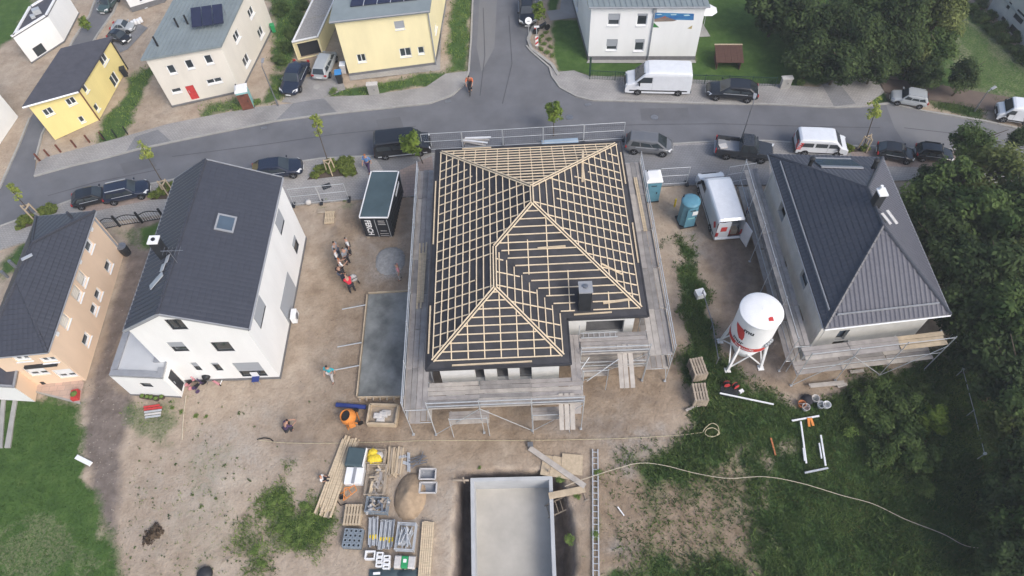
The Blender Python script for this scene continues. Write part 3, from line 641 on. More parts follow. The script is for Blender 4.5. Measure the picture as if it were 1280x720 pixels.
# ---------------------------------------------------------------- white gable house with garage annex
def house_white():
    FR, BR = G(355, 471), G(384, 296)
    h = 7.05
    FRt, BRt = G(302, 413, h), G(348, 227, h)
    FR = Vector(((FR.x + FRt.x) / 2, (FR.y + FRt.y) / 2, 0)); BR = Vector(((BR.x + BRt.x) / 2, (BR.y + BRt.y) / 2, 0))
    dep = (BR - FR); dep.z = 0; dn = dep.normalized(); fx = Vector((-dn.y, dn.x, 0))   # towards the left
    s, zl = hit(160, 412, FR, FR - fx); wd = abs(s)
    if wd < 5 or wd > 11: wd = 7.6
    FL = FR + fx * wd; BL = BR + fx * wd; mid = FR + fx * wd / 2
    sr, zr = hit(200, 394, FL, FR)
    hl = zl; zr = max(zr, h + 2.0)
    rt = thing('gable_house', 'white rendered house with dark tiled gable roof and grey roller blinds', 'house', tuple(FR), 0)
    W_ = M['white_render']; off = rt.location
    an = dict(frame='anthracite', sillm='grey_trim', sill=False)
    fw_ = [('px', 203.8, 399.5, 236.9, 412.6, dict(an, mull=1)), ('px', 207.1, 428, 238.4, 439.9, dict(an, blind=.5)), ('px', 261.7, 428, 295, 439.7, dict(an)),
           ('px', 236.5, 453.3, 254.4, 463.6, dict(an, blind=.5)), ('px', 262.2, 453.7, 280.8, 464, dict(an, blind=.25)), ('px', 289, 453.8, 336, 470.8, dict(an, blind=.6, mull=1, sill=False))]
    rs = (FR - FL).length
    wall(rt, FL, FR, 0, (hl, h), W_, fw_, clip=[(sr, zr)], plinth=.3)
    ew = [('c', 350, 277.5, 1.4, 1.45, dict(an, blind=.82)), ('c', 369.6, 306, 1.0, 1.25, dict(an, blind=.3)), ('c', 361, 373, 3.2, 2.4, dict(an, blind=.9, mull=1, sill=False)), ('c', 325, 390, 1.8, 1.45, dict(an, blind=.85))]
    wall(rt, FR, BR, 0, h, W_, ew, plinth=.3, depth=.09)
    wall(rt, BR, BL, 0, (h, hl), W_, clip=[(rs - sr, zr)], plinth=.3); wall(rt, BL, FL, 0, hl, W_, plinth=.3)
    oh = -dn * .12; R1 = FL.lerp(FR, sr / rs) + oh; R2 = BL.lerp(BR, sr / rs) - oh; R1.z = R2.z = zr + .16
    ov = .22; k = (zr - h) / (rs - sr); kl = (zr - hl) / sr
    ea = [FR - fx * ov + oh, BR - fx * ov - oh]; eb = [BL + fx * ov - oh, FL + fx * ov + oh]
    for p in ea: p.z = h + .16 - k * ov
    for p in eb: p.z = hl + .16 - kl * ov
    tile_slope(rt, ea[0], ea[1], [R2, R1], M['dark_tile'], .34, .36, .012, .02)
    tile_slope(rt, eb[0], eb[1], [R1, R2], M['dark_tile'], .36, .36, .09, .02)
    caps(rt, [R1, R2], M['dark_tile']); gutter(rt, ea[0], ea[1], M['grey_trim']); gutter(rt, eb[0], eb[1], M['grey_trim'])
    for a, b_ in ((ea[0], R1), (R1, eb[1]), (eb[0], R2), (R2, ea[1])): MB().bar(a + Vector((0, 0, -.02)), b_ + Vector((0, 0, -.02)), .06, .2).build('verge_board', M['grey_trim'], rt, off=off)
    # roof window, chimney and step plates
    def onslope(u, v, A0, hh, kk, sgn):
        d = ray(u, v); n_ = (fx * sgn) * kk + Vector((0, 0, 1)); c0 = Vector(A0)
        t_ = (c0 - CAM_POS).dot(n_) / d.dot(n_); return CAM_POS + d * t_
    def rwin(p0, p1, nm, gl):
        c = [onslope(*q, (ea[0] if nm else eb[0]), 0, k if nm else kl, -1 if nm else 1) for q in (p0, p1)]; return c
    c0, c1 = rwin((269, 271), (295, 289), True, 0); up = Vector((0, 0, 1)); n_ = (fx * -k * -1 * -1 + up).normalized()
    sl = (fx + up * k).normalized(); a0 = c0.lerp(c1, .5); f = MB(); wx, wy = .62, .55
    nrm = dn.cross(sl); nrm = nrm if nrm.z > 0 else -nrm
    for i, j, l1 in ((1, 0, 1), (-1, 0, 1), (0, 1, 0), (0, -1, 0)):
        cc = a0 + dn * (i * wx) + sl * (j * wy) + nrm * .1; dd = sl * (wy + .06) if l1 else dn * (wx - .06)
        f.bar(cc - dd, cc + dd, .12, .10, up=nrm)
    ro = f.build('roof_window', M['grey_trim'], rt, off=off); g = MB(); g.poly([a0 + dn * (i * wx) + sl * (j * wy) + nrm * .11 for i, j in ((-1, 1), (-1, -1), (1, -1), (1, 1))]); g.build('pane', M['skylight_glass'], ro, off=off)
    b0 = onslope(207, 320, eb[0], 0, kl, 1); ch = MB(); ch.box((b0.x, b0.y, b0.z + .55), (.56, .56, 2.2), math.atan2(dn.y, dn.x)); co = ch.build('chimney', M['anthracite'], rt, off=off)
    q = MB(); q.box((b0.x, b0.y, b0.z + 1.7), (.66, .66, .08), math.atan2(dn.y, dn.x)); q.build('chimney_cap', M['white_paint'], co, off=off)
    q = MB(); q.tube((b0.x, b0.y, b0.z + 1.74), (b0.x, b0.y, b0.z + 1.8), .13, 10); q.build('flue', M['black_metal'], co, off=off)
    s2 = onslope(203, 346, eb[0], 0, kl, 1); sl2 = (-fx + up * kl).normalized(); nr2 = dn.cross(sl2); nr2 = nr2 if nr2.z > 0 else -nr2
    q = MB(); q.bar(s2 + nr2 * .15 - sl2 * .8 - dn * .6, s2 + nr2 * .15 + sl2 * .2 + dn * .1, .5, .05, up=nr2); q.bar(s2 + nr2 * .17 + dn * .35, s2 + nr2 * .17 + dn * .9, .35, .05, up=nr2); q.bar(s2 + nr2 * .16 + dn * .9 + sl2 * .2, s2 + nr2 * .16 + dn * 1.5 + sl2 * .2, .3, .05, up=nr2); q.build('step_plate', M['galvanised'], rt, off=off)
    q = MB(); c3 = a0.lerp(b0, .86); 
    aer = onslope(222, 329, ea[0], 0, k, -1); q.tube(aer, aer + up * 1.3, .025); q.tube(aer + up * 1.3 - fx * .9, aer + up * 1.3 + fx * .5, .02)
    for i in range(5): q.tube(aer + up * 1.3 + fx * (.3 - i * .25) - dn * .3, aer + up * 1.3 + fx * (.3 - i * .25) + dn * .3, .012)
    q.build('aerial', M['steel'], rt, off=off)
    q = MB(); ac = hit(363, 400, FR, BR); pb = FR + dn * ac[0] - fx * .0; q.box((pb.x + .45, pb.y, .75), (.38, .85, .7)); a_ = q.build('air_unit', M['white_plastic'], rt, off=off); MB().tube((pb.x + .64, pb.y, .75), (pb.x + .67, pb.y, .75), .26, 14).build('fan_grille', M['steel'], a_, off=off)
    # annex
    za = 3.0; aFL, aFR = G(137, 470, za), G(203, 473, za); aBR = G(208.5, 446, za)
    aFL.z = aFR.z = 0; ax = (aFR - aFL).normalized(); sB, _z = hit(173, 355, aFL, aFL + dn)
    aL = aFL + dn * 9.5; aR2 = aFR + dn * ((FL - aFR).dot(dn)); a3 = aR2; a4 = FL + fx * .02; a5 = a4 + dn * (9.5 + (aFL - FL).dot(dn))
    wall(rt, aFL, aFR, 0, za, W_, [('px', 172.7, 478.5, 193.7, 485, dict(an))], name='annex_wall', plinth=.18)
    wall(rt, aFR, aR2, 0, za, W_, [('px', 211, 471, 234, 474, dict(door='anthracite'))] and [(.35, max(1.2, (aR2 - aFR).length - .25), .08, 2.35, dict(door='anthracite'))], name='annex_wall', plinth=.0)
    wall(rt, aL, aFL, 0, za, W_, name='annex_wall'); wall(rt, a5, aL, 0, za, W_, name='annex_wall')
    pts = [Vector((p.x, p.y, za)) for p in (aFL, aFR, aR2 + dn * -.02, Vector((a4.x, a4.y, 0)) - dn * .02, Vector((a5.x, a5.y, 0)), aL)]
    slab_roof(rt, pts, .12, M['membrane_roof'], 'annex_roof', M['grey_trim'], .42, .16)
    return rt
house_white()

# ---------------------------------------------------------------- peach hipped house on the left edge
def house_peach():
    h = 4.75; er, br, bl = G(59, 440, h), G(119, 264, h), G(45.5, 271, h)
    dep = br - er; fl = bl - dep; eL = [er, br, bl, fl]
    rt = thing('hipped_house', 'peach rendered house with dark hipped roof and white framed windows', 'house', (er.x, er.y, 0)); off = rt.location
    inset = .28; c = (er + bl) / 2
    def ins(p): d = (c - p); d.z = 0; q = p + d.normalized() * inset; return Vector((q.x, q.y, 0))
    FR, BR, BL, FL = ins(er), ins(br), ins(bl), ins(fl); P_ = M['peach_render']
    op = dict(frame='white_plastic', fw=.13)
    bc = dict(op, blind=.75, blindm='cream_render')
    ew = [('c', 111.8, 307.3, 1.0, .85, op), ('c', 135.6, 332.2, 1.0, .85, op), ('c', 122.9, 367.3, .9, .8, op), ('c', 117.8, 386, .9, .8, op), ('c', 108, 423.8, 1.0, .8, op), ('c', 102.5, 348, .95, 1.15, bc), ('c', 96.5, 367, .95, 1.15, bc), ('c', 80, 400, .95, 1.15, dict(bc, blind=.95))]
    wall(rt, FR, BR, 0, h, P_, ew, depth=.2)
    wall(rt, FL, FR, 0, h, P_, [('c', 27.5, 448.3, 1.1, .7, dict(op, mull=1)), ('c', 60.8, 450, 1.1, .7, dict(op, mull=1)), ('c', 45.8, 464.5, 1.4, 1.3, dict(op, mull=1, blind=.6, blindm='white_plastic', sill=False)), ('c', 81.7, 467.2, 1.4, 1.3, dict(op, mull=1, blind=.6, blindm='white_plastic', sill=False))], depth=.2)
    for u_, v_ in ((114, 286.7), (99.6, 327.3), (71, 417.5)):
        s_, z_ = hit(u_, v_, FR, BR); e_ = (BR - FR).normalized(); p = FR + e_ * s_ + Vector((e_.y, -e_.x, 0)) * .05; MB().box((p.x, p.y, z_), (.1, .28, .22)).build('wall_lamp', M['white_plastic'], rt, off=off)
    wall(rt, BR, BL, 0, h, P_); wall(rt, BL, FL, 0, h, P_)
    w2 = (er - fl).length / 2; dn = dep.normalized(); mf = (er + fl) / 2; zr = h + 2.0
    R1 = mf + dn * w2 * .9; R2 = (br + bl) / 2 - dn * w2 * .9
    s1_, zz1 = hit(21, 351, mf, mf + dn); s2_, zz2 = hit(40, 304, mf, mf + dn)
    zr = (zz1 + zz2) / 2; 
    if not (h + .8 < zr < h + 4): zr = h + 2.0
    R1 = mf + dn * s1_; R2 = mf + dn * s2_; R1.z = R2.z = zr
    T = M['dark_tile']
    tile_slope(rt, er, br, [R2, R1], T, .34, .34, .02, .04); tile_slope(rt, bl, fl, [R1, R2], T, .34, .34, .02, .04)
    tile_slope(rt, br, bl, [R2], T, .34, .34, .02, .04); tile_slope(rt, fl, er, [R1], T, .34, .34, .02, .04)
    caps(rt, [R1, R2], T); caps(rt, [er, R1], T); caps(rt, [br, R2], T); caps(rt, [bl, R2], T); caps(rt, [fl, R1], T)
    for a, b_ in ((er, br), (br, bl), (fl, er)): gutter(rt, a, b_, M['grey_trim'], .05)
    p = R1.lerp(R2, .35) + Vector((-.4, 0, .1)); MB().tube(p, p + Vector((0, 0, .7)), .12, 10).build('roof_vent', M['steel'], rt, off=off); MB().tube(p + Vector((-.5, -.6, -.3)), p + Vector((-.5, -.6, .4)), .1, 10).build('roof_vent', M['steel'], rt, off=off); MB().bar(p + Vector((.3, .5, .1)), p + Vector((.9, .9, .1)), .25, .05).build('step_plate', M['galvanised'], rt, off=off)
    bx = G(94, 277, h); q = MB(); q.tube((bx.x, bx.y, h + .3), (bx.x, bx.y, h + 1.1), .1, 8); q.build('vent_pipe', M['dark_tile'], rt, off=off)
    # awning, terrace, side annex and water butt
    s0, z0 = hit(27, 454, FL, FR); s1, z1 = hit(76, 457, FL, FR); e = (FR - FL).normalized(); n = Vector((e.y, -e.x, 0))
    a = FL + e * s0 + n * .12; b_ = FL + e * s1 + n * .12; zz = (z0 + z1) / 2
    MB().bar((a.x, a.y, zz), (b_.x, b_.y, zz), .22, .2).build('awning_case', M['anthracite'], rt, off=off)
    MB().bar((BR.x + .05, BR.y - .3, .1), (BR.x + .05, BR.y - .3, h - .1), .1, .1).build('downpipe', M['grey_trim'], rt, off=off)
    MB().lathe([(.3, 0), (.36, .5), (.34, 1.0), (.30, 1.05)], (BR.x + .55, BR.y + .2, 0), 14).build('water_butt', M['anthracite'], None, loc=(0, 0, 0)) if False else None
    z2 = 2.3; g = [G(-25, 395, z2), G(15.5, 439, z2), G(22.5, 456, z2), G(18, 484, z2), G(-40, 470, z2)]
    g2 = [Vector((p.x, p.y, 0)) for p in g]
    A_, B_ = G(-40, 481, z2), G(18.5, 484.5, z2); C_ = G(24, 456, z2); D_ = C_ + (A_ - B_)
    for p in (A_, B_, C_, D_): p.z = 0
    wall(rt, A_, B_, 0, z2, M['white_render'], name='annex_wall'); wall(rt, B_, C_, 0, z2, P_, name='annex_wall'); wall(rt, C_, D_, 0, z2, P_, name='annex_wall')
    slab_roof(rt, [Vector((p.x, p.y, z2)) for p in (A_, B_, C_, D_)], .12, M['slate_roof'], 'annex_roof', M['grey_trim'], .15, .1)
    return rt
house_peach()
sheet('terrace', W2([(36,487),(42,470),(101,476),(106,478),(101,503)]), .10, M['terrace'])
slab('terrace_edge', W2([(35.5,488.5),(36,487),(101,503),(101,505.5)]), -.1, .12, M['kerb'])
slab('garden_kerb', W2([(2,500),(7,498),(3,560),(-4,560)]), -.1, .06, M['kerb']); slab('garden_kerb', W2([(17,498),(22,498),(13,560),(6,560)]), -.1, .06, M['kerb'])

# ---------------------------------------------------------------- houses across the street
def box_house(name, label, FL, FR, BR, h, mat_, wf, we, roof, plinth=.25, wl=()):
    FL, FR, BR = [Vector((p[0], p[1], 0)) for p in (FL, FR, BR)]; BL = FL + (BR - FR)
    rt = thing(name, label, 'house', tuple(FL))
    hs = h if isinstance(h, (list, tuple)) else (h,) * 4
    wall(rt, FL, FR, 0, (hs[0], hs[1]), mat_, wf, plinth=plinth); wall(rt, FR, BR, 0, (hs[1], hs[2]), mat_, we, plinth=plinth)
    wall(rt, BR, BL, 0, (hs[2], hs[3]), mat_, plinth=plinth); wall(rt, BL, FL, 0, (hs[3], hs[0]), mat_, wl, plinth=plinth)
    q = [FL, FR, BR, BL]; c = (FL + BR) / 2; ov = roof.get('ov', .3)
    pts = []
    for p, z in zip(q, hs): d = (p - c).normalized() * ov * 1.4; pts.append(Vector((p.x + d.x, p.y + d.y, z + roof.get('th', .2))))
    if roof['kind'] == 'seam': seam_roof(rt, pts, roof['m'], roof.get('n', 16))
    else: slab_roof(rt, pts, roof.get('th', .2), roof['m'], 'roof', roof.get('edge'), roof.get('ew', .2), roof.get('eh', .12))
    return rt, pts
op = dict(frame='white_plastic', fw=.075)
# yellow house with the solar panels
a, b_ = G(437, 95), G(544, 81); c_ = G(557, 6)
rt, rp = box_house('solar_roof_house', 'pale yellow house with solar panels on its grey roof, beside the junction', a, b_, b_ + (c_ - b_).normalized() * 10.5, (6.1, 6.0, 7.2, 7.3), M['pale_yellow_render'],
    [('px', 445, 68.5, 458.5, 77, dict(op, mull=1)), ('px', 492, 27, 506.5, 36, dict(op, blind=.85)), ('px', 498.5, 61, 515, 70, dict(op, mull=1)), ('px', 521.5, 59, 531, 67, dict(op))], [('px', 543, 38, 546, 33, op)], dict(kind='slab', m=M['zinc_roof'], th=.25, ov=.38), .3)
rn = [Vector(p) for p in rp]; nrm = (rn[1] - rn[0]).cross(rn[3] - rn[0]).normalized()
pan = rt
for i in range(5):
    f = MB(); u0_, u1_ = .19 + i * .135, .19 + (i + 1) * .135 - .008
    def rp_(u, v): return rn[0].lerp(rn[1], u).lerp(rn[3].lerp(rn[2], u), v) + nrm * .16
    for (v0, v1) in ((.13, .40), (.408, .68)):
        f.add([tuple(rp_(u, v)) for u, v in ((u0_, v0), (u1_, v0), (u1_, v1), (u0_, v1))] + [tuple(rp_(u, v) - nrm * .08) for u, v in ((u0_, v0), (u1_, v0), (u1_, v1), (u0_, v1))], [(0, 1, 2, 3), (0, 4, 5, 1), (1, 5, 6, 2), (2, 6, 7, 3), (3, 7, 4, 0)])
    s_ = f.build('solar_panel', M['solar'], rt, off=rt.location)
    g = MB(); g.bar(rp_(u1_ + .004, .12), rp_(u1_ + .004, .69), .05, .05, up=nrm); g.build('panel_rail', M['galvanised'], s_, off=rt.location)
gutter(rt, rp[0], rp[1], M['grey_trim']); e_ = (b_ - a).normalized()
MB().tube((b_ + e_ * .1) + Vector((0, -.1, .1)), (b_ + e_ * .1) + Vector((0, -.1, 5.9)), .06, 6).build('downpipe', M['grey_trim'], rt, off=rt.location)
# garage of that house
z = 1.95; gl, gr, gb = G(365, 54, z), G(398, 47, z), G(416, 7, z)
gd = (gb - gr).normalized() * 8.5; G0, G1 = Vector((gl.x, gl.y, 0)), Vector((gr.x, gr.y, 0)); gd.z = 0
rt = thing('garage', 'long yellow garage with gravel flat roof and dark open front', 'garage', tuple(G0)); L_ = (G1 - G0).length
wall(rt, G0, G1, 0, z, M['pale_yellow_render'], [(.16, L_ - .16, .0, z - .2, dict(open=True))], inner=.15); wall(rt, G1, G1 + gd, 0, z, M['pale_yellow_render'], inner=.15); wall(rt, G1 + gd, G0 + gd, 0, z, M['pale_yellow_render'], inner=.15); wall(rt, G0 + gd, G0, 0, z, M['pale_yellow_render'], inner=.15)
slab_roof(rt, [Vector((p.x, p.y, z + .05)) for p in (G0, G1, G1 + gd, G0 + gd)], .15, M['gravel_roof'], 'roof', M['white_paint'], .14, .12)
e_ = (G1 - G0).normalized(); q = MB(); q.bar(G0 + e_ * .17 + gd * .06 + Vector((0, 0, .88)), G1 - e_ * .17 + gd * .06 + Vector((0, 0, .88)), .06, 1.74); q.build('garage_door', M['anthracite'], rt, off=rt.location)
MB().bar(G0 + gd * .42 + Vector((0, 0, z + .09)), G1 + gd * .42 + Vector((0, 0, z + .09)), .1, .05).build('roof_strip', M['kerb'], rt, off=rt.location)
# grey-white house with the red door
a, b_ = G(216, 134), G(302, 115); c_ = G(340, 38)
rt, rp = box_house('red_door_house', 'off-white house with grey seamed roof, solar collector and red front door', a, b_, b_ + (c_ - b_).normalized() * 10.0, (5.5, 5.3, 5.9, 6.1), M['cream_render'],
    [('c', 214.5, 87, .68, .95, dict(op)), ('c', 236.8, 80.5, .68, .95, dict(op)), ('c', 260.8, 74.5, .68, .95, dict(op)), ('c', 220.5, 113.3, .9, .5, dict(op)), ('c', 268, 101.3, 1.4, .55, dict(op, mull=1)), ('c', 240.5, 115.8, .75, 1.6, dict(door='red_plastic'))],
    [('c', 296, 45, 1.2, .9, dict(op, mull=1)), ('c', 308, 75, 1.3, 1.0, dict(op, mull=1)), ('c', 313.8, 15, 1.2, .9, dict(op, mull=1)), ('c', 326, 40, 1.2, 1.0, dict(op, mull=1))], dict(kind='seam', m=M['zinc_roof'], n=18, ov=.3), .2)
sc_ = G(259, 20, 6.6); ang = hd((179, 69), (279, 55)); q = MB()
for i in range(3):
    cx = sc_ + Vector((math.cos(ang), math.sin(ang), 0)) * ((i - 1) * .95); p = MB(); y_ = Vector((-math.sin(ang), math.cos(ang), 0)); x_ = Vector((math.cos(ang), math.sin(ang), 0))
    vs = [cx + x_ * sx * .44 + y_ * sy * .9 + Vector((0, 0, .35 * sy + dz)) for dz in (0, .08) for sx, sy in ((-1, -1), (1, -1), (1, 1), (-1, 1))]
    p.add(vs, [(3, 2, 1, 0), (4, 5, 6, 7), (0, 1, 5, 4), (1, 2, 6, 5), (2, 3, 7, 6), (3, 0, 4, 7)]); po = p.build('solar_collector', M['solar'], rt, off=rt.location)
    l_ = MB(); [l_.tube(cx + x_ * sx * .4 + y_ * .85 + Vector((0, 0, .3)), cx + x_ * sx * .4 + y_ * .85 + Vector((0, 0, -.6)), .03) for sx in (-1, 1)]; l_.build('support_leg', M['steel'], po, off=rt.location)
for u_, v_ in ((196, 55), (222, 32), (234, 28)):
    p = G(u_, v_, 6.0); MB().tube(p - Vector((0, 0, .2)), p + Vector((0, 0, .75)), .09, 8).build('vent_pipe', M['black_metal'], rt, off=rt.location)
# yellow house with dark roof
a, b_, c_ = G(69, 175), G(124, 150), G(159, 86)
rt, rp = box_house('dark_roof_house', 'small yellow house with dark pitched roof at the side street', a, b_, c_, (4.2, 3.6, 3.3, 4.0), M['yellow_render'],
    [('c', 60.5, 139.8, .8, .75, dict(op, mull=1)), ('c', 88.8, 126.8, .8, .75, dict(op, mull=1)), ('c', 102, 149.3, .45, .7, dict(op))],
    [('c', 107, 110.8, .6, .75, dict(op)), ('c', 121, 134, .6, .75, dict(op)), ('c', 130, 74, 1.2, .85, dict(op, mull=1)), ('c', 144, 100, 1.2, 1.4, dict(op, mull=1, sill=False))], dict(kind='slab', m=M['slate_roof'], th=.16, ov=.35), .0)
gutter(rt, rp[0], rp[1], M['white_plastic'], .08); MB().tube(b_ + Vector((.08, -.08, 0)), b_ + Vector((.08, -.08, 3.5)), .06, 6).build('downpipe', M['dark_brown_wood'], rt, off=rt.location)
MB().tube(c_ + Vector((.1, -.05, 0)), c_ + Vector((.1, -.05, 3.2)), .06, 6).build('downpipe', M['black_metal'], rt, off=rt.location)
# white flat house far left top
a, b_, c_ = G(40, 79), G(81, 52), G(99, 17)
an = dict(frame='anthracite', fw=.06, sillm='white_plastic')
rt, rp = box_house('parapet_house', 'white cubic house with dark flat roof and tall terrace windows', a, b_, c_, (3.0, 3.0, 3.0, 3.0), M['white_render'],
    [('px', 31.5, 44, 38, 50.5, an), ('px', 46.5, 32.5, 53, 39.5, an), ('px', 40, 61, 59, 64, dict(an, mull=2, sill=False))],
    [('px', 68, 22, 73, 13.5, dict(an, mull=1)), ('px', 76, 39, 81.5, 30, dict(an, mull=1)), ('px', 85, 19, 88, 15, an)], dict(kind='slab', m=M['slate_roof'], th=.1, ov=.04, edge=M['white_paint'], ew=.2, eh=.14), .12)
q = MB(); p = G(47, 16, 3.2); q.box((p.x, p.y, 3.4), (.7, .5, .5), .5); q.box((p.x - .2, p.y - .7, 3.3), (.4, .4, .3), .5); q.build('roof_unit', M['galvanised'], rt, off=rt.location)
# house cut by the left edge
a, b_ = G(-55, 262), G(23, 146); c_ = G(6, 108)
rt, rp = box_house('balcony_house', 'white house with dark windows cut off by the left edge of the photo', a, b_, b_ + Vector((-3, 3.4, 0)), (3.0,) * 4, M['white_render'],
    [('px', -2, 174, 6, 183, an), ('px', 9, 153, 16, 163, dict(an)), ('px', 1, 132, 8, 140, an)], [], dict(kind='slab', m=M['membrane_roof'], th=.1, ov=.05, edge=M['white_paint'], ew=.2), .0)
# house cut by the top edge, left
a = G(166, 15); b_ = G(206, 3); c_ = G(215, -20)
rt, rp = box_house('plinth_house', 'white house with grey plinth cut off by the top edge, left of the grey roof', a, b_, b_ + Vector((1.2, 6.5, 0)), (4.2,) * 4, M['white_render'], [('px', 180, 8, 186, 13, an), ('px', 172, -4, 178, 1, an)], [], dict(kind='slab', m=M['slate_roof'], th=.2, ov=.2), .55)
# mural house
a, b_ = G(735, 75), G(868, 75); c_ = G(884, 20); bk = G(722, 27)
dv = (bk - a).normalized() * 11
rt, rp = box_house('mural_house', 'white house with a blue painted wall picture and grey downpipe, behind the van', a, b_, b_ + dv, (5.8, 5.75, 7.0, 7.1), M['white_render'],
    [('px', 760.5, 17, 774, 32, dict(op, blind=.55)), ('px', 797, 17, 808, 32, dict(op, blind=.2)), ('px', 758.5, 49, 771, 63, dict(op, blind=.65)), ('px', 794, 49, 804, 64, dict(op, blind=.3))], [], dict(kind='seam', m=M['zinc_roof'], n=22, ov=.3), .45,
    [(2, 2.8, 3.6, 4.9, op), (6, 6.8, 3.6, 4.9, op), (4, 4.8, 1, 2.2, op)])
gutter(rt, rp[0], rp[1], M['grey_trim'])
def onwall(u, v, A, B, out=.02):
    s, z = hit(u, v, A, B); e = (Vector(B) - Vector(A)).normalized(); n = Vector((e.y, -e.x, 0)); return Vector((A[0], A[1], 0)) + e * s + n * out + Vector((0, 0, z))
s_, z_ = hit(810, 70, a, b_); e_ = (b_ - a).normalized(); n_ = Vector((e_.y, -e_.x, 0)); pd = a + e_ * s_ + n_ * .09
q = MB(); q.tube((pd.x, pd.y, .1), (pd.x, pd.y, 5.5), .055, 8); q.box((pd.x, pd.y, 5.45), (.3, .2, .35)); q.build('downpipe', M['grey_trim'], rt, off=rt.location)
def flat(px, m, out, name='wall_picture', zs=None):
    f = MB(); pts = [onwall(u, v, a, b_, out) for u, v in px]; f.poly(pts); return f.build(name, m, rt, off=rt.location)
sky_m = mat('print_blue', (.02, .09, .30), .6, .3, .9, col2=(.05, .22, .42), stretch=(.5, 1, 3)); grn_m = mat('print_green', (.03, .17, .04), .6, .2, 2); brn_m = mat('print_brown', (.16, .13, .12), .6, .4, 1.5, col2=(.30, .22, .17)); och_m = mat('print_ochre', (.45, .36, .16), .6, .15, 2); wht_m = mat('print_cloud', (.45, .62, .68), .6, .1, 2); red_m = mat('print_rust', (.30, .10, .08), .6, .2, 2)
flat([(818, 25), (818, 15.5), (867.5, 17), (867, 25), (845, 24.6)], sky_m, .020)
flat([(818, 27), (818, 23.4), (824, 22), (831, 20), (838, 22.6), (846, 25.2), (841, 26.4)], brn_m, .026, 'picture_motif')
flat([(827, 22.6), (831.5, 19.2), (832.5, 22.4)], red_m, .030, 'picture_motif')
flat([(820, 17.6), (826, 17), (828, 18.2), (822, 18.6)], wht_m, .028, 'picture_motif'); flat([(854, 18.4), (861, 18), (863, 19.4), (856, 19.8)], wht_m, .028, 'picture_motif'); flat([(838, 17.6), (846, 17.2), (845, 18.6), (839, 18.8)], wht_m, .028, 'picture_motif')
flat([(816, 34), (817, 28), (824, 34.2)], grn_m, .022, 'picture_motif'); flat([(859, 35.5), (865.5, 31.5), (864.5, 36)], och_m, .022, 'picture_motif')
# shell building at the top right corner
a, b_ = G(1243, 8), G(1330, 92)
a = G(1234, 12); b_ = G(1326, 108)
rt, rp = box_house('block_shell_house', 'unfinished grey blockwork building with dark openings in the top right corner', a, b_, b_ + Vector((5, 4, 0)), (3.9,) * 4, M['block_wall'],
    [('c', 1261, 7, .45, .7, dict(an, sill=False)), ('c', 1274, 21, 1.3, .9, dict(an, sill=False)), ('c', 1266, 40, 1.3, 1.0, dict(an, sill=False)), ('c', 1254, 24, .6, .4, dict(an, sill=False))], [], dict(kind='slab', m=M['membrane_roof'], th=.3, ov=.1), .0)
s_, z_ = hit(1262, 24, a, b_); e_ = (b_ - a).normalized(); n_ = Vector((e_.y, -e_.x, 0))
MB().bar(a + n_ * .03 + Vector((0, 0, 1.9)), b_ + n_ * .03 + Vector((0, 0, 1.9)), .06, .18).build('floor_band', M['concrete'], rt, off=rt.location)
# ================================================================ CENTRAL SHELL HOUSE
CA = -.03; CO = Vector((-5.59, 19.81, 0)); CW, CD1, CD2, CWW, CT, CH = 13.99, 15.39, 18.56, 8.84, .46, 6.0
cy1 = CD2 - CD1; cx_, sx_ = math.cos(CA), math.sin(CA)
def C2W(x, y, z=0): return Vector((CO.x + cx_ * x - sx_ * y, CO.y + sx_ * x + cx_ * y, z))
def W2C(p): d = Vector(p) - CO; return Vector((cx_ * d.x + sx_ * d.y, -sx_ * d.x + cx_ * d.y, d.z))
house = thing('shell_house', 'unfinished house whose dark membrane roof is covered with pale wooden battens', 'house', tuple(CO), CA)
Rb = (CW / 2, CD2 - CW / 2); Rf = (CW / 2, cy1 + CW / 2); Wf = (CWW / 2, CWW / 2); Wj = (CWW / 2, cy1 + CWW / 2); I_ = (CWW, cy1)
planes = [  # polygon, height function, eave direction axis, up direction
 ('back', [(CW, CD2), (0, CD2), Rb], lambda x, y: CT * (CD2 - y), 'x'),
 ('left', [(0, CD2), (0, 0), Wf, Wj, Rf, Rb], lambda x, y: CT * x, 'y'),
 ('front', [I_, (CW, cy1), Rf, Wj], lambda x, y: CT * (y - cy1), 'x'),
 ('right', [(CW, cy1), (CW, CD2), Rb, Rf], lambda x, y: CT * (CW - x), 'y'),
 ('wing_right', [(CWW, 0), I_, Wj, Wf], lambda x, y: CT * (CWW - x), 'y'),
 ('wing_front', [(0, 0), (CWW, 0), Wf], lambda x, y: CT * y, 'x')]
def clip_line(poly, ax, c):
    """interval of the line ax=c inside a polygon: list of (lo, hi) along the other axis"""
    k = 0 if ax == 'x' else 1; xs = []
    n = len(poly)
    for i in range(n):
        a, b_ = poly[i], poly[(i + 1) % n]
        if (a[k] > c) != (b_[k] > c): t_ = (c - a[k]) / (b_[k] - a[k]); xs.append(a[1 - k] + t_ * (b_[1 - k] - a[1 - k]))
    xs.sort(); return list(zip(xs[::2], xs[1::2]))
chim_px = (730, 381)
d_ = ray(*chim_px); 
def plane_pt(u, v, fn):
    d = ray(u, v); lo, hi = 30, 60
    for _ in range(60):
        m_ = (lo + hi) / 2; p = CAM_POS + d * m_; q = W2C(p)
        if q.z > CH + fn(q.x, q.y): lo = m_
        else: hi = m_
    return W2C(CAM_POS + d * lo)
chim = plane_pt(*chim_px, planes[2][2])
rb = random.Random(3)
def rbar(name, pts, fn, w_, h_, lift, m_):
    (x0, y0), (x1, y1) = pts
    mb = MB(); mb.bar((x0, y0, CH + fn(x0, y0) + lift), (x1, y1, CH + fn(x1, y1) + lift), w_, h_); return mb.build(name, m_, house)
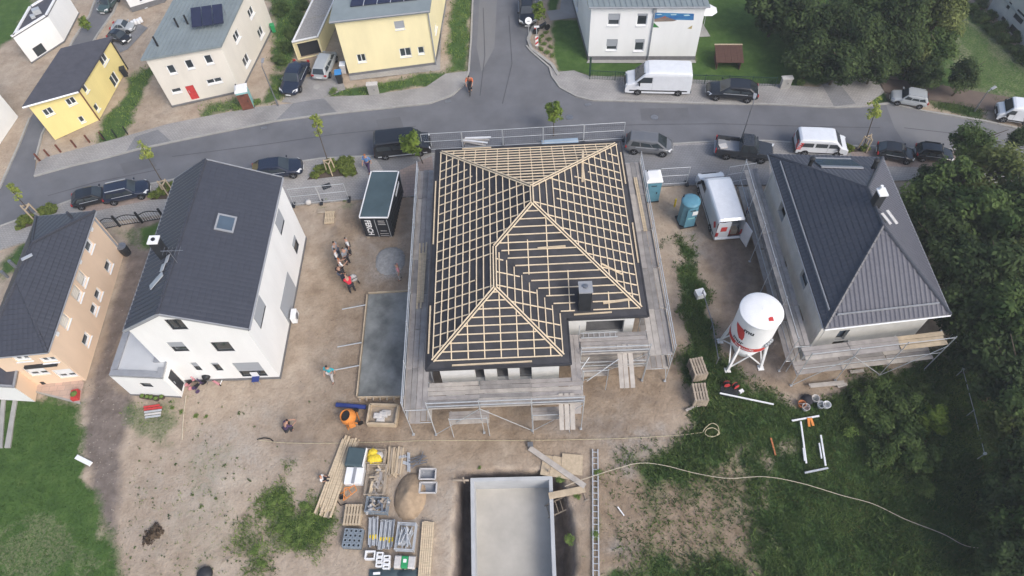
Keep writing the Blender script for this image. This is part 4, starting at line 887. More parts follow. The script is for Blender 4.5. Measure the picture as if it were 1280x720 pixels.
for nm, poly, fn, ax in planes:
    mb = MB(); mb.poly([(x, y, CH + fn(x, y)) for x, y in poly]); mb.poly([(x, y, CH + fn(x, y) - .14) for x, y in poly][::-1])
    if mb: o = mb.build('roof_membrane', M['membrane'], house)
    # lap seams of the membrane
    ev = 0 if ax == 'y' else 1
    cs = [p[0] if ax == 'y' else p[1] for p in poly]; lo, hi = min(cs), max(cs)
    eave = {'back': CD2, 'left': 0, 'front': cy1, 'right': CW, 'wing_right': CWW, 'wing_front': 0}[nm]; sg = 1 if eave == lo else -1
    n = int((hi - lo) / .465)
    for i in range(n + 1):
        c = eave + sg * (.42 + i * .465)
        if not lo + .05 < c < hi - .08: continue
        for a, b_ in clip_line(poly, 'x' if ax == 'y' else 'y', c):
            a += .12; b_ -= .12
            if nm in ('left',) : pass
            if b_ - a < .25: continue
            segs = [(a, b_)]
            if nm == 'front' and abs(c - chim.y) < .85: segs = [(a, chim.x - .55), (chim.x + .55, b_)]
            if nm == 'front' and 2 < i < 9 and rb.random() < .0: segs = [(a, b_ * .6 + a * .4)]
            for s0, s1 in segs:
                if s1 - s0 < .3: continue
                s0 += rb.uniform(-.06, .06); s1 += rb.uniform(-.06, .06)
                p = [(c, s0), (c, s1)] if ax == 'y' else [(s0, c), (s1, c)]
                rbar('batten', p, fn, .068, .045, .075, M['batten'])
    cs = [p[1] if ax == 'y' else p[0] for p in poly]; lo, hi = min(cs), max(cs)
    st = .82 if nm in ('left', 'right', 'back') else 1.02; n = int((hi - lo) / st)
    for i in range(n + 1):
        c = lo + .55 + i * st + rb.uniform(-.03, .03)
        if nm == 'front': c = lo + .9 + i * 1.25
        if not lo + .3 < c < hi - .3: continue
        for a, b_ in clip_line(poly, 'y' if ax == 'y' else 'x', c):
            # start at the eave side
            if nm in ('left', 'wing_front', 'front'): s0, s1 = a + .40, b_ - .1
            else: s0, s1 = a + .1, b_ - .40
            if nm == 'left' and rb.random() < .3: s1 = s0 + (s1 - s0) * rb.uniform(.55, .9)
            if nm == 'right' and rb.random() < .2: s0 = s1 - (s1 - s0) * rb.uniform(.6, .9)
            if nm == 'front':
                if abs(c - chim.x) < .6: s1 = min(s1, chim.y - .6)
                if i % 2: s1 = s0 + (s1 - s0) * .55
            if s1 - s0 < .3: continue
            p = [(s0, c), (s1, c)] if ax == 'y' else [(c, s0), (c, s1)]
            rbar('counter_batten', p, fn, .062, .05, .027, M['batten'])
def hipbar(a, b_, za, zb, off):
    d = Vector((b_[0] - a[0], b_[1] - a[1], 0)).normalized(); nn = Vector((-d.y, d.x, 0)) * off
    MB().bar((a[0] + nn.x, a[1] + nn.y, za + .08), (b_[0] + nn.x, b_[1] + nn.y, zb + .08), .075, .06).build('hip_batten', M['batten'], house)
zm, zw = CH + CT * CW / 2, CH + CT * CWW / 2
for a, b_, za, zb in (((.42, CD2 - .42), Rb, CH + .19, zm), ((CW - .42, CD2 - .42), Rb, CH + .19, zm), ((CW - .42, cy1 + .42), Rf, CH + .19, zm), (Wj, Rf, zw, zm), ((.42, .42), Wf, CH + .19, zw), ((CWW - .42, .42), Wf, CH + .19, zw), (Wf, Wj, zw, zw), (Rb, Rf, zm, zm)):
    for off in (-.09, .09): hipbar(a, b_, za, zb, off)
# loose battens left on the roof and along the eaves
for (x0, y0, x1, y1, fn, wdt) in ((10.9, 16.3, 10.6, 13.2, planes[3][2], .16), (9.0, 7.4, 7.2, 7.35, planes[2][2], .14), (11.2, 3.95, 12.9, 4.1, planes[2][2], .16), (12.6, 5.9, 11.2, 6.4, planes[3][2], .12), (9.3, 3.35, 11.7, 3.4, planes[2][2], .1), (1.6, .12, 6.5, .16, planes[5][2], .1), (.12, 9.5, .10, 15.3, planes[1][2], .09), (.12, 1.0, .12, 4.5, planes[1][2], .09), (13.87, 7.2, 13.9, 10.6, planes[3][2], .1), (13.85, 14.2, 13.85, 17.3, planes[3][2], .1), (2.0, 18.45, 4.2, 18.47, planes[0][2], .1)):
    rbar('loose_board', [(x0, y0), (x1, y1)], fn, wdt, .05, .09, M['new_wood'])
# eave boards in dark membrane, valley strip, chimney
for a, b_ in (((0, 0), (CWW, 0)), ((CWW, 0), I_), (I_, (CW, cy1)), ((CW, cy1), (CW, CD2)), ((CW, CD2), (0, CD2)), ((0, CD2), (0, 0))):
    d = Vector((b_[0] - a[0], b_[1] - a[1], 0)).normalized(); o = Vector((d.y, -d.x, 0)) * .045
    MB().bar((a[0] + o.x - d.x * .04, a[1] + o.y - d.y * .04, CH - .06), (b_[0] + o.x - d.x * .002, b_[1] + o.y - d.y * .002, CH - .06), .09, .2).build('eave_board', M['membrane'], house)
mb = MB(); a, b_ = Vector((*I_, CH + .012)), Vector((*Wj, zw + .012)); d = Vector((1, 1, 0)).normalized() * .32
mb.add([a + d - Vector((0, 0, 0)) , b_ + d, b_, a], [(0, 1, 2, 3)]) if False else None
MB().bar(a + Vector((0, 0, .01)), b_ + Vector((0, 0, .01)), .30, .03).build('valley_strip', M['membrane'], house)
mb = MB(); mb.box((chim.x, chim.y, chim.z + .75), (.78, .74, 2.4)); ch = mb.build('chimney', M['container_black'], house)
MB().box((chim.x, chim.y, chim.z + 2.0), (.86, .84, .12)).build('chimney_cap', M['grey_trim'], ch); MB().tube((chim.x, chim.y, chim.z + 2.05), (chim.x, chim.y, chim.z + 2.2), .15, 12).build('flue', M['steel'], ch)
# walls
ins = .62; wp = [(ins, ins), (CWW - ins, ins), (CWW - ins, cy1 + ins), (CW - ins, cy1 + ins), (CW - ins, CD2 - ins), (ins, CD2 - ins)]
shell_w = thing('tmp', 'x', 'x', (0, 0, 0))
def cwall(i, wins):
    A, B = C2W(*wp[i]), C2W(*wp[(i + 1) % 6]); o = wall(shell_w, A, B, 0, CH - .1, M['pale_block'], wins, inner=.3)
    me_ = o.data; me_.transform(Matrix.Rotation(-CA, 4, 'Z') @ Matrix.Translation(-CO)); o.parent = house
ow = dict(open=True)
cwall(0, [('px', 592, 458, 607, 476, ow), ('px', 620, 458, 636, 475, ow), ('px', 649, 457, 665, 475, ow), (1.2, 2.6, .1, 2.2, ow), (4.5, 6.0, .9, 2.2, ow)])
cwall(1, [(.6, 1.6, 3.6, 5.2, ow)]); cwall(2, [('px', 733, 402, 778, 416, ow), (1.0, 3.2, .1, 2.3, ow)]); cwall(3, [(2, 3.4, 3.5, 5, ow), (6, 7.2, 3.5, 5, ow), (10, 11.5, 3.5, 5, ow), (4, 5.5, .9, 2.2, ow)]); cwall(4, [(3, 4.2, 3.5, 5, ow)]); cwall(5, [(3, 4.2, 3.5, 5, ow), (8, 9.5, 3.5, 5, ow), (12, 13.2, .8, 2.2, ow)])
bpy.data.objects.remove(shell_w)
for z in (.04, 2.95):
    MB().prism([(x + (.28 if x < 4 else -.28), y + (.28 if y < 8 else -.28)) for x, y in wp], z - .2 if z > 1 else -.1, z).build('floor_slab', M['plinth'], house)  # darker than bare concrete: indoor shade is put into the slab colour

# ================================================================ SCAFFOLDS
PLK = ['plank', 'plank', 'plank_worn', 'plank_dark']
M['plank_dark'] = mat('plank_dark', (.25, .235, .225), .9, .22, 1.7, .1, 12)
def scaffold_run(root, p0, p1, side, wd, levels, npl=4, bay=3.07, brace=True, foot=0.0, base_out=True, wood=None, rail=True, inner_post=True, seed=1, skip=None, rz=(.5, 1.0), rr=.034):
    """scaffold along p0->p1 (local to root); deck runs from the line outwards by wd towards side (+1 left, -1 right)."""
    r = random.Random(seed); p0 = Vector((*p0, 0)); p1 = Vector((*p1, 0)); L = (p1 - p0).length; e = (p1 - p0) / L; n = Vector((-e.y, e.x, 0)) * side
    nb = max(1, round(L / bay)); bl = L / nb; top = max(levels)
    for z in levels:
        for i in range(nb):
            if skip and skip(z, i): continue
            pw = wd / npl
            for j in range(npl):
                a = p0 + e * (i * bl + .03 + r.uniform(-.12, .02)) + n * (pw * (j + .5) + r.uniform(-.012, .012)); b_ = p0 + e * ((i + 1) * bl - .03 + r.uniform(-.05, .14)) + n * (pw * (j + .5) + r.uniform(-.012, .012))
                dz = r.uniform(0, .03) + .031 * (i % 2)
                mm = M[r.choice(PLK)] if not (wood and wood(z, i)) else M['plank_wood']
                MB().bar(a + Vector((0, 0, z + dz)), b_ + Vector((0, 0, z + dz + r.uniform(-.01, .01))), pw - .035, .05).build('plank', mm, root)
        for i in range(nb + 1):
            a = p0 + e * (i * bl); MB().tube(a + n * .02 + Vector((0, 0, z - .07)), a + n * (wd - .02) + Vector((0, 0, z - .07)), .03, 5).build('transom', M['galvanised'], root)
        if rail:
            for dz in rz:
                for i in range(nb): MB().tube(p0 + e * (i * bl) + n * (wd + .04) + Vector((0, 0, z + dz)), p0 + e * ((i + 1) * bl) + n * (wd + .04) + Vector((0, 0, z + dz)), rr, 5).build('guard_rail', M['galvanised'], root)
            for i in range(nb if len(rz) > 1 else 0): MB().bar(p0 + e * (i * bl + .05) + n * (wd + .0) + Vector((0, 0, z + .1)), p0 + e * ((i + 1) * bl - .05) + n * (wd + .0) + Vector((0, 0, z + .1)), .03, .15).build('toe_board', M['plank_worn'], root)
    for i in range(nb + 1):
        a = p0 + e * (i * bl)
        MB().tube(a + n * (wd + .04) + Vector((0, 0, foot)), a + n * (wd + .04) + Vector((0, 0, top + 1.15)), .03, 6).build('standard', M['galvanised'], root)
        if inner_post: MB().tube(a - n * .02 + Vector((0, 0, foot)), a - n * .02 + Vector((0, 0, top + .12)), .03, 6).build('standard', M['galvanised'], root)
        MB().box(a + n * (wd + .04) + Vector((0, 0, foot + .02)), (.16, .16, .04)).build('base_plate', M['galvanised'], root)
    if brace:
        for i in range(0, nb):
            z0 = foot + .1; a = p0 + e * (i * bl) + n * (wd + .08); b_ = p0 + e * ((i + 1) * bl) + n * (wd + .08)
            if i % 2: a, b_ = b_, a
            MB().tube(a + Vector((0, 0, z0)), b_ + Vector((0, 0, top + .0)), .024, 5).build('brace', M['galvanised'], root)
sc = thing('scaffold', 'grey plank scaffold with tube rails wrapped round the battened house', 'scaffold', tuple(CO), CA)
scaffold_run(sc, (-.12, CD2 - .2), (-.12, -1.75), -1, 1.45, (2.0, 4.0), 4, seed=1)
scaffold_run(sc, (-.1, .02), (CWW + .75, .02), -1, 1.8, (4.0,), 6, seed=2)
scaffold_run(sc, (CW + .12, -0 + cy1 - 1.75), (CW + .12, CD2 - .3), -1, 1.5, (2.0, 4.0), 4, seed=3)
scaffold_run(sc, (CWW + .85, cy1 - .02), (CW + .1, cy1 - .02), -1, 1.55, (2.0, 4.0), 5, seed=4)
scaffold_run(sc, (CWW + .1, cy1 - .1), (CWW + .1, -.2), 1, .7, (4.0 + .06,), 2, rail=False, brace=False, seed=5, inner_post=False)
def loose_planks(root, lst, m='plank'):
    for a, b_, w_ in lst: MB().bar(a, b_, w_, .05).build('plank', M[random.choice(PLK) if m == 'plank' else m], root)
lowz = 2.0
for (x0, x1, y0) in ((1.0, 3.6, -1.25), (6.3, 8.9, -1.2), (9.7, 11.6, 1.75)):
    for j in range(3): MB().bar((x0, y0 - j * .3, lowz), (x1, y0 - j * .3 + .02, lowz), .27, .05).build('plank', M[PLK[j]], sc)
    for x in (x0 + .1, x1 - .1):
        MB().tube((x, y0 - .8, 0), (x, y0 - .8, lowz + 1.1), .03, 6).build('standard', M['galvanised'], sc)
        MB().tube((x, y0 + .2, lowz - .05), (x, y0 - .8, lowz - .05), .03, 5).build('transom', M['galvanised'], sc)
    MB().tube((x0 + .1, y0 - .82, lowz + 1), (x1 - .1, y0 - .82, lowz + 1), .03, 5).build('guard_rail', M['galvanised'], sc)
for x in (8.2, 8.55, 8.9): MB().bar((x, -1.1, 4.1 + .02), (x, -2.9, 2.6), .28, .05).build('plank', M['plank_worn'], sc)
for x in (12.2, 12.52, 12.9): MB().bar((x, 2.2, 4.1), (x + .02, -.4, 3.0), .29, .05).build('plank', M['plank_worn'], sc)
MB().bar((9.4, 1.4, 2.2), (9.45, -.9, .4), .45, .06).build('plank', M['plank'], sc)
MB().tube((8.6, -.6, 3.4), (10.2, 1.3, 4.2), .03, 6).build('brace', M['galvanised'], sc); MB().tube((10.0, .2, 3.0), (12.1, 1.2, 4.0), .03, 6).build('brace', M['galvanised'], sc)
la = thing('ladder', 'short aluminium ladder lying on the planks below the chimney', 'ladder', tuple(C2W(11.0, 2.95, 4.13)), CA)
for dy in (-.18, .18): MB().bar((-1.2, dy, 0), (1.2, dy, 0), .06, .06).build('rail', M['galvanised'], la)
for i in range(7): MB().bar((-1.05 + i * .35, -.15, .002), (-1.05 + i * .35, .15, .002), .04, .03).build('rung', M['galvanised'], la)
# timber lying on the left deck, boards on the right deck
tb = thing('timber_bundle', 'long fresh boards lying on the left scaffold deck beside the roof', 'timber', tuple(C2W(-.95, 8.6, 4.07)), CA)
for i in range(5): MB().bar((-.18 + i * .12 - (.1 if i > 2 else 0), -3.0 + (i % 3) * .5, .03 + (i // 3) * .06), (-.22 + i * .12, 2.6 - (i % 2) * .9, .03 + (i // 3) * .06), .1, .05).build('board', M['new_wood'], tb)
tb = thing('timber_bundle', 'two long boards lying on the right scaffold deck beside the white topped toilet', 'timber', tuple(C2W(CW + 1.0, 14, 4.07)), CA)
for i in range(2): MB().bar((.1 + i * .14, -2.6, .03), (.0 + i * .14, 2.6, .03), .12, .05).build('board', M['new_wood'], tb)

# ================================================================ RIGHT TILED HOUSE
def house_right():
    h = 5.5; A, B, C_, D_ = G(1031, 411, h), G(1188, 393, h), G(1103, 197, h), G(961, 193, h)
    rt = thing('tiled_house', 'blockwork house with new grey tiled hip roof at the edge of the wood', 'house', (A.x, A.y, 0)); off = rt.location
    mb_, mt_ = (A + B) / 2, (C_ + D_) / 2; s1, z1 = hit(1104, 282, mb_, mt_); s2, z2 = hit(1084, 236, mb_, mt_); zr = (z1 + z2) / 2
    dn = (mt_ - mb_); Lm = dn.length; dn.normalize(); R1 = mb_ + dn * s1; R2 = mb_ + dn * s2; R1.z = R2.z = zr
    TD, TG = M['dark_tile'], M['grey_tile']
    # ridge drawn where the sight lines meet the middle plane
    tile_slope(rt, A, B, [R1], TG, .30, .36, .058, .022); tile_slope(rt, B, C_, [R2, R1], TG, .30, .36, .058, .022)
    tile_slope(rt, C_, D_, [R2], TG, .30, .36, .05, .035); tile_slope(rt, D_, A, [R1, R2], TD, .30, .36, .02, .04)
    caps(rt, [R1, R2], TD); caps(rt, [A, R1], TD); caps(rt, [B, R1], TD); caps(rt, [C_, R2], TD); caps(rt, [D_, R2], TD)
    for a, b_ in ((A, B), (B, C_), (D_, A), (C_, D_)): gutter(rt, a, b_, M['white_plastic' if a is A else 'grey_trim'], .05)
    def snow(a, b_, r1, r2, k=.16):
        p, q = a.lerp(r1, k), b_.lerp(r2, k); p.z += .16; q.z += .16; p = p.lerp(q, .04); q = q.lerp(p, .04); MB().bar(p, q, .06, .14).build('snow_guard', M['grey_trim'], rt, off=off)
    snow(A, B, R1, R1, .12); snow(D_, A, R2, R1, .10)
    c = (A + C_) / 2
    def ins(p, k=.55): d = (c - p); d.z = 0; q = p + d.normalized() * k * 1.41; return Vector((q.x, q.y, 0))
    a, b_, c_, d_ = ins(A), ins(B), ins(C_), ins(D_); BW = M['block_wall']
    wall(rt, a, b_, 0, h, BW, [('c', 1052, 419, .7, 1.3, dict(frame='anthracite', sill=False, glass='skylight_glass')), ('c', 1157, 406, .85, 1.3, dict(open=True)), ('c', 1172, 404, .6, 1.3, dict(open=True)), (1.5, 2.6, .9, 2.2, dict(open=True))], inner=.3)
    wall(rt, b_, c_, 0, h, BW, inner=.3); wall(rt, c_, d_, 0, h, BW, inner=.3)
    wall(rt, d_, a, 0, h, BW, [(9.0, 10.2, 3.5, 4.7, dict(frame='anthracite', sill=False, glass='skylight_glass')), (3.0, 4.2, 3.4, 4.6, dict(open=True)), (6.3, 7.4, .1, 2.2, dict(open=True)), (10.5, 11.8, .9, 2.2, dict(open=True))], inner=.3)
    MB().prism([tuple((p + (c - p) * .06)[:2]) for p in (a, b_, c_, d_)], 2.6, 2.8).build('floor_slab', M['plinth'], rt, off=off)  # dark slab colour stands in for the shade behind the openings
    # chimney with flue pipes, skylight strip and roof vents
    q = R1.lerp(R2, .58); up = Vector((0, 0, 1)); mb = MB(); mb.box((q.x + .1, q.y, q.z + .35), (.46, .56, 1.5)); co = mb.build('chimney', M['anthracite'], rt, off=off)
    MB().box((q.x + .1, q.y, q.z + 1.12), (.56, .68, .1)).build('chimney_cap', M['white_paint'], co, off=off); MB().tube((q.x + .02, q.y + .2, q.z + 1.16), (q.x + .02, q.y + .2, q.z + 1.5), .1, 10).build('flue', M['white_paint'], co, off=off)
    for i, (ox, oy, l_) in enumerate(((.15, -.9, 1.1), (.55, -.7, 1.3))):
        mb = MB(); mb.bar((q.x + ox, q.y + oy, q.z + .12), (q.x + ox + .35, q.y + oy - l_ + .3, q.z - .05), .2, .06); mb.build('step_plate', M['cement_bag'], rt, off=off)
    ez = C_.lerp(D_, .36); e = (C_ - D_).normalized(); pl = (R2 - (C_ + D_) / 2); pl = pl.normalized()
    mb = MB(); P0 = C_.lerp(D_, .33) + pl * 1.0; P1 = C_.lerp(D_, .68) + pl * 1.0; nn = e.cross(pl); nn = nn if nn.z > 0 else -nn
    mb.add([P0 + nn * .14, P1 + nn * .14, P1 + pl * 1.9 + nn * .14, P0 + pl * 1.9 + nn * .14], [(0, 1, 2, 3)]); so_ = mb.build('skylight_strip', M['skylight_glass'], rt, off=off)
    f = MB(); f.bar(P0 + nn * .13, P1 + nn * .13, .12, .12, up=nn); f.bar(P0 + pl * 1.95 + nn * .13, P1 + pl * 1.95 + nn * .13, .3, .1, up=nn); f.build('frame', M['grey_trim'], so_, off=off)
    for k_, pp in enumerate((P1 + pl * 1.7 - e * .7, P0 + pl * 1.7 + e * .8)):
        mb = MB(); mb.lathe([(.14, -.1), (.14, .75), (.2, .75), (.2, .87), (.05, .95)], tuple(pp), 8); mb.build('roof_vent', M['black_metal'], rt, off=off)
    return rt, A, B, C_, D_
rth, rA, rB, rC, rD = house_right()
ax_ = (rB - rA).normalized(); ang = math.atan2(ax_.y, ax_.x); sr_ = thing('scaffold', 'plank scaffold in two lifts along the front and left of the tiled house', 'scaffold', (rA.x, rA.y, 0), ang)
def R2L(p): d = Vector(p) - Vector((rA.x, rA.y, 0)); c_, s_ = math.cos(-ang), math.sin(-ang); return (c_ * d.x - s_ * d.y, s_ * d.x + c_ * d.y)
lB, lD = R2L(rB), R2L(rD); LR = (rB - rA).length; dl = Vector(lD).normalized()
scaffold_run(sr_, (-.9, -.12), (lB[0] + .3, lB[1] - .12), -1, 1.0, (1.5, 3.5), 3, seed=11, rz=(1.0,), rr=.026, wood=lambda z, i: z > 3 and i == 2)
nl = Vector((-dl.y, dl.x)) ; nl = nl if nl.x < 0 else -nl
p0 = Vector((0, 0)) + nl * .3 - dl * .1; p1 = Vector(lD) + nl * .3 + dl * .4
scaffold_run(sr_, tuple(p1), tuple(p0), -1, 1.0, (1.5, 3.5), 3, seed=12, rz=(1.0,), rr=.026, brace=False)
for i in range(4): MB().bar((.2 + i * .05, -1.4 - i * .1, .25 + i * .02), (2.6, -1.45 - i * .12, .25 + i * .02), .2, .06).build('plank', M['plank_worn'], sr_) if i < 2 else None
# ================================================================ VEHICLES (local frame: x forward, y left, z up)
def lerp(a, b_, t_): return a + (b_ - a) * t_
def wheels(rt, wb, tr, r, wd=.2, xo=0):
    t_ = MB(); t_.lathe([(r * .6, -wd / 2), (r * .94, -wd / 2), (r, -wd * .3), (r, wd * .3), (r * .94, wd / 2), (r * .6, wd / 2)], (0, 0, 0), 18)
    tm = t_.mesh('tyre', M['rubber']); rm = MB()
    rm.lathe([(r * .62, .0), (r * .60, .03), (.05, .015)], (0, 0, wd / 2 - .03), 14)
    for k in range(5): a = 2 * math.pi * k / 5; rm.bar((0, 0, wd / 2 + .005), (r * .58 * math.cos(a), r * .58 * math.sin(a), wd / 2 + .005), .05, .02)
    rmm = rm.mesh('rim', M['rim'])
    for sx in (-1, 1):
        for sy in (-1, 1):
            w_ = link('wheel', tm, rt); w_.location = (sx * wb / 2 + xo, sy * (tr / 2), r); w_.rotation_euler = (-sy * math.pi / 2, 0, 0)
            link('rim', rmm, w_)
def glassq(rt, nm, q, m='glass', off=.012, sh=.0):
    q = [Vector(p) for p in q]; n = (q[1] - q[0]).cross(q[3] - q[0]).normalized(); c = sum(q, Vector()) / len(q)
    q = [c + (p - c) * (1 - sh) + n * off for p in q]; return MB().poly(q).build(nm, M[m], rt)
def car(name, label, px, head, L, W=1.8, H=1.48, p='paint_black', style='hatch', group='cars parked along the street', plate=True, sc=None, loc=None, z=PV + .02, clutter=None):
    c = Vector(loc) if loc else G(*px); rt = thing(name, label, 'car', (c.x, c.y, z), head, group)
    k = L / 4.4 if sc is None else sc
    if sc is None: W, H = W * (.55 * k + .45), H * (.55 * k + .45)
    hw = W / 2; belt = H * .62; hz = H * .56; P_ = M[p]; X = lambda t_: -L / 2 + L * t_
    R = dict(hatch=(.02, .19, .57, .75, .97), estate=(.015, .10, .60, .73, .98), sedan=(.16, .30, .60, .73, .90), suv=(.02, .09, .60, .72, 1.0), mpv=(.015, .09, .66, .86, 1.0))[style]
    xb0, xr0, xr1, xb1 = [X(a) for a in R[:4]]
    st = [(0.0, .80, .45, .60), (.012, .88, .34, .86 if style != 'sedan' else .72), (.05, .95, .25, 1.0), (.2, 1, .19, 1.0), (.5, 1, .18, 1.0), (R[3], 1, .18, 1.0), (.80, .99, .19, hz / belt * 1.02), (.92, .95, .22, hz / belt * .93), (.975, .86, .26, hz / belt * .82), (1, .72, .30, hz / belt * .62)]
    secs = []
    for t_, kw, zb, zt in st:
        x, h_, b_, tp = X(t_), hw * kw, zb * H / 1.48, belt * zt
        half = [(h_ * .86, b_), (h_ * .99, lerp(b_, tp, .22)), (h_, lerp(b_, tp, .62)), (h_ * .95, lerp(b_, tp, .90)), (h_ * .78, tp)]
        secs.append([(x, -y, z_) for y, z_ in half] + [(x, y, z_) for y, z_ in half[::-1]])
    bo = MB().loft(secs).build('body', P_, rt, smooth=True); m_ = bo.modifiers.new('sub', 'SUBSURF'); m_.levels = m_.render_levels = 1
    wb_, wt = hw * .90, hw * .70; Hs = H
    B0 = [(xb0, belt - .02), (xb1, belt - .04)]; T0 = [(xr0, H - .045), (xr1, H - .03)]
    cab = MB(); vs = []
    for (x, z_), w_ in ((B0[0], wb_), (B0[1], wb_), (T0[1], wt), ((xr0 + xr1) / 2, H) and (((xr0 + xr1) / 2, H), wt * 1.02), (T0[0], wt)): vs += [(x, -w_, z_), (x, w_, z_)]
    cab.add(vs, [(0, 2, 4, 6, 8), (9, 7, 5, 3, 1), (2, 3, 5, 4), (4, 5, 7, 6), (6, 7, 9, 8), (8, 9, 1, 0)]); cab.build('roof', P_, rt, bevel=.10)
    b0, b1 = Vector((xb0, 0, belt)), Vector((xb1, 0, belt - .02)); t0, t1 = Vector((xr0, 0, H - .045)), Vector((xr1, 0, H - .03))
    yv = Vector((0, 1, 0))
    glassq(rt, 'windscreen', [b1 - yv * wb_ * .92, b1 + yv * wb_ * .92, t1 + yv * wt * .93, t1 - yv * wt * .93], sh=.05)
    glassq(rt, 'rear_window', [b0 + yv * wb_ * .88, b0 - yv * wb_ * .88, t0 - yv * wt * .9, t0 + yv * wt * .9], sh=.09)
    cuts = (.10, .36, .66, .95) if style in ('estate', 'suv', 'mpv') else (.14, .46, .94)
    for sy in (-1, 1):
        for a, b_ in zip(cuts, cuts[1:]):
            a += .012; b_ -= .012
            bt = lambda t_: Vector((lerp(xb0, xb1, t_), sy * wb_, belt + .03)); tp = lambda t_: Vector((lerp(xr0, xr1, t_), sy * wt, H - .09))
            q = [bt(a), bt(b_), tp(min(1, b_ + (.03 if b_ > .9 else 0))), tp(a)]; glassq(rt, 'side_window', q if sy < 0 else [q[1], q[0], q[3], q[2]], sh=.04)
        MB().box((X(.70), sy * (hw + .07), belt + .06), (.12, .18, .12)).build('mirror', P_, rt, bevel=.03)
        MB().add([(X(.985), sy * hw * .50, hz * .66), (X(.93), sy * hw * .96, hz * .70), (X(.885), sy * hw * .985, hz * .92), (X(.955), sy * hw * .58, hz * .90)], [(0, 1, 2, 3) if sy > 0 else (3, 2, 1, 0)]).build('headlight', M['lamp_glass'], rt).location = (.035, 0, .025)
        MB().box((X(.02), sy * hw * .76, belt * .86), (.12, .26, .2)).build('tail_light', M['tail_red'], rt, bevel=.03)
        MB().bar((X(.22), sy * (hw * .985 + .004), belt * .995), (X(.68), sy * (hw * .985 + .004), belt * .985), .03, .03).build('trim_strip', M['galvanised'] if p not in ('paint_white',) else P_, rt)
        if style in ('estate', 'suv'): MB().bar((xr0 + .15, sy * wt * .92, H + .02), (xr1 - .1, sy * wt * .92, H + .02), .05, .05).build('roof_rail', M['galvanised'] if p != 'paint_black' else M['black_metal'], rt)
    MB().box((X(.985), 0, hz * .52), (.1, hw * 1.0, hz * .22)).build('grille', M['black_metal'], rt)
    if plate: MB().box((X(1.0) + .025, 0, hz * .40), (.02, .52, .11)).build('licence_plate', M['number_plate'], rt)
    MB().box((X(0) - .012, 0, belt * .62), (.02, .52, .11)).build('licence_plate', M['number_plate'], rt)
    wheels(rt, L * .60, W - .16, .235 * H * .98, .2)
    return rt
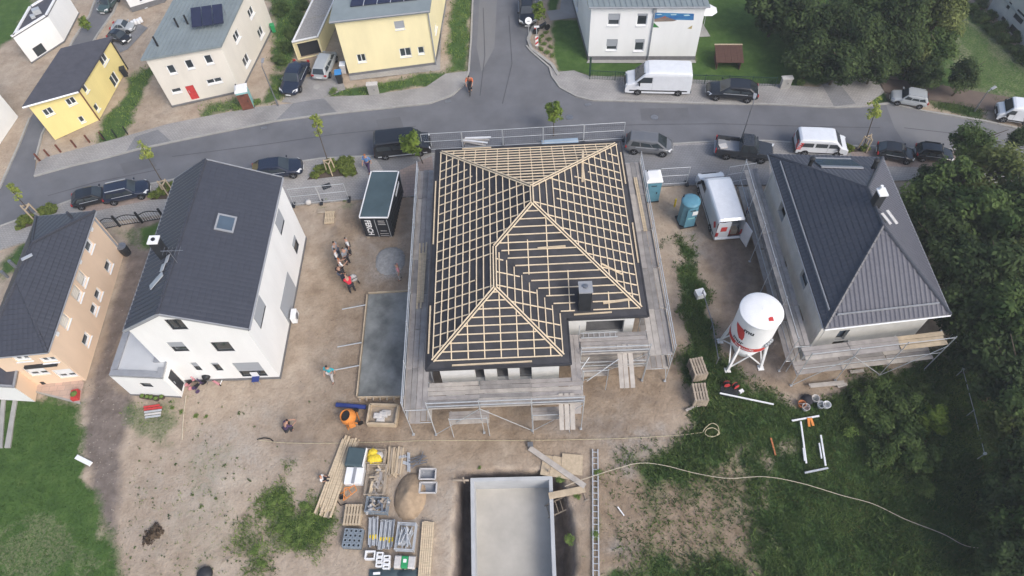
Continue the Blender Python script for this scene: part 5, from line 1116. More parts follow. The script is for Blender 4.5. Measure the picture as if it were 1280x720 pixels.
def van(name, label, px, head, L, W=1.98, H=2.55, p='paint_white', high=True, group=None, z=PV + .02, wins='panel', rear_open=False, loc=None, cat='van'):
    c = Vector(loc) if loc else G(*px); rt = thing(name, label, cat, (c.x, c.y, z), head, group); P_ = M[p]; hw = W / 2; X = lambda t_: -L / 2 + L * t_
    hood = H * (.47 if high else .60); fb = .40
    if high: prof = [(0, .32), (0, H * .55), (.012, H * .93), (.04, H * .985), (.5, H), (.66, H * .985), (.715, H * .93), (.855, H * .56), (.965, H * .455), (1.0, H * .30), (.995, .30), (.9, .26), (.1, .26)]
    else: prof = [(0, .34), (.0, H * .55), (.02, H * .92), (.06, H * .98), (.4, H), (.66, H * .985), (.72, H * .95), (.86, H * .60), (.975, H * .48), (1.0, H * .32), (.995, .30), (.9, .26), (.1, .26)]
    def sec(y, kz, ky=1): return [(X(t_), y, z_ if z_ < H * .5 else H * .5 + (z_ - H * .5) * kz) for t_, z_ in prof]
    ys = [(-hw * .93, .97), (-hw * .995, .90), (-hw, .60), (-hw, .0)]
    rows = [(-hw * .62, 1.0), (-hw * .80, .99), (-hw * .88, .95)]
    # half section: y as function of height keeps vertical sides with a rounded roof edge
    secs = []
    for kz, yy in ((1.0, .70), (.99, .82), (.955, .90)): secs.append((kz, yy))
    L_ = [[(X(t_), -hw * y_, z_ * (kz if z_ > H * .5 else 1)) for t_, z_ in prof] for kz, y_ in ((.88, 1.0), (.955, .955), (.99, .86), (1.0, .6))]
    L_ = L_ + [[(x, -y, z_) for x, y, z_ in s] for s in L_[::-1]]
    mb = MB(); n = len(prof); vs = [q for s in L_ for q in s]; fs = []
    for k in range(len(L_) - 1):
        for i in range(n):
            if rear_open and i in (0, 1): continue
            fs.append((k * n + i, (k + 1) * n + i, (k + 1) * n + (i + 1) % n, k * n + (i + 1) % n))
    fs += [tuple(range(n)), tuple((len(L_) - 1) * n + i for i in range(n - 1, -1, -1))]
    mb.add(vs, fs); o = mb.build('body', P_, rt, bevel=.02)
    wx0, wz0 = (.71, H * .92) if high else (.73, H * .92); wx1, wz1 = (.852, H * .585) if high else (.852, H * .625)
    glassq(rt, 'windscreen', [(X(wx1), -hw * .86, wz1), (X(wx1), hw * .86, wz1), (X(wx0), hw * .80, wz0), (X(wx0), -hw * .80, wz0)], off=.03)
    for sy in (-1, 1):
        q = [(X(.60), sy * (hw + .012), H * .56), (X(.835), sy * (hw + .012), H * .56), (X(.735), sy * hw * (.99) + sy * .02, H * .80), (X(.60), sy * hw * .99 + sy * .02, H * .80)]
        MB().poly(q if sy < 0 else q[::-1]).build('side_window', M['glass'], rt)
        if wins == 'bus':
            for a, b_ in ((.34, .57), (.06, .30)):
                q = [(X(a), sy * (hw + .012), H * .57), (X(b_), sy * (hw + .012), H * .57), (X(b_), sy * hw * .99 + sy * .02, H * .81), (X(a), sy * hw * .99 + sy * .02, H * .81)]
                MB().poly(q if sy < 0 else q[::-1]).build('side_window', M['glass'], rt)
        MB().box((X(.79), sy * (hw + .14), H * .55), (.12, .26, .3)).build('mirror', M['black_metal'], rt, bevel=.04)
        MB().box((X(.975), sy * hw * .80, H * .40), (.16, .3, .22), -sy * .4).build('headlight', M['lamp_glass'], rt, bevel=.05)
        MB().box((X(.004), sy * (hw - .1), H * .40), (.06, .14, .5)).build('tail_light', M['tail_red'], rt)
        MB().bar((X(.05), sy * (hw + .008), H * .22), (X(.93), sy * (hw + .008), H * .22), .02, .12).build('side_moulding', M['black_metal'] if p == 'paint_white' else M['galvanised'], rt)
        MB().bar((X(.59), sy * (hw + .004), H * .25), (X(.59), sy * (hw + .004), H * .82), .012, .02, up=(0, 1, 0)).build('door_seam', M['grey_trim'], rt)
    MB().box((X(.99), 0, .38), (.14, W * .95, .26)).build('bumper', M['black_metal'], rt, bevel=.05); MB().box((X(1.0) - .02, 0, H * .355), (.08, hw * 1.1, H * .08)).build('grille', M['black_metal'], rt)
    MB().box((X(0) - .03, 0, .42), (.14, W * .96, .2)).build('bumper', M['black_metal'] if not rear_open else P_, rt, bevel=.04)
    MB().box((X(1.0) + .055, 0, .45), (.02, .5, .11)).build('licence_plate', M['number_plate'], rt)
    wheels(rt, L * .62, W - .16, .345 if high else .33, .22, -L * .01)
    return rt
hN = hd((945, 128), (880, 123)); 
van('delivery_van', 'large white high-roof panel van parked on the far pavement before the mural house', (820, 112), hd((862, 119), (777, 117)), 5.9, 1.98, 2.55, group='vans at the kerb')
car('parked_car', 'black coupe-roofed car parked behind the white van on the far pavement', (913, 120.5), hd((945, 125), (880, 120)), 4.6, 1.85, 1.45, 'paint_black', 'hatch')
car('parked_car', 'grey compact people carrier beside the corner of the right scaffold', (810, 188), hd((785, 189), (842, 194)), 4.05, 1.75, 1.6, 'paint_grey', 'mpv')
car('parked_car', 'silver estate car by the brown path on the far right', (1133, 129), hd((1155, 132), (1113, 125)), 3.05, 1.8, 1.45, 'paint_silver', 'estate')
car('parked_car', 'black hatchback parked right behind the tiled house', (1116, 197), hd((1098, 193), (1134, 199)), 3.05, 1.8, 1.45, 'paint_black', 'hatch')
car('parked_car', 'black estate car with grey roof half hidden by the wood', (1164, 198), hd((1146, 195), (1184, 200)), 3.0, 1.8, 1.45, 'paint_black', 'estate')
car('parked_car', 'dark hatchback left of the other black car above the peach house', (121, 252), hd((104, 256), (141, 247)), 3.35, 1.8, 1.45, 'paint_black', 'hatch')
car('parked_car', 'dark estate car with roof rails above the peach house fence', (163, 245.5), hd((141, 251), (186, 241)), 3.75, 1.85, 1.5, 'paint_navy', 'estate')
car('parked_car', 'black car half hidden behind the white gable house', (350, 218), hd((325, 221), (381, 213)), 4.3, 1.8, 1.48, 'paint_navy', 'hatch')
car('parked_car', 'dark blue car in front of the yellow garage', (371, 103), hd((379, 84), (366, 112)), 4.5, 1.85, 1.48, 'paint_navy', 'sedan', z=.05)
car('parked_car', 'silver car seen from behind beside the blue lidded bin', (408, 87), hd((404, 95), (413, 74)), 3.9, 1.75, 1.5, 'paint_silver', 'mpv', z=.05)
car('parked_car', 'dark teal estate driving on the side street at the top left', (138, 8.5), hd((147, -4), (133, 14)), 3.0, 1.6, 1.4, 'paint_teal', 'estate', z=.03)
car('parked_car', 'black car on the small driveway behind the dark roofed yellow house', (152, 50.5), hd((145, 48), (160, 52)), 2.3, 1.7, 1.4, 'paint_black', 'hatch', z=.04)
car('parked_car', 'silver grey car beside the black one behind the yellow house', (156, 38), hd((148, 36), (165, 36)), 2.3, 1.7, 1.4, 'paint_silver', 'sedan', z=.04)
car('parked_car', 'black car under the green tree at the top of the junction street', (659, 20), hd((659, 4), (660, 36)), 4.2, 1.75, 1.5, 'paint_black', 'suv', z=.03)
van('black_van', 'black van with a leafy sapling hanging over its roof', (505, 189.5), hd((472, 195), (538, 188)), 4.85, 1.9, 1.95, 'paint_black', high=False, wins='bus', group='vans at the kerb')
t_ = van('crew_bus', 'white bus van with red stripes on its rear corner behind the tiled house', (1022, 188), hd((995, 187), (1055, 190)), 4.2, 1.75, 1.8, 'paint_white', high=False, wins='bus', group='vans at the kerb')
for k in range(4): MB().box((-1.95 + .05 * k, -.885, .8 + k * .2), (.34 - .03 * k, .02, .12)).build('red_stripe', M['red_print'], t_); MB().box((-2.11, -.6, .8 + k * .2), (.02, .4, .12)).build('red_stripe', M['red_print'], t_)
glassq(t_, 'rear_window', [(-2.11, .66, 1.15), (-2.11, -.66, 1.15), (-2.06, -.6, 1.6), (-2.06, .6, 1.6)], off=.02)
van('delivery_van', 'small white van at the far right edge by the path', (1263, 149), hd((1283, 153), (1243, 147)), 2.9, 1.6, 1.75, 'paint_white', high=False, group='vans at the kerb')
# delivery van with one rear door open
rt = van('courier_van', 'white panel van backed onto the site with one rear door open', (895, 263), hd((908, 296), (884, 221)), 6.3, 2.1, 2.55, group=None, rear_open=True, z=.04)
X0 = -3.15
MB().box((X0 + .0, .52, 1.32), (.06, .98, 1.95)).build('rear_door', M['paint_white'], rt); MB().box((X0 - .04, .5, 1.55), (.02, .46, .5)).build('red_square', M['red_print'], rt)
MB().box((X0 - .55, -1.12, 1.32), (.98, .06, 1.95), .25).build('rear_door', M['paint_white'], rt)
MB().box((0, 0, .45), (6.0, 2.0, .1)).build('cargo_floor', M['dark_brown_wood'], rt); MB().box((X0 + 1.9, 0, 1.4), (.05, 1.95, 1.9)).build('bulkhead', M['grey_trim'], rt)
for i, (x, y, s_, m_) in enumerate(((.5, -.5, .5, 'old_wood'), (.45, -.1, .35, 'red_plastic'), (1.0, -.6, .7, 'grey_trim'))): MB().box((X0 + x, y, .5 + s_ / 2), (s_, s_, s_)).build('cargo_box', M[m_], rt)
f = MB(); f.poly([(X0 + .55, 1.066, 1.1), (X0 + .85, 1.066, 1.5), (X0 + .55, 1.066, 1.9), (X0 + .25, 1.066, 1.5)][::-1]); f.build('red_diamond', M['red_print'], rt)
MB().box((X0 + .0, .93, .95), (.1, .2, .45)).build('tail_light', M['tail_red'], rt)
# pickup truck
def pickup():
    px = (928, 194); rt = thing('pickup_truck', 'dark grey pickup truck with an open load bed by the lamp post', 'pickup', tuple(G(*px)), hd((893, 190), (962, 198))); rt.location.z = PV + .02
    L, W, H = 4.75, 1.8, 1.72; hw = W / 2; P_ = M['paint_anthracite']; X = lambda t_: -L / 2 + L * t_; bl = 1.0
    st = [(.40, 1, .3, bl), (.55, 1, .28, bl), (.75, 1, .28, bl), (.88, .98, .3, .93), (.97, .92, .36, .86), (1, .82, .42, .6)]
    secs = [[(X(t_), -hw * k * .97, zb), (X(t_), -hw * k, lerp(zb, zt, .6)), (X(t_), -hw * k * .88, zt), (X(t_), hw * k * .88, zt), (X(t_), hw * k, lerp(zb, zt, .6)), (X(t_), hw * k * .97, zb)] for t_, k, zb, zt in st]
    MB().loft(secs).build('body', P_, rt, bevel=.03)
    b = MB()
    b.box((X(.205), 0, .62), (L * .39, W * .96, .1)); b.build('bed_floor', M['grey_trim'], rt)
    for sy in (-1, 1): MB().box((X(.205), sy * (hw - .06), .72), (L * .39, .12, .66)).build('bed_side', P_, rt, bevel=.03)
    MB().box((X(.015), 0, .72), (.1, W * .85, .62)).build('tailgate', P_, rt, bevel=.02)
    MB().box((X(.12), -.1, .75), (.7, .55, .16), .4).build('bed_load', M['cement_bag'], rt, bevel=.05)
    xs = [X(.405), X(.43), X(.62), X(.735)]; wb_, wt = hw * .92, hw * .78
    vs = [(xs[0], -wb_, bl - .02), (xs[0], wb_, bl - .02), (xs[3], -wb_, bl - .02), (xs[3], wb_, bl - .02), (xs[1], -wt, H), (xs[1], wt, H), (xs[2], -wt, H), (xs[2], wt, H)]
    MB().add(vs, [(0, 2, 6, 4), (3, 1, 5, 7), (2, 3, 7, 6), (4, 6, 7, 5), (1, 0, 4, 5)]).build('cab', P_, rt, bevel=.05)
    glassq(rt, 'windscreen', [vs[2], vs[3], vs[7], vs[6]], sh=.12); glassq(rt, 'rear_window', [vs[1], vs[0], vs[4], vs[5]], sh=.2)
    for sy in (-1, 1):
        i = 0 if sy < 0 else 1; A, B, C_, D_ = [Vector(vs[k]) for k in ((0, 2, 6, 4) if sy < 0 else (3, 1, 5, 7))]
        if sy < 0: q1 = [A.lerp(B, .06), A.lerp(B, .46), D_.lerp(C_, .50), D_.lerp(C_, .06)]; q2 = [A.lerp(B, .52), A.lerp(B, .95), C_, D_.lerp(C_, .56)]
        else: q1 = [A.lerp(B, .54), A.lerp(B, .94), D_.lerp(C_, .94) if False else C_.lerp(D_, .06), C_.lerp(D_, .50)]; q2 = [A.lerp(B, .05), A.lerp(B, .48), C_.lerp(D_, .56), D_]
        glassq(rt, 'side_window', q1, sh=.12); glassq(rt, 'side_window', q2, sh=.12)
        MB().box((X(.0) - .01, sy * (hw - .12), .85), (.08, .18, .4)).build('tail_light', M['tail_red'], rt); MB().box((X(.975), sy * (hw - .28), .78), (.16, .34, .18), -sy * .3).build('headlight', M['lamp_glass'], rt, bevel=.04)
        MB().box((X(.70), sy * (hw + .1), 1.08), (.14, .22, .18)).build('mirror', P_, rt, bevel=.04)
    wheels(rt, L * .60, W - .12, .37, .24); MB().box((X(0) - .05, 0, .5), (.1, W * .8, .14)).build('bumper', M['galvanised'], rt)
pickup()
# ================================================================ PEOPLE
for k_, c_, r_ in (('skin', (.42, .24, .17), .6), ('shirt_white', (.66, .66, .66), .85), ('shirt_grey', (.24, .26, .29), .85), ('shirt_pink', (.60, .26, .29), .85), ('shirt_turquoise', (.03, .42, .50), .8), ('shirt_red', (.52, .03, .05), .85), ('shirt_orange', (.62, .17, .07), .8), ('shirt_blue', (.10, .24, .50), .85), ('cloth_dark', (.028, .028, .035), .9), ('cloth_jeans', (.06, .075, .11), .9), ('cloth_light', (.45, .43, .42), .9), ('cloth_purple', (.07, .045, .10), .9), ('hair_dark', (.025, .018, .014), .7), ('hair_red', (.38, .13, .04), .7), ('hair_grey', (.12, .12, .13), .7), ('shoe', (.025, .025, .027), .7), ('eye', (.02, .02, .02), .3)):
    M[k_] = mat(k_, c_, r_, .12, 6)
def skin(name, joints, edges, mats, parent, sub=1, root=0):
    """one continuous surface grown round a skeleton: joints {key: (pos, radius)}"""
    ks = list(joints); me_ = bpy.data.meshes.new(name); me_.from_pydata([joints[k][0] for k in ks], [(ks.index(a), ks.index(b_)) for a, b_ in edges], [])
    o = bpy.data.objects.new(name, me_); COL.objects.link(o); m_ = o.modifiers.new('skin', 'SKIN'); m_.use_smooth_shade = True
    for i, k in enumerate(ks): r_ = joints[k][1]; r_ = r_ if isinstance(r_, tuple) else (r_, r_); me_.skin_vertices[0].data[i].radius = r_; me_.skin_vertices[0].data[i].use_root = (i == root)
    s_ = o.modifiers.new('sub', 'SUBSURF'); s_.levels = s_.render_levels = sub
    dg = bpy.context.evaluated_depsgraph_get(); me2 = bpy.data.meshes.new_from_object(o.evaluated_get(dg)); bpy.data.objects.remove(o); bpy.data.meshes.remove(me_)
    me2.name = name; me2.materials.clear(); me2.materials.append(M[mats]); me2.polygons.foreach_set('use_smooth', [True] * len(me2.polygons))
    return link(name, me2, parent)
def person(label, px, face, pose='stand', top='shirt_white', legs='cloth_dark', hair='hair_dark', H=1.76, z=0.0, loc=None, group=None, arm=None, longhair=False):
    c = Vector(loc) if loc else G(px[0], px[1], z); rt = thing('person', label, 'person', (c.x, c.y, z), face, group); H *= 1.2; k = H / 1.76
    v = lambda x, y, z_: Vector((x, y, z_)) * k      # x forward, y left
    J = {}
    def arm_pts(sy, sh, el, wr):
        J['sh%d' % sy] = (sh, .055 * k); J['el%d' % sy] = (el, .042 * k); J['wr%d' % sy] = (wr, .030 * k)
        d = (wr - el).normalized(); pd = d.cross(Vector((0, sy, 0))).normalized(); pl = wr + d * .075 * k; J['pa%d' % sy] = (pl, (.040 * k, .020 * k)); E_.append(('wr%d' % sy, 'pa%d' % sy))
        sd_ = Vector((1, 0, 0)) - d * d.x; sd_ = sd_.normalized() if sd_.length > .1 else Vector((0, 1, 0)); nn = d.cross(sd_)
        for f_, (o_, ln) in enumerate(((-.030, .075), (-.010, .090), (.010, .085), (.030, .065))):
            a = pl + sd_ * o_ * k + d * .02 * k; b_ = a + (d * .8 + nn * .25 * sy).normalized() * ln * k * .55; e_ = b_ + (d * .6 + nn * .6 * sy).normalized() * ln * k * .5
            J['f%d%d' % (sy, f_)] = (b_, .009 * k); J['g%d%d' % (sy, f_)] = (e_, .008 * k); E_.extend([('pa%d' % sy, 'f%d%d' % (sy, f_)), ('f%d%d' % (sy, f_), 'g%d%d' % (sy, f_))])
        a = wr + d * .03 * k + sd_ * .055 * k; J['t%d' % sy] = (a, .010 * k); J['u%d' % sy] = (a + (d * .7 + sd_ * .4).normalized() * .045 * k, .009 * k); E_.extend([('wr%d' % sy, 't%d' % sy), ('t%d' % sy, 'u%d' % sy)])
        E_.extend([('ch', 'sh%d' % sy), ('sh%d' % sy, 'el%d' % sy), ('el%d' % sy, 'wr%d' % sy)])
    E_ = []
    if pose in ('stand', 'walk', 'carry'):
        pel, ch, nk, hd_ = v(0, 0, .95), v(.01, 0, 1.36), v(.02, 0, 1.50), v(.04, 0, 1.62)
        sw = .22 if pose == 'walk' else .03
        L_ = {1: (v(.02, .10, .90), v(sw * .7 + .03, .11, .49), v(sw * .9, .11, .09)), -1: (v(.0, -.10, .90), v(.04 - sw * .3, -.11, .49), v(-sw, -.11, .10))}
        if pose == 'carry' or arm == 'fwd': A_ = {s_: (v(0, s_ * .20, 1.41), v(.10, s_ * .25, 1.14), v(.34, s_ * .16, 1.18)) for s_ in (1, -1)}
        else: A_ = {1: (v(0, .20, 1.41), v(-.03 - sw * .4, .26, 1.13), v(.04 - sw * .6, .27, .89)), -1: (v(0, -.20, 1.41), v(-.03 + sw * .4, -.26, 1.13), v(.06 + sw * .6, -.27, .90))}
    elif pose == 'bend':
        pel, ch, nk, hd_ = v(-.12, 0, .90), v(.22, 0, 1.15), v(.34, 0, 1.20), v(.46, 0, 1.20)
        L_ = {s_: (v(-.10, s_ * .11, .86), v(.04, s_ * .15, .48), v(-.06, s_ * .16, .09)) for s_ in (1, -1)}
        A_ = {s_: (v(.24, s_ * .20, 1.13), v(.36, s_ * .22, .86), v(.48, s_ * .12, .66)) for s_ in (1, -1)}
    elif pose == 'crouch':
        pel, ch, nk, hd_ = v(-.18, 0, .34), v(.02, 0, .72), v(.10, 0, .86), v(.17, 0, .96)
        L_ = {s_: (v(-.14, s_ * .11, .33), v(.24, s_ * .18, .50), v(.02, s_ * .17, .09)) for s_ in (1, -1)}
        A_ = {s_: (v(.04, s_ * .20, .76), v(.24, s_ * .24, .58), v(.44, s_ * .12, .48)) for s_ in (1, -1)}
    elif pose == 'sit':
        pel, ch, nk, hd_ = v(0, 0, .14), v(-.04, 0, .56), v(-.03, 0, .70), v(.0, 0, .83)
        L_ = {s_: (v(.03, s_ * .10, .13), v(.42, s_ * .13, .28), v(.76, s_ * .12, .08)) for s_ in (1, -1)}
        A_ = {s_: (v(-.03, s_ * .20, .60), v(.06, s_ * .25, .34), v(.30, s_ * .16, .30)) for s_ in (1, -1)}
    elif pose == 'ride':
        pel, ch, nk, hd_ = v(-.12, 0, .98), v(.10, 0, 1.36), v(.17, 0, 1.48), v(.22, 0, 1.60)
        L_ = {1: (v(-.10, .09, .95), v(.26, .10, .78), v(.12, .11, .36)), -1: (v(-.10, -.09, .95), v(.20, -.10, .55), v(.02, -.11, .16))}
        A_ = {s_: (v(.10, s_ * .20, 1.40), v(.28, s_ * .27, 1.18), v(.46, s_ * .22, 1.04)) for s_ in (1, -1)}
    J['pe'] = (pel, (.15 * k, .11 * k)); J['wa'] = (pel.lerp(ch, .45), (.13 * k, .095 * k)); J['ch'] = (ch, (.165 * k, .11 * k)); J['nk'] = (nk, .052 * k)
    J['hd'] = (hd_, (.078 * k, .088 * k)); J['tp'] = (hd_ + (hd_ - nk).normalized() * .085 * k, (.062 * k, .072 * k))
    E_ += [('pe', 'wa'), ('wa', 'ch'), ('ch', 'nk'), ('nk', 'hd'), ('hd', 'tp')]
    for s_ in (1, -1):
        hp, kn, an = L_[s_]; J['hp%d' % s_] = (hp, .088 * k); J['kn%d' % s_] = (kn, .055 * k); J['an%d' % s_] = (an, .040 * k); J['to%d' % s_] = (an + Vector((.17, 0, -.045)) * k, .035 * k)
        E_ += [('pe', 'hp%d' % s_), ('hp%d' % s_, 'kn%d' % s_), ('kn%d' % s_, 'an%d' % s_), ('an%d' % s_, 'to%d' % s_)]
        arm_pts(s_, *A_[s_])
    bo = skin('body', J, E_, 'skin', rt)
    # clothes follow the same skeleton, a little wider
    T = {}; tj = ['pe', 'wa', 'ch', 'sh1', 'sh-1', 'el1', 'el-1']
    for q in tj: r_ = J[q][1]; T[q] = (J[q][0], tuple(a + .022 * k for a in r_) if isinstance(r_, tuple) else r_ + .022 * k)
    T['nk'] = (J['ch'][0].lerp(J['nk'][0], .55), .075 * k)
    skin('shirt', T, [('pe', 'wa'), ('wa', 'ch'), ('ch', 'nk'), ('ch', 'sh1'), ('ch', 'sh-1'), ('sh1', 'el1'), ('sh-1', 'el-1')], top, rt)
    T = {'pe': (J['pe'][0] - Vector((0, 0, .0)), tuple(a + .012 * k for a in J['pe'][1]))}
    for s_ in (1, -1):
        for q, e_ in (('hp', .028), ('kn', .025), ('an', .028)): T['%s%d' % (q, s_)] = (J['%s%d' % (q, s_)][0], J['%s%d' % (q, s_)][1] + e_ * k)
    skin('trousers', T, [x for s_ in (1, -1) for x in (('pe', 'hp%d' % s_), ('hp%d' % s_, 'kn%d' % s_), ('kn%d' % s_, 'an%d' % s_))], legs, rt)
    for s_ in (1, -1):
        an = J['an%d' % s_][0]; skin('shoe', {'a': (an + Vector((-.05, 0, -.045)) * k, .046 * k), 'b': (an + Vector((.08, 0, -.05)) * k, .05 * k), 'c': (an + Vector((.19, 0, -.055)) * k, .036 * k)}, [('a', 'b'), ('b', 'c')], 'shoe', rt)
    # hair cap and face
    up = (hd_ - nk).normalized(); fw_ = Vector((1, 0, 0)) - up * up.x; fw_.normalize(); lf = up.cross(fw_)
    hj = {'a': (hd_ + up * .02 * k - fw_ * .045 * k, (.088 * k, .075 * k)), 'b': (hd_ + up * .085 * k - fw_ * .012 * k, (.078 * k, .084 * k)), 'c': (hd_ + up * .115 * k + fw_ * .02 * k, .05 * k)}
    he = [('a', 'b'), ('b', 'c')]
    if longhair: hj['d'] = (nk - fw_ * .06 * k, .06 * k); he.append(('a', 'd'))
    skin('hair', hj, he, hair, rt)
    for s_ in (1, -1):
        e_ = hd_ + fw_ * .088 * k + lf * s_ * .032 * k + up * .012 * k; MB().lathe([(.0, -.012 * k), (.011 * k, 0), (0, .012 * k)], tuple(e_), 6, cap=False).build('eye', M['eye'], bo)
        e_ = hd_ + lf * s_ * .086 * k; MB().box(tuple(e_), (.035 * k, .02 * k, .055 * k)).build('ear', M['skin'], bo)
    n_ = hd_ + fw_ * .098 * k - up * .012 * k; MB().tube(n_ + up * .02 * k - fw_ * .01 * k, n_ - up * .012 * k + fw_ * .008 * k, .009 * k, 6, .016 * k).build('nose', M['skin'], bo)
    n_ = hd_ + fw_ * .084 * k - up * .048 * k; MB().bar(n_ - lf * .022 * k, n_ + lf * .022 * k, .014 * k, .010 * k).build('mouth', M['shirt_pink'], bo)
    return rt
GP = 'people standing together on the building site'
person('person in a white shirt and dark trousers at the top right of the group', (439, 317), math.radians(200), 'stand', 'shirt_white', 'cloth_dark', group=GP)
person('person in a pale blue grey shirt at the top left of the group', (424, 322), math.radians(-20), 'stand', 'shirt_grey', 'cloth_jeans', group=GP)
person('person in a white top in the middle left of the group', (425, 331), math.radians(20), 'stand', 'shirt_white', 'cloth_jeans', group=GP)
person('person in a grey jacket facing away in the middle of the group', (436, 330), math.radians(150), 'stand', 'shirt_grey', 'cloth_dark', group=GP)
person('person with red hair and white top holding something in front', (430, 343), math.radians(30), 'carry', 'shirt_white', 'cloth_dark', 'hair_red', group=GP)
person('person in dark clothes at the lower end of the group', (430, 352), math.radians(60), 'stand', 'cloth_dark', 'cloth_jeans', group=GP)
person('person in a red top bending over the push chair', (441, 364), math.radians(120), 'bend', 'shirt_red', 'cloth_dark', group=GP)
person('person in a pink shirt on the pale gravel patch beside the scaffold', (501, 349), math.radians(190), 'stand', 'shirt_pink', 'cloth_light', 'hair_grey')
person('person in a turquoise shirt walking over the sand', (417, 474), math.radians(250), 'walk', 'shirt_turquoise', 'cloth_light')
person('person in dark purple crouching alone on the sand', (362, 537), math.radians(40), 'crouch', 'cloth_purple', 'cloth_dark')
person('red haired child in a pale top sitting beside the long timber stack', (404, 600), math.radians(-5), 'sit', 'shirt_white', 'cloth_dark', 'hair_red', H=1.25)
person('red haired person in a blue top on the pavement behind the container', (462, 214), math.radians(250), 'walk', 'shirt_blue', 'cloth_purple', 'hair_red', z=PV + .005)
person('person in dark clothes beside the open van door', (929, 279), math.radians(150), 'stand', 'cloth_purple', 'cloth_dark')
# push chair next to the group
pc = thing('push_chair', 'grey push chair with a pale hood among the group', 'pushchair', tuple(G(443, 352)), math.radians(120))
MB().loft([[(-.3, -.22, .45), (-.3, .22, .45), (-.3, .22, .5), (-.3, -.22, .5)], [(.25, -.22, .40), (.25, .22, .40), (.25, .22, .48), (.25, -.22, .48)]]).build('seat', M['cloth_light'], pc)
MB().lathe([(.30, 0), (.27, .2), (.15, .33), (.02, .37)], (-.15, 0, .62), 12).build('hood', M['cloth_light'], pc)
for sy in (-.25, .25):
    MB().tube((-.5, sy, 1.02), (.35, sy, .16), .02).build('frame', M['black_metal'], pc); MB().tube((.2, sy, .45), (-.35, sy, .14), .02).build('frame', M['black_metal'], pc)
    for x in (.35, -.35): MB().tube((x, sy - .03, .14), (x, sy + .03, .14), .14, 12).build('wheel', M['rubber'], pc)
MB().tube((-.5, -.25, 1.02), (-.5, .25, 1.02), .025).build('handle', M['rubber'], pc)
# cyclist
hc = hd((590, 96), (588, 112)); bk = thing('bicycle', 'dark bicycle ridden at the street corner', 'bicycle', tuple(G(588.5, 115)), hc + math.pi / 2 * 0); bk.location.z = .03
for x in (-.52, .52):
    o = MB(); n = 18
    for i in range(n): a, b_ = 2 * math.pi * i / n, 2 * math.pi * (i + 1) / n; o.tube((x + .33 * math.cos(a), 0, .35 + .33 * math.sin(a)), (x + .33 * math.cos(b_), 0, .35 + .33 * math.sin(b_)), .022, 5)
    for i in range(6): a = math.pi * i / 6; o.tube((x - .32 * math.cos(a), 0, .35 - .32 * math.sin(a)), (x + .32 * math.cos(a), 0, .35 + .32 * math.sin(a)), .005, 3)
    o.build('wheel', M['rubber'], bk)
f = MB(); [f.tube(a, b_, .022) for a, b_ in (((-.52, 0, .35), (-.15, 0, .82)), ((-.15, 0, .82), (0, 0, .3)), ((0, 0, .3), (.38, 0, .82)), ((-.15, 0, .82), (.38, 0, .85)), ((.38, 0, .98), (.52, 0, .35)), ((-.52, 0, .35), (0, 0, .3)), ((-.15, 0, .82), (-.18, 0, .94)))]; f.build('frame', M['black_metal'], bk)
MB().tube((.42, -.28, 1.02), (.42, .28, 1.02), .018).build('handlebar', M['black_metal'], bk); MB().box((-.2, 0, .95), (.26, .15, .06)).build('saddle', M['rubber'], bk, bevel=.02)
MB().box((-.55, .12, .55), (.35, .12, .3)).build('pannier', M['cement_bag'], bk); MB().box((-.55, -.12, .55), (.35, .12, .3)).build('pannier', M['cement_bag'], bk)
person('person in an orange top riding the dark bicycle', None, hc, 'ride', 'shirt_orange', 'cloth_dark', loc=tuple(bk.location), z=.03)
# ================================================================ SITE EQUIPMENT
def place(tl, tr, bl, z=0):
    a, b_, c = G(*tl, z), G(*tr, z), G(*bl, z); e = (b_ - a); w_ = e.length; rz = math.atan2(e.y, e.x); n = Vector((math.sin(rz), -math.cos(rz), 0)); d = (c - a).dot(n)
    ct = (b_ + c) / 2; return Vector((ct.x, ct.y, 0)), rz, w_, d
def pallet_obj(label, tl, tr, bl, h, group, stack=1, m='old_wood', slats=6):
    c, rz, w_, d = place(tl, tr, bl, h); rt = thing('pallet_stack' if stack > 1 else 'pallet', label, 'pallets' if stack > 1 else 'pallet', tuple(c), rz, group)
    for k in range(stack):
        z0 = k * (h / stack); hh = h / stack - .012
        for j in range(slats): MB().box((-w_ / 2 + (j + .5) * w_ / slats, 0, z0 + hh - .02), (w_ / slats * .62, d, .035)).build('slat', M[m], rt)
        for j in (-1, 0, 1): MB().box((0, j * (d / 2 - .07), z0 + hh - .075), (w_, .12, .07)).build('bearer', M[m], rt); MB().box((0, j * (d / 2 - .07), z0 + .018), (w_ * .98, .1, .03)).build('runner', M[m], rt)
        for i in (-1, 0, 1):
            for j in (-1, 0, 1): MB().box((i * (w_ / 2 - .07), j * (d / 2 - .07), z0 + hh * .38), (.13, .11, hh * .46)).build('block', M[m], rt)
    return rt
def boards(name, label, tl, tr, bl, n, layers, m, hgt=.06, z=0, jit=.3, cat='timber', group='timber stacks on the site', slack=.0):
    c, rz, w_, d = place(tl, tr, bl, .1); rt = thing(name, label, cat, (c.x, c.y, z), rz, group); r_ = random.Random(len(label))
    for k in range(layers):
        for j in range(n):
            if k == layers - 1 and layers > 1 and r_.random() < .25: continue
            x = -w_ / 2 + (j + .5) * w_ / n; o = r_.uniform(-jit, jit); a = r_.uniform(-slack, slack)
            MB().bar((x + a, -d / 2 + o, .03 + k * (hgt + .01)), (x - a, d / 2 + o * .5, .03 + k * (hgt + .01)), w_ / n - .02, hgt).build('board', M[m if r_.random() < .8 else 'old_wood'], rt)
    return rt
boards('timber_stack', 'long pile of weathered yellowish boards left of the black tarpaulin', (420, 545), (440, 549), (404, 639), 8, 3, 'new_wood', .07, jit=.35, slack=.06)
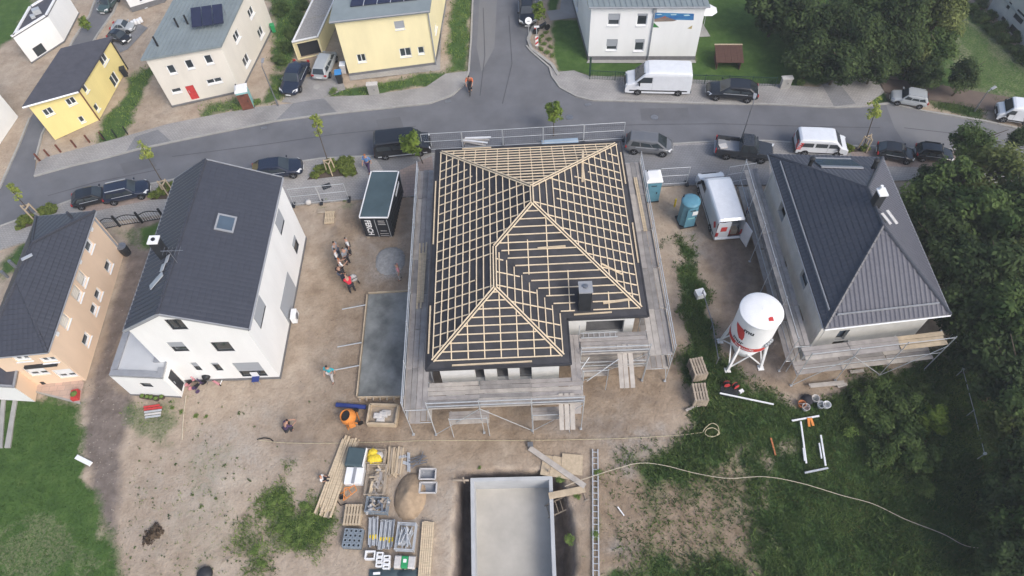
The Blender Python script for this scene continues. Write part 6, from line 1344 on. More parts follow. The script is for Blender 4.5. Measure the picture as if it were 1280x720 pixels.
boards('timber_stack', 'long narrow pile of squared timbers right of the tube crate', (524, 653), (539, 653), (526, 735), 6, 3, 'new_wood', .09, jit=.08)
boards('timber_stack', 'short bundle of mixed boards standing beside the yellow sheeting crate', (485, 560), (504, 560), (484, 594), 7, 3, 'plank_wood', .07, jit=.15, slack=.05)
c, rz, w_, d = place((434, 558), (456, 560), (432, 582), .7); t_ = thing('covered_pallet', 'pallet of goods wrapped in a black tarpaulin above the white foam blocks', 'pallet load', tuple(c), rz)
MB().loft([[(-w_ / 2 * k, -d / 2 * k, z_), (w_ / 2 * k, -d / 2 * k, z_), (w_ / 2 * k, d / 2 * k, z_), (-w_ / 2 * k, d / 2 * k, z_)] for k, z_ in ((1.03, 0), (1, .4), (.98, .72), (.9, .8))]).build('tarpaulin', M['container_roof'], t_, bevel=.05); MB().box((0, 0, -.0 + .06), (w_ * 1.06, d * 1.02, .1)).build('pallet', M['old_wood'], t_)
MB().box((w_ / 2 + .05, 0, .45), (.06, d * .95, .8)).build('white_panel', M['white_paint'], t_)
c, rz, w_, d = place((432, 583), (454, 584), (431, 604), .6); t_ = thing('foam_blocks', 'stack of bright white insulation foam blocks on the ground', 'foam blocks', tuple(c), rz)
for i in range(2):
    for k in range(2): MB().box(((i - .5) * w_ * .5, .03 * (i - k), .16 + k * .30), (w_ * .49, d * (1 - .04 * i), .29)).build('block', M['white_paint'], t_, bevel=.02)
MB().bar((-.0, -d / 2, .615), (-.0, d / 2, .615), .2, .02).build('strap_gap', M['grey_trim'], t_)
def cage(label, tl, tr, bl, h, m='galvanised', name='wire_crate', posts=True, bottom='old_wood', group='storage crates in the yard'):
    c, rz, w_, d = place(tl, tr, bl, h); rt = thing(name, label, 'crate', tuple(c), rz, group)
    MB().box((0, 0, .08), (w_, d, .06)).build('base', M[bottom], rt)
    for sx in (-1, 1):
        for sy in (-1, 1): MB().box((sx * w_ / 2, sy * d / 2, h / 2 + .05), (.07, .07, h)).build('post', M[m], rt)
    for z_ in (.14, h * .55, h):
        for sy in (-1, 1): MB().bar((-w_ / 2, sy * d / 2, z_), (w_ / 2, sy * d / 2, z_), .05, .05).build('rail', M[m], rt)
        for sx in (-1, 1): MB().bar((sx * w_ / 2, -d / 2 + .03, z_), (sx * w_ / 2, d / 2 - .03, z_), .05, .05).build('rail', M[m], rt)
    return rt, w_, d
rt, w_, d = cage('blue grey wire crate full of rubble and offcuts below the wood crate', (458, 621), (484, 622), (457, 639), .75, 'grey_block')
r_ = random.Random(5)
for i in range(34): a = r_.uniform(0, 3); l_ = r_.uniform(.1, .3); p = Vector((r_.uniform(-w_ * .42, w_ * .42), r_.uniform(-d * .4, d * .4), .25 + r_.uniform(0, .45))); MB().bar(p - Vector((math.cos(a), math.sin(a), .2)) * l_, p + Vector((math.cos(a), math.sin(a), .1)) * l_, .12, .1).build('offcut', M[r_.choice(['old_wood', 'cement_bag', 'steel', 'rubble'])], rt)
rt, w_, d = cage('long open crate of broken boards and scrap wood in the middle of the yard', (458, 581), (481, 581), (457, 618), .7, 'old_wood')
for i in range(30): a = r_.choice([0, 0, 1.57, 1.4, .3, 2.4]); l_ = r_.uniform(.25, .6); p = Vector((r_.uniform(-w_ * .3, w_ * .3), r_.uniform(-d * .42, d * .42), .2 + r_.uniform(0, .5))); MB().bar(p - Vector((math.cos(a), math.sin(a), .05)) * l_ * .5, p + Vector((math.cos(a), math.sin(a), .05)) * l_ * .5, r_.uniform(.08, .2), .05).build('scrap_board', M[r_.choice(['old_wood', 'new_wood', 'plank', 'plank_worn'])], rt)
rt, w_, d = cage('crate holding crumpled yellow plastic sheeting at the top of the yard', (459, 561), (481, 562), (458, 578), .6, 'old_wood')
for i in range(7):
    x, y = r_.uniform(-w_ * .3, w_ * .3), r_.uniform(-d * .3, d * .3); a = MB(); a.lathe([(.30, 0), (.34, .12), (.22, .25), (.05, .30)], (x, y, .3 + r_.uniform(0, .15)), 7); a.build('yellow_sheet', M['yellow_plastic' if i else 'cement_bag'], rt)
rt, w_, d = cage('wire crate of loose scaffold tubes lying criss-cross', (496, 653), (518, 654), (495, 686), .7)
for i in range(30): a = 1.57 + r_.uniform(-.5, .5); l_ = d * r_.uniform(.25, .42); p = Vector((r_.uniform(-w_ * .33, w_ * .33), r_.uniform(-.1, .1), .2 + r_.uniform(0, .5))); v_ = Vector((math.cos(a), math.sin(a), 0)) * l_; MB().tube(p - v_, p + v_, .035, 6).build('tube', M['galvanised'], rt)
for lab, tl, tr, bl, n in (('left bundle of upright steel props with yellow collars', (459, 646), (471, 645), (461, 684), 7), ('right, wider bundle of steel props with yellow collars', (473, 648), (491, 648), (474, 687), 10)):
    c, rz, w_, d = place(tl, tr, bl, .3); rt = thing('steel_props', lab, 'steel props', tuple(c), rz, 'bundles of steel props')
    for k in range(2):
        for j in range(n):
            x = -w_ / 2 + (j + .5) * w_ / n; MB().tube((x, -d / 2 + r_.uniform(0, .2), .1 + k * .12), (x, d / 2 - r_.uniform(0, .2), .1 + k * .12), .042, 6).build('prop', M['galvanised' if (j + k) % 3 else 'steel'], rt)
            if k: MB().box((x, d / 2 - .06 - r_.uniform(0, .1), .24), (.13, .02, .13)).build('end_plate', M['galvanised'], rt)
            if k and j % 2: MB().tube((x, -d * .22 + r_.uniform(-.1, .1), .23), (x, -d * .22 + .22, .23), .055, 6).build('collar', M['yellow_plastic'], rt)
    for y in (-d * .35, d * .3): MB().box((0, y, .02), (w_ * 1.1, .1, .05)).build('bearer', M['old_wood'], rt)
c, rz, w_, d = place((430, 660), (453, 661), (428, 684), .5); rt = thing('block_pallet', 'pallet of blue grey hollow concrete blocks with dark holes', 'block stack', tuple(c), rz)
for i in range(4):
    for j in range(4):
        x, y = -w_ / 2 + (i + .5) * w_ / 4, -d / 2 + (j + .5) * d / 4; b_ = MB(); sx, sy = w_ / 4 - .015, d / 4 - .015; t4 = .07
        for o_ in (-1, 1): b_.box((x + o_ * (sx - t4) / 2, y, .3), (t4, sy, .45)); b_.box((x, y + o_ * (sy - t4) / 2, .302), (sx - 2 * t4, t4, .45))
        kind(b_.build('hollow_block', M['grey_block'], rt), 'thing')
MB().box((0, 0, .04), (w_, d, .07)).build('pallet', M['anthracite'], rt)
rt = thing('hollow_blocks', 'loose white hollow blocks at the lower end of the yard', 'block stack', tuple(G(476, 702)), math.radians(-4))
for i, (x, y, sx, sy) in enumerate(((-.62, .30, .62, .5), (-.02, .33, .40, .28), (-.02, .04, .40, .26), (.0, -.25, .42, .26), (.42, .16, .40, .26), (.44, -.12, .40, .26), (.44, -.38, .42, .24))):
    b_ = MB(); t4 = .07
    for o_ in (-1, 1): b_.box((x + o_ * (sx - t4) / 2, y, .2), (t4, sy, .4)); b_.box((x, y + o_ * (sy - t4) / 2, .202), (sx - 2 * t4, t4, .4))
    b_.build('hollow_block', M['white_paint'], rt)
rt = thing('cement_sacks', 'white sacks with a green printed band on a pallet', 'sacks', tuple(G(507, 704)), math.radians(-6))
for i, (x, m_) in enumerate(((-.42, 'cement_bag'), (.0, 'green_plastic'), (.42, 'cement_bag'))):
    for k in range(2): MB().loft([[(x - .2, -.36 * q, z_), (x + .2, -.36 * q, z_), (x + .2, .36 * q, z_), (x - .2, .36 * q, z_)] for q, z_ in ((.85, .1 + k * .16), (1, .16 + k * .16), (.98, .21 + k * .16), (.8, .26 + k * .16))]).build('sack', M[m_], rt, bevel=.03)
MB().box((.02, .05, .435), (.2, .2, .01)).build('print_patch', M['white_paint'], rt); MB().box((0, 0, .05), (1.3, .8, .09)).build('pallet', M['old_wood'], rt)
for lab, px, sx in (('dark tarpaulin sheet bunched at the bottom edge below the white blocks', (481, 722), 1.9), ('dark tarpaulin roll at the bottom edge below the green band sacks', (508, 722), 1.4)):
    m_ = MB(); n = 9; vs = [(sx * (i / (n - 1) - .5), 1.0 * (j / (n - 1) - .5), .06 + .28 * math.sin(math.pi * i / (n - 1)) * math.sin(math.pi * j / (n - 1)) + .05 * math.sin(i * 2.1 + j * 3.3)) for j in range(n) for i in range(n)]
    m_.add(vs, [(j * n + i, j * n + i + 1, (j + 1) * n + i + 1, (j + 1) * n + i) for j in range(n - 1) for i in range(n - 1)]); o = m_.build('tarpaulin', M['container_roof'], None, loc=tuple(G(*px)), smooth=True); tag(o, lab, 'tarpaulin', 'dark tarpaulins at the bottom edge')
o = MB().box((0, 0, .03), (.42, .14, .05)).build('white_label_board', M['white_paint'], None, loc=tuple(G(471, 717, .3) + Vector((0, 0, .02)))); tag(o, 'small white board lying on the dark tarpaulin', 'board')
PG = 'wooden pallets around the site'
pallet_obj('reddish pallet lying flat below the orange barrow frame', (430, 630), (452, 630), (429, 656), .45, PG, 3, 'plank_wood')
pallet_obj('upper of the two tall pallet stacks beside the green strip', (863, 448), (880, 445), (867, 470), 1.1, PG, 7, 'old_wood', 5)
pallet_obj('lower of the two tall pallet stacks beside the green strip', (866, 479), (884, 478), (867, 501), 1.1, PG, 7, 'old_wood', 5)
pallet_obj('pale pallet lying by the pavement left of the container', (408, 264), (420, 263), (403, 279), .16, PG, 1, 'new_wood', 6)
o = MB().box((0, 0, .04), (.65, .5, .06)).build('wood_panel', M['old_wood'], None, loc=tuple(G(402, 264))); tag(o, 'square grey panel lying next to the pale pallet', 'panel')
# orange barrow frame
rt = thing('hand_truck', 'orange tubular barrow lying between the foam blocks and the pallet', 'barrow', tuple(G(437, 617)), .5)
for a, b_ in (((-.5, -.25, .15), (.5, -.2, .35)), ((-.5, .25, .15), (.5, .2, .35)), ((.5, -.2, .35), (.5, .2, .35)), ((-.3, -.25, .2), (-.3, .25, .2)), ((.1, -.2, .3), (.1, .2, .3)), ((-.5, -.25, .15), (-.1, .3, .5)), ((-.1, .3, .5), (.4, .1, .5))): MB().tube(a, b_, .03).build('frame', M['orange_paint'], rt)
MB().tube((-.5, -.08, .18), (-.5, .02, .18), .18, 12).build('wheel', M['rubber'], rt); MB().path([(-.5, .3, .06), (-.9, .1, .05), (-.8, -.4, .05), (-.4, -.5, .05)], .03).build('hose', M['rubber'], rt)
# metal frames next to the boards
rt = thing('steel_heap', 'heap of grey steel scaffold frames behind the mortar tubs', 'steel frames', tuple(G(518, 577)), .1)
for i, (x, y, a, l_) in enumerate(((-.75, .4, .0, .8), (-.7, .1, -.5, .9), (-.65, -.05, -.5, .9), (-.4, .0, 1.5, 1.3), (-.3, -.05, 1.52, 1.3), (.2, .2, .1, 1.1), (.25, .05, .2, 1.2), (.3, -.1, .0, 1.2), (.3, -.3, .1, 1.1), (.5, .1, 1.2, .9), (.2, -.2, .7, 1.0))): v_ = Vector((math.cos(a), math.sin(a), 0)) * l_ / 2; p = Vector((x, y, .06 + i * .02)); MB().bar(p - v_, p + v_, .09 if i < 5 else .05, .05).build('frame_tube', M['galvanised' if i < 5 else 'steel'], rt)
for i in range(5): MB().bar((-.95 + i * .1, .32, .16), (-.95 + i * .1, .5, .16), .06, .05).build('frame_grid', M['galvanised'], rt)
for lab, tl, tr, bl in (('upper of the two cream rimmed mortar tubs beside the sand heap', (524, 586), (544, 586), (525, 599)), ('lower of the two cream rimmed mortar tubs beside the sand heap', (524, 603), (545, 603), (525, 616))):
    c, rz, w_, d = place(tl, tr, bl, .4); rt = thing('mortar_tub', lab, 'tub', tuple(c), rz, 'mortar tubs'); x, y = w_ / 2, d / 2
    def ring(k, z_): return [(-x * k, -y * k, z_), (x * k, -y * k, z_), (x * k, y * k, z_), (-x * k, y * k, z_)]
    MB().loft([ring(.8, .0), ring(.98, .38), ring(.9, .38), ring(.74, .05)]).build('tub', M['grey_trim'], rt, bevel=.02)
    for p, q in (((-x, -y), (x, -y)), ((x, -y), (x, y)), ((x, y), (-x, y)), ((-x, y), (-x, -y))): MB().bar((*p, .40), (*q, .40), .09, .06).build('rim', M['cement_bag'], rt)
# sand heap: a mound of real grain relief
m_ = MB(); n = 26; c = G(513, 620); vs = []; fs = []
for j in range(n):
    for i in range(n):
        u_, v_ = i / (n - 1) * 2 - 1, j / (n - 1) * 2 - 1; rr = math.hypot(u_, v_); h_ = max(0, 1 - rr) ** .8 * .85 + noise.noise((u_ * 3, v_ * 3, 1)) * .10 * max(0, 1.1 - rr); vs.append((u_ * 1.05 + .12 * v_, v_ * 1.55, h_ - .04 - (.2 if rr > 1 else 0)))
m_.add(vs, [(j * n + i, j * n + i + 1, (j + 1) * n + i + 1, (j + 1) * n + i) for j in range(n - 1) for i in range(n - 1)])
o = m_.build('sand_heap', M['sand'], None, loc=(c.x, c.y, 0), smooth=True); tag(o, 'oval heap of brown sand beside the mortar tubs', 'sand heap')
m_ = MB(); n = 20; c = G(488, 326); vs = []
for j in range(n):
    for i in range(n): u_, v_ = i / (n - 1) * 2 - 1, j / (n - 1) * 2 - 1; rr = math.hypot(u_, v_); vs.append((u_ * 1.25, v_ * 1.45, max(0, 1 - rr * rr) * .32 + noise.noise((u_ * 4, v_ * 4, 2)) * .06 * max(0, 1.1 - rr) - .03 - (.2 if rr > 1 else 0)))
m_.add(vs, [(j * n + i, j * n + i + 1, (j + 1) * n + i + 1, (j + 1) * n + i) for j in range(n - 1) for i in range(n - 1)])
o = m_.build('gravel_heap', M['pale_gravel'], None, loc=(c.x, c.y, 0), smooth=True); tag(o, 'low round heap of pale grey gravel beside the person in pink', 'gravel heap')
# concrete mixer
c = G(438, 527); rt = thing('concrete_mixer', 'orange concrete mixer with dark drum opening beside the slab', 'mixer', (c.x, c.y, 0), -1.2); ax = Vector((.0, -.35, .94)).normalized()
b_ = MB(); P0 = Vector((0, .05, .75)); prof = [(.30, -.42), (.52, -.15), (.56, .10), (.42, .42), (.38, .46), (.36, .42), (.48, .08), (.44, -.1), (.1, -.3)]; a_ = ax.orthogonal().normalized(); c_ = ax.cross(a_); n = 18
secs = [[tuple(P0 + ax * z_ + (a_ * math.cos(2 * math.pi * i / n) + c_ * math.sin(2 * math.pi * i / n)) * r_0) for i in range(n)] for r_0, z_ in prof]; b_.loft(secs, cap=False); b_.build('drum', M['orange_paint'], rt, smooth=True)
b_ = MB(); b_.loft([secs[6], secs[7], secs[8]]); b_.add([tuple(P0 + ax * .30 + (a_ * math.cos(2 * math.pi * i / n) + c_ * math.sin(2 * math.pi * i / n)) * .37) for i in range(n)], [tuple(range(n))]); b_.build('drum_inside', M['black_metal'], rt)
for a, q in (((-.5, -.3, .05), (-.45, .1, .8)), ((.5, -.3, .05), (.45, .1, .8)), ((-.5, -.3, .05), (.5, -.3, .05)), ((-.45, .1, .8), (-.5, .6, .05)), ((.45, .1, .8), (.5, .6, .05)), ((-.5, .6, .05), (.5, .6, .05))): MB().bar(a, q, .07, .07).build('frame', M['orange_paint'], rt)
MB().box((.62, .1, .75), (.3, .4, .45)).build('motor_box', M['orange_paint'], rt, bevel=.03)
for x in (-.5, .5): MB().tube((x - .05, .6, .2), (x + .05, .6, .2), .2, 12).build('wheel', M['rubber'], rt)
o = MB().tube(tuple(G(421, 507) + Vector((0, 0, .15))), tuple(G(458, 510) + Vector((0, 0, .15))), .16, 10).build('drain_pipe', M['blue_plastic'], None); tag(o, 'dark blue plastic pipe lying behind the orange mixer', 'pipe')
c, rz, w_, d = place((461, 505), (496, 506), (460, 529), .5); rt = thing('mixing_trough', 'wooden trough with cement dust and sacks below the slab', 'trough', tuple(c), rz)
for a, q in (((-w_ / 2, -d / 2), (w_ / 2, -d / 2)), ((w_ / 2, -d / 2), (w_ / 2, d / 2)), ((w_ / 2, d / 2), (-w_ / 2, d / 2)), ((-w_ / 2, d / 2), (-w_ / 2, -d / 2))): MB().bar((*a, .28), (*q, .28), .12, .5).build('side_board', M['plank_wood'], rt)
MB().box((0, 0, .12), (w_ * .95, d * .95, .1)).build('bottom', M['old_wood'], rt)
for i in range(5): x, y = r_.uniform(-w_ * .28, w_ * .3), r_.uniform(-d * .22, d * .22); MB().loft([[(x - .28 * k, y - .18 * k, z_), (x + .28 * k, y - .2 * k, z_), (x + .26 * k, y + .18 * k, z_), (x - .3 * k, y + .2 * k, z_)] for k, z_ in ((1, .17), (1.1, .26 + i * .03), (.8, .36 + i * .03))]).build('sack', M['cement_bag'], rt, bevel=.03)
# fresh slab with formwork
c, rz, w_, d = place((461, 369), (502, 367), (447, 497), .1); sA, sB, sC, sD = [G(*p) for p in ((461, 369), (512, 366), (512, 496), (448, 497))]
rt = thing('fresh_slab', 'fresh dark concrete slab inside board formwork left of the scaffold', 'concrete slab', tuple(sD)); off = rt.location
MB().prism([tuple(p[:2]) for p in (sD, sC, sB, sA)], -.1, .14).build('slab', M['wet_concrete'], rt, off=off)
for p, q in ((sD, sA), (sA, sB), (sD, sC)):
    e = (q - p).normalized(); n_ = Vector((-e.y, e.x, 0)) * .07 * (1 if p is not sD or q is not sC else -1); n_ = n_ if p is not sA else n_
    k = max(1, int((q - p).length / 3)); [MB().bar(p.lerp(q, i / k) + n_ + Vector((0, 0, .12)), p.lerp(q, (i + .98) / k) + n_ + Vector((0, 0, .12)), .09, .3).build('form_board', M['plank_wood'], rt, off=off) for i in range(k)]
for t4 in (.12, .5, .72): p = sA.lerp(sD, t4); MB().tube(p + Vector((-.1, 0, .25)), p + Vector((-1.9, -.12, .05)), .045).build('brace', M['galvanised'], rt, off=off)
for i in range(7): p = sD.lerp(sC, (i + .3) / 7.5); MB().box((p.x, p.y - .2, .12), (.09, .2, .24)).build('peg', M['old_wood'], rt, off=off)
# planks, boards and ladder at the pool
def plank(label, p, q, w_, m='plank_wood', z0=.12, z1=.12, name='plank', th=.06, cat='plank', group=None):
    a, b_ = G(*p), G(*q); a.z, b_.z = z0, z1; o = MB().bar(a - a, b_ - a, w_, th).build(name, M[m], None, loc=tuple(a)); return tag(o, label, cat, group)
plank('long pale scaffold plank laid diagonally across the trench corner', (662, 561), (731, 609), .36, 'plank_worn', .16, .16)
plank('plank bridging the trench from the pool wall rim', (686, 621), (731, 612), .42, 'plank_wood', .14, .14)
plank('short plank lying beside the lower pallet stack', (857, 514), (880, 504), .16, 'plank_worn')
plank('short orange board lying in the meadow', (963, 548), (969, 570), .10, 'terracotta', .1, .1)
plank('thin white lath lying on the dry earth right of the ladder', (772, 634), (780, 645), .07, 'white_paint', .08, .08)
plank('white length of plastic channel at the edge of the lawn', (97, 572), (115, 581), .3, 'white_plastic', .14, .14, 'channel', .14, 'channel')
for i, (p, rz) in enumerate((((690, 583), .55), ((702, 585), .5), ((715, 581), .62))):
    c = G(*p); o = MB().box((0, 0, .04 + .03 * i), (1.35, 1.35, .025), rz + math.pi / 4).build('osb_board', M['osb'], None, loc=tuple(c)); tag(o, ('left, mostly covered sheet of chipboard beside the trench', 'middle sheet of chipboard beside the trench', 'right, uppermost sheet of chipboard beside the trench')[i], 'board', 'chipboard sheets by the trench')
def ladder(label, p, q, w_=.42, n=14, z0=.06, z1=.06, m='galvanised', name='ladder'):
    a, b_ = G(*p), G(*q); a.z, b_.z = z0, z1; e = (b_ - a); L_ = e.length; rz = math.atan2(e.y, e.x); rt = thing(name, label, 'ladder', tuple(a), rz, None); dz = z1 - z0
    for s_ in (-1, 1): MB().bar((0, s_ * w_ / 2, 0), (L_, s_ * w_ / 2, dz), .07, .07).build('rail', M[m], rt)
    for i in range(n): x = L_ * (i + .5) / n; MB().bar((x, -w_ / 2 + .035, dz * x / L_), (x, w_ / 2 - .035, dz * x / L_), .045, .035).build('rung', M[m], rt)
    return rt
ladder('long aluminium ladder lying on the earth right of the pool', (744, 562), (745, 735), .34, 22)
ladder('wooden stair ladder leading down into the trench below the plank', (733, 617), (694, 628), .8, 9, .1, -1.6, 'old_wood', 'wooden_ladder')
o = MB().box((0, 0, .15), (.35, .3, .3)).build('tool_box', M['steel'], None, loc=tuple(G(663, 557))); tag(o, 'small steel box at the upper end of the diagonal plank', 'tool box')
for lab, p in (('thin steel stake standing at the left pool corner', (580, 601)), ('timber prop at the right pool corner', (686, 590))):
    c = G(*p); o = MB().bar((0, 0, -.4), (.0, 0, .6), .08, .08).build('stake', M['old_wood'], None, loc=tuple(c)); tag(o, lab, 'stake')
o = MB().bar((0, 0, .08), tuple(G(586, 601) - G(566, 601) + Vector((0, 0, .08))), .1, .08).build('trench_strut', M['old_wood'], None, loc=tuple(G(566, 601))); tag(o, 'short timber strut between trench edge and pool wall, left', 'strut')
# hoses and cables
def line(name, label, pts, r_, m, z=.05, cat='cable'):
    ps = [G(*p) for p in pts]; n = 6; out = []
    for i in range(len(ps) - 1):
        p0, p1, p2, p3_ = ps[max(i - 1, 0)], ps[i], ps[i + 1], ps[min(i + 2, len(ps) - 1)]
        for k in range(n): t4 = k / n; out.append(.5 * (2 * p1 + (p2 - p0) * t4 + (2 * p0 - 5 * p1 + 4 * p2 - p3_) * t4 ** 2 + (-p0 + 3 * p1 - 3 * p2 + p3_) * t4 ** 3) + Vector((0, 0, z)))
    out.append(ps[-1] + Vector((0, 0, z))); b0 = out[0].copy(); o = MB().path([p - b0 for p in out], r_, 5).build(name, M[m], None, loc=tuple(b0)); return tag(o, label, cat)
line('water_hose', 'thin yellow hose running straight across the site above the storage yard', [(322, 550), (360, 554), (440, 554), (540, 551), (640, 551), (760, 549), (840, 545), (878, 541)], .015, 'hose', .06, 'hose')
line('hose_coil', 'coiled yellow hose end lying in the grass', [(878, 541), (882, 535), (890, 530), (897, 534), (897, 543), (889, 547), (881, 543), (884, 537), (892, 536), (899, 542), (893, 546), (884, 546)], .03, 'hose', .12, 'hose')
line('power_cable', 'pale cable winding from the trench over the meadow to the lower right', [(706, 609), (730, 600), (770, 587), (800, 580), (830, 583), (870, 593), (910, 599), (955, 597), (1000, 605), (1050, 620), (1090, 631), (1130, 650), (1176, 668), (1205, 683), (1235, 687)], .022, 'cable', .18)
line('power_cable', 'dark cable tail lying at the left end of the yellow hose', [(322, 550), (330, 548), (338, 549), (342, 552)], .04, 'rubber', .06)
line('power_cable', 'thin brown pipe track running down from the toys', [(233, 495), (231, 510), (229, 530), (228, 550)], .03, 'cable', .05)
# silo
SC = G(925, 443); rt = thing('mortar_silo', 'tall white mortar silo with red band and black lettering on steel legs', 'silo', (SC.x, SC.y, 0), 0); RS = 1.34; z0, z1 = 2.75, 5.75
b_ = MB(); b_.lathe([(RS, z0), (RS, z0 + .02), (RS, z1 - .02), (RS, z1), (RS * 1.03, z1), (RS * 1.03, z1 + .02), (RS * 1.03, z1 + .10), (RS * 1.03, z1 + .12), (RS * .98, z1 + .13), (RS * .90, z1 + .19), (RS * .70, z1 + .26), (RS * .40, z1 + .31), (.02, z1 + .33)], n=40, cap=False); b_.build('tank', M['white_paint'], rt, smooth=True)
b_ = MB(); b_.lathe([(RS * .99, z0), (RS * .5, .9), (.25, .45), (.25, .3)], n=24); b_.build('hopper', M['white_paint'], rt, smooth=True)
def cyl_patch(name, a0, a1, za, zb, m, out=.012, parent=rt, n=10, skew=0):
    f = MB(); vs = []; 
    for i in range(n + 1): a = math.radians(a0 + (a1 - a0) * i / n); vs += [((RS + out) * math.cos(a), (RS + out) * math.sin(a), za + skew * i / n), ((RS + out) * math.cos(a), (RS + out) * math.sin(a), zb + skew * i / n)]
    f.add(vs, [(2 * i, 2 * i + 2, 2 * i + 3, 2 * i + 1) for i in range(n)]); return f.build(name, M[m], parent)
cyl_patch('red_band', -260, 100, z0 + .08, z0 + .48, 'red_print', n=48)
def cyl_text(txt, a_mid, z, size, m, out=.02, adv=1.0, name='lettering', bold=0):
    cu_ = bpy.data.curves.new(name, 'FONT'); cu_.body = txt; cu_.size = size; cu_.align_x = 'CENTER'; cu_.align_y = 'CENTER'; cu_.resolution_u = 2; cu_.offset = bold
    o_ = bpy.data.objects.new(name, cu_); COL.objects.link(o_); dg = bpy.context.evaluated_depsgraph_get(); me_ = bpy.data.meshes.new_from_object(o_.evaluated_get(dg)); bpy.data.objects.remove(o_)
    for v in me_.vertices: a = math.radians(a_mid) + v.co.x * adv / RS; zz = z + v.co.y; v.co = ((RS + out) * math.cos(a), (RS + out) * math.sin(a), zz)
    me_.materials.clear(); me_.materials.append(M[m]); return link(name, me_, rt)
A0 = -146
cyl_text('Baustoffe', A0 + 22, z0 + .28, .36, 'white_paint', .022); cyl_text('mur', A0 - 2, z0 + .74, .50, 'black_metal', .022, bold=.012)
f = MB(); 
def cp(a, z): a = math.radians(a); return ((RS + .016) * math.cos(a), (RS + .016) * math.sin(a), z)
rows = [(z0 + 1.05, -2, 10), (z0 + 1.45, -14, 11), (z0 + 1.9, -26, 8), (z0 + 2.2, -28, 2)]; vs = [cp(A0 + l + (r - l) * i / 8, z) for z, l, r in rows for i in range(9)]; f.add(vs, [(k * 9 + i, k * 9 + i + 1, k * 9 + i + 10, k * 9 + i + 9) for k in range(3) for i in range(8)]); f.build('emblem', M['red_print'], rt)
cyl_text('mu', A0 + 17, z0 + 2.25, .55, 'black_metal', .024, bold=.015)
for k, a in enumerate((45, 135, 225, 315)):
    a = math.radians(a); p = Vector((RS * .95 * math.cos(a), RS * .95 * math.sin(a), z0 + .3)); q = Vector((RS * 1.22 * math.cos(a), RS * 1.22 * math.sin(a), 0)); MB().bar(q, p, .16, .16).build('leg', M['white_paint'], rt); MB().box((q.x, q.y, .03), (.4, .4, .05)).build('foot_plate', M['white_paint'], rt)
    a2 = a + math.pi / 2; p2 = Vector((RS * .95 * math.cos(a2), RS * .95 * math.sin(a2), z0 + .3)); q2 = Vector((RS * 1.22 * math.cos(a2), RS * 1.22 * math.sin(a2), 0)); MB().bar(q.lerp(p, .1), q2.lerp(p2, .9), .07, .07).build('brace', M['white_paint'], rt); MB().bar(q2.lerp(p2, .1) + Vector((.02, .02, 0)), q.lerp(p, .9) + Vector((.02, .02, 0)), .07, .07).build('brace', M['white_paint'], rt)
o = MB().box((.35, -.75, z1 + .28), (.3, .3, .02)); o.build('top_sign', M['red_print'], rt)
for k in range(4): MB().box(((RS + .1) * math.cos(-.9 - .1 * k), (RS + .1) * math.sin(-.9 - .1 * k), z0 + 1.1 - .1 * k), (.12, .12, .3)).build('pipe_bracket', M['galvanised'], rt)
# pump mat with red reels
c, rz, w_, d = place((902, 483), (924, 487), (899, 494), .05); rt = thing('rubber_mat', 'dark rectangular mat below the silo with a pole along it', 'mat', tuple(c), rz); MB().box((0, 0, .1), (w_, d, .12)).build('mat', M['container_black'], rt)
for i, (p, lab) in enumerate((((907, 483), 'left red cable reel on the mat below the silo'), ((918, 485), 'right red cable reel on the mat below the silo'))):
    t_ = thing('cable_reel', lab, 'cable reel', tuple(G(*p) + Vector((0, 0, .17))), .4 * i, 'red cable reels')
    for y in (-.12, .12): MB().tube((0, y - .02, .21), (0, y + .02, .21), .21, 14).build('flange', M['red_plastic'], t_)
    MB().tube((0, -.1, .26), (0, .1, .26), .17, 12).build('cable', M['rubber'], t_)
plank('long white pole lying in the grass below the dark mat', (899, 493), (966, 507), .09, 'white_plastic', .2, .2, 'pole', .08, 'pole')
o = MB().box((0, 0, .1), (.3, .22, .2), .4).build('white_bucket', M['white_plastic'], None, loc=tuple(G(926, 490))); tag(o, 'small pale box lying right of the dark mat', 'box')
for p, m_, lab in (((1009, 500), 'cloth_dark', 'dark jacket heap among the buckets'),):
    m2 = MB(); m2.lathe([(.4, 0), (.38, .15), (.25, .3), (.03, .36)], n=10); o = m2.build('cloth_heap', M[m_], None, loc=tuple(G(*p)), smooth=True); tag(o, lab, 'heap')
for p, m_, lab in (((1018, 500), 'cement_bag', 'pale round bucket right of the dark jacket heap'), ((1025, 508), 'galvanised', 'middle round bucket above the white frame'), ((1032, 508), 'white_plastic', 'rightmost small white bucket above the white frame'), ((1006, 511), 'cement_bag', 'bucket just below the dark jacket heap'), ((1001, 507), 'terracotta', 'brown bucket left of the dark jacket heap')):
    rt = thing('bucket', lab, 'bucket', tuple(G(*p)), 0, 'buckets on the grass'); MB().lathe([(.20, 0), (.27, .34), (.24, .34), (.18, .03)], n=14).build('pail', M[m_], rt); MB().tube((-.26, 0, .35), (.26, 0, .36), .012).build('handle', M['steel'], rt)
GF = 'white frame bars laid out on the grass'
for lab, p, q, w_, m_ in (('left long white bar of the frame on the grass', (1000, 528), (1007, 580), .10, 'white_plastic'), ('right long white bar of the frame on the grass', (1025, 545), (1031, 583), .10, 'white_plastic'), ('short white bar inside the right long bar', (1023, 555), (1026, 574), .08, 'white_plastic'), ('short white bar beside the left long bar', (1003, 561), (1005, 577), .08, 'white_plastic'), ('pale bottom bar closing the white frame', (1005, 592), (1034, 586), .11, 'galvanised'), ('upper pale bar closing the white frame at its top', (989, 527), (1023, 521), .10, 'white_plastic')):
    plank(lab, p, q, w_, m_, .14, .14, 'frame_bar', .1, 'bar', GF)
